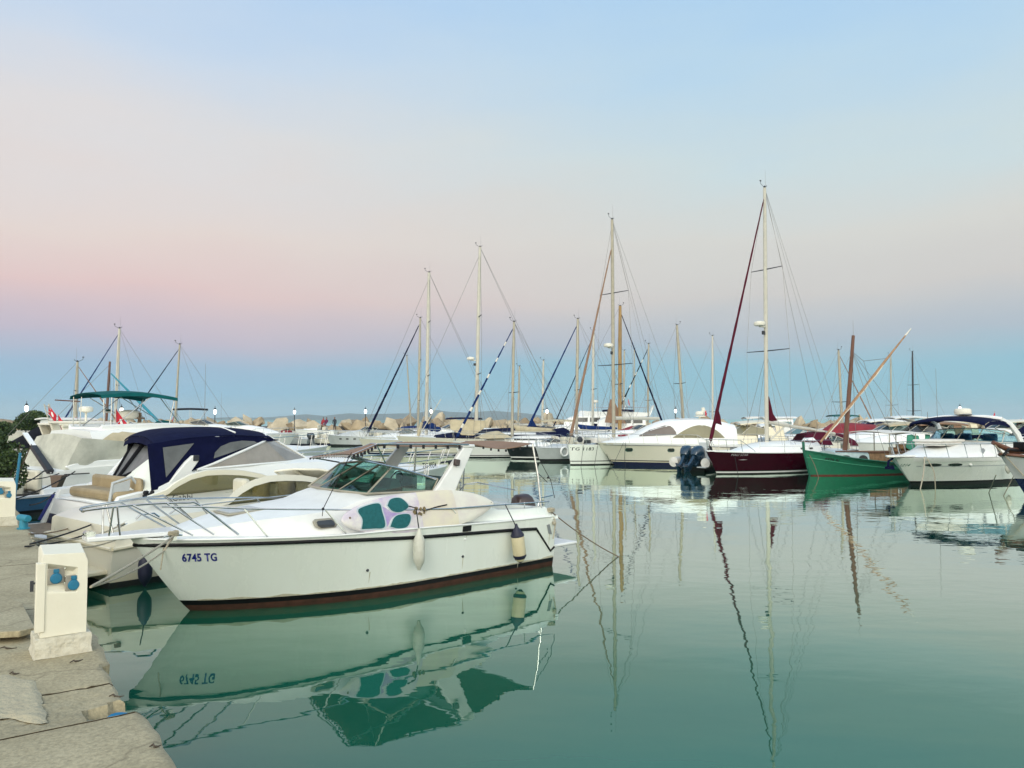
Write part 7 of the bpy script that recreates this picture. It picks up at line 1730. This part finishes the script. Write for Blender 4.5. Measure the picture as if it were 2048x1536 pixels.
t, F, H = motor('large white trawler yacht with a row of dark wheelhouse windows behind the blue jib', 1152, 76, 172, 11, 1.9, 1.6, 1.4, fly=1.35, cab=(.5, .88, .4), ws=0, name='trawler_yacht', cat='motor yacht', low='antifoul_black')
flag(t, (.5, 0, 3.2), 1.3, .5, (-.4, 0), .8); radar(t, (3.6, 0, 4.1), .3, post=.6)
motor('white motor yacht with a navy sunshade and domed roof behind the tan jib', 1215, 68, 174, 9, 1.6, 1.4, 1.2, fly=1.45, cab=(.5, .88, .4), ws=0, bim=('canvas_navy', 3.2, .25), name='motor_yacht', cat='motor yacht')
# behind the hardtop yacht, the maroon and the green boat
motor('white cruiser with red awning cloth behind the honey coloured mast', 1262, 58, 176, 7.5, 1.4, 1.2, 1.0, cab=(.4, .86, .6), ws=.35, tent=('canvas_red', 2.0))
t, F, H = motor('cream arch cruiser with a beige awning behind the maroon furled jib', 1466, 45.5, 176, 8.4, 1.5, 1.15, 1.0, hull='gelcoat_cream', cab=(.42, .88, .55), hard=(2.25, 'gelcoat_cream'), ws=.5, glass='glass_olive', seat='vinyl_seat')
flag(t, (.3, .9, 1.1), .9, .4, (-.2, 0), .85)
b = MB(); b.prism([(2.2, 1.32, 1.0), (1.5, 1.32, 1.0), (2.3, 1.2, 2.05), (2.75, 1.2, 2.1)], (0, -.12, 0)); b.build('arch', 'gelcoat_cream', t, bevel=.03)
motor('white T-top boat with a dark underside left of the maroon mast', 1480, 62, 176, 6, 1.2, 1.15, 1.0, bim=('canvas_white', 2.55, .25), cab=(.4, .86, .5), ws=.3)
motor('white cruiser with large dark windows left of the maroon mast', 1512, 52, 170, 6.8, 1.3, 1.15, 1.0, hard=(2.05, 'gelcoat_clean'), cab=(.42, .88, .55), ws=.45, glass='glass_dark')
motor('white pilothouse boat right behind the foot of the maroon mast', 1540, 54, 172, 6.5, 1.3, 1.25, 1.1, pilot=1.35, glass='glass_blue', cab=(.45, .88, .4))
motor('white cruiser with a blue tinted windscreen and steel frame behind the maroon boom', 1590, 47, 172, 7.2, 1.35, 1.15, 1.0, cab=(.45, .88, .5), ws=.45, glass='glass_blue')
motor('boat under a dark maroon tent just left of the slanting yard', 1618, 44, 176, 4.6, 1.0, 1.1, 1.0, tent=('canvas_maroon', 1.75), ws=0)
t, F, H = motor('boat under a long red tent right of the maroon sailboat boom', 1662, 48, 178, 7.2, 1.4, 1.15, 1.05, tent=('canvas_red', 2.25), ws=0)
motor('boat with a dark teal T-top far behind the red tent', 1652, 70, 176, 6.5, 1.3, 1.2, 1.1, bim=('canvas_teal', 2.75, .3), cab=(.4, .86, .5), ws=.3, wh=(3, 0, 2.5, 1.0))
motor('ivory motor yacht with a dark blue window behind the green boat mast', 1722, 56, 176, 8, 1.5, 1.3, 1.15, hard=(2.35, 'gelcoat_clean'), cab=(.42, .88, .65), ws=.5, glass='hull_navy')
motor('white yacht with a long low roof behind the slanting yard', 1772, 62, 176, 9, 1.6, 1.4, 1.2, hard=(2.6, 'gelcoat_clean'), cab=(.42, .88, .75), ws=.5, glass='glass_dark')
motor('white cruiser with a beige sunroof behind the awning of the green boat', 1760, 46, 172, 8, 1.45, 1.25, 1.1, hard=(2.15, 'canvas_beige'), cab=(.42, .88, .6), ws=.45, glass='glass_grey')
t, F, H = motor('white cruiser with a brown top and navy side cover, left of the navy canopy', 1818, 45, 174, 8, 1.45, 1.2, 1.05, hard=(2.2, 'canvas_tan'), cab=(.42, .88, .6), ws=.5, glass='glass_dark')
MB().box((1.0, 1.2, 1.5), (2.2, .5, .22)).build('side_cover', 'canvas_navy', t, bevel=.08)
motor('cream roofed cruiser between the brown top and the navy canopy', 1868, 52, 174, 7.5, 1.4, 1.25, 1.1, hard=(2.25, 'gelcoat_cream'), cab=(.42, .88, .6), ws=.45, glass='glass_grey', hull='gelcoat_ivory')
t, F, H = motor('white boat with red flags far behind the express cruiser arch', 1990, 54, 174, 9, 1.6, 1.35, 1.15, hard=(2.3, 'gelcoat_ivory'), cab=(.42, .88, .6), ws=.45, glass='glass_grey')
flag(t, F.y(1990, 842, 0), .7, .42, (.8, .4), .9, lean=(0, 0)); flag(t, F.y(2040, 856, 0), .7, .6, (.6, .0), .4, lean=(-.1, 0))
motor('dark boat with a navy and red cover at the right edge behind the express cruiser', 2052, 46, 176, 6, 1.3, 1.2, 1.1, hull='hull_navy', tent=('canvas_navy', 2.2), ws=0)
motor('ivory cabin boat with a beige awning just left of the green boat awning', 1648, 41, 190, 3.2, .85, .95, .85, cab=(.4, .86, .4), ws=.3, glass='glass_grey', hull='gelcoat_ivory')

# ------------------------------------------------------------------ clutter between the left quay and the sterns
t, F, H = motor('small blue skiff with a dark interior moored between the quay and the canvas covered yacht', 76, 20.8, 60, 3.2, .8, .55, .50, hull='hull_blue', low='antifoul_black', cab=(.5, .85, .15), ws=0, rail_=False, name='skiff', cat='skiff', group=None)
a_, c_ = at(50, 868, 26), at(103, 945, 22.5)
t = thing('gangway', 'narrow gangway with a dark underside slanting down beside the bush', 'gangway', c_)
v = a_ - c_; MB().prism([Vector((-.09, 0, 0)), Vector((.09, 0, 0)), Vector((.09, 0, .05)), Vector((-.09, 0, .05))], v).build('plank', 'gelcoat_clean', t)
MB().prism([Vector((-.08, -.10, -.03)), Vector((.10, -.10, -.03)), Vector((.10, -.04, .07)), Vector((-.08, -.04, .07))], v * .62).build('brace', 'black_paint', t)
b = MB()
o_ = MB().prism([at(100, 951, 20), at(124, 951, 20), at(113, 975, 20), at(103, 975, 20)], (.0, .25, 0)).build('wire_basket', 'net_mesh'); tag(o_, 'brown wire mesh basket beside the stern of the canvas covered yacht', 'basket')
lines = [((18, 975), (88, 942), 17), ((25, 1000), (150, 943), 19), ((40, 958), (118, 947), 21), ((40, 942), (105, 938), 22), ((60, 1010), (110, 985), 17)]
for k, (a_, c_, Y) in enumerate(lines):
    rope(['black line rising to the right from behind the farther pedestal', 'long dark stern line of the canvas covered yacht running toward the quay', 'level dark line just below the mesh basket height at far left', 'uppermost level dark line at far left in front of the arch yacht', 'short slack dark line over the blue skiff'][k], [at(*a_, Y - 2), at(*c_, Y)], .014, 'rope_dark', .06)
for k, (a_, c_) in enumerate((((58, 1072), (205, 1045)), ((62, 1080), (250, 1035)), ((66, 1086), (235, 1062)))):
    e_ = onquay(*a_); rope(['grey line from the quay edge to the transom of the navy canopy cruiser', 'pale line from the quay edge to the stern cleat of the cream cruiser', 'lowest pale line from the quay edge to the cream cruiser'][k], [Vector((e_.x, e_.y, QZ + .03)), [FC.w((.1, -1.3, .75)), FB.w((.2, -1.18, .95)), FB.w((.12, -1.25, .75))][k]], .011, ['rope_brown', 'rope_cream', 'rope_cream'][k], .12)
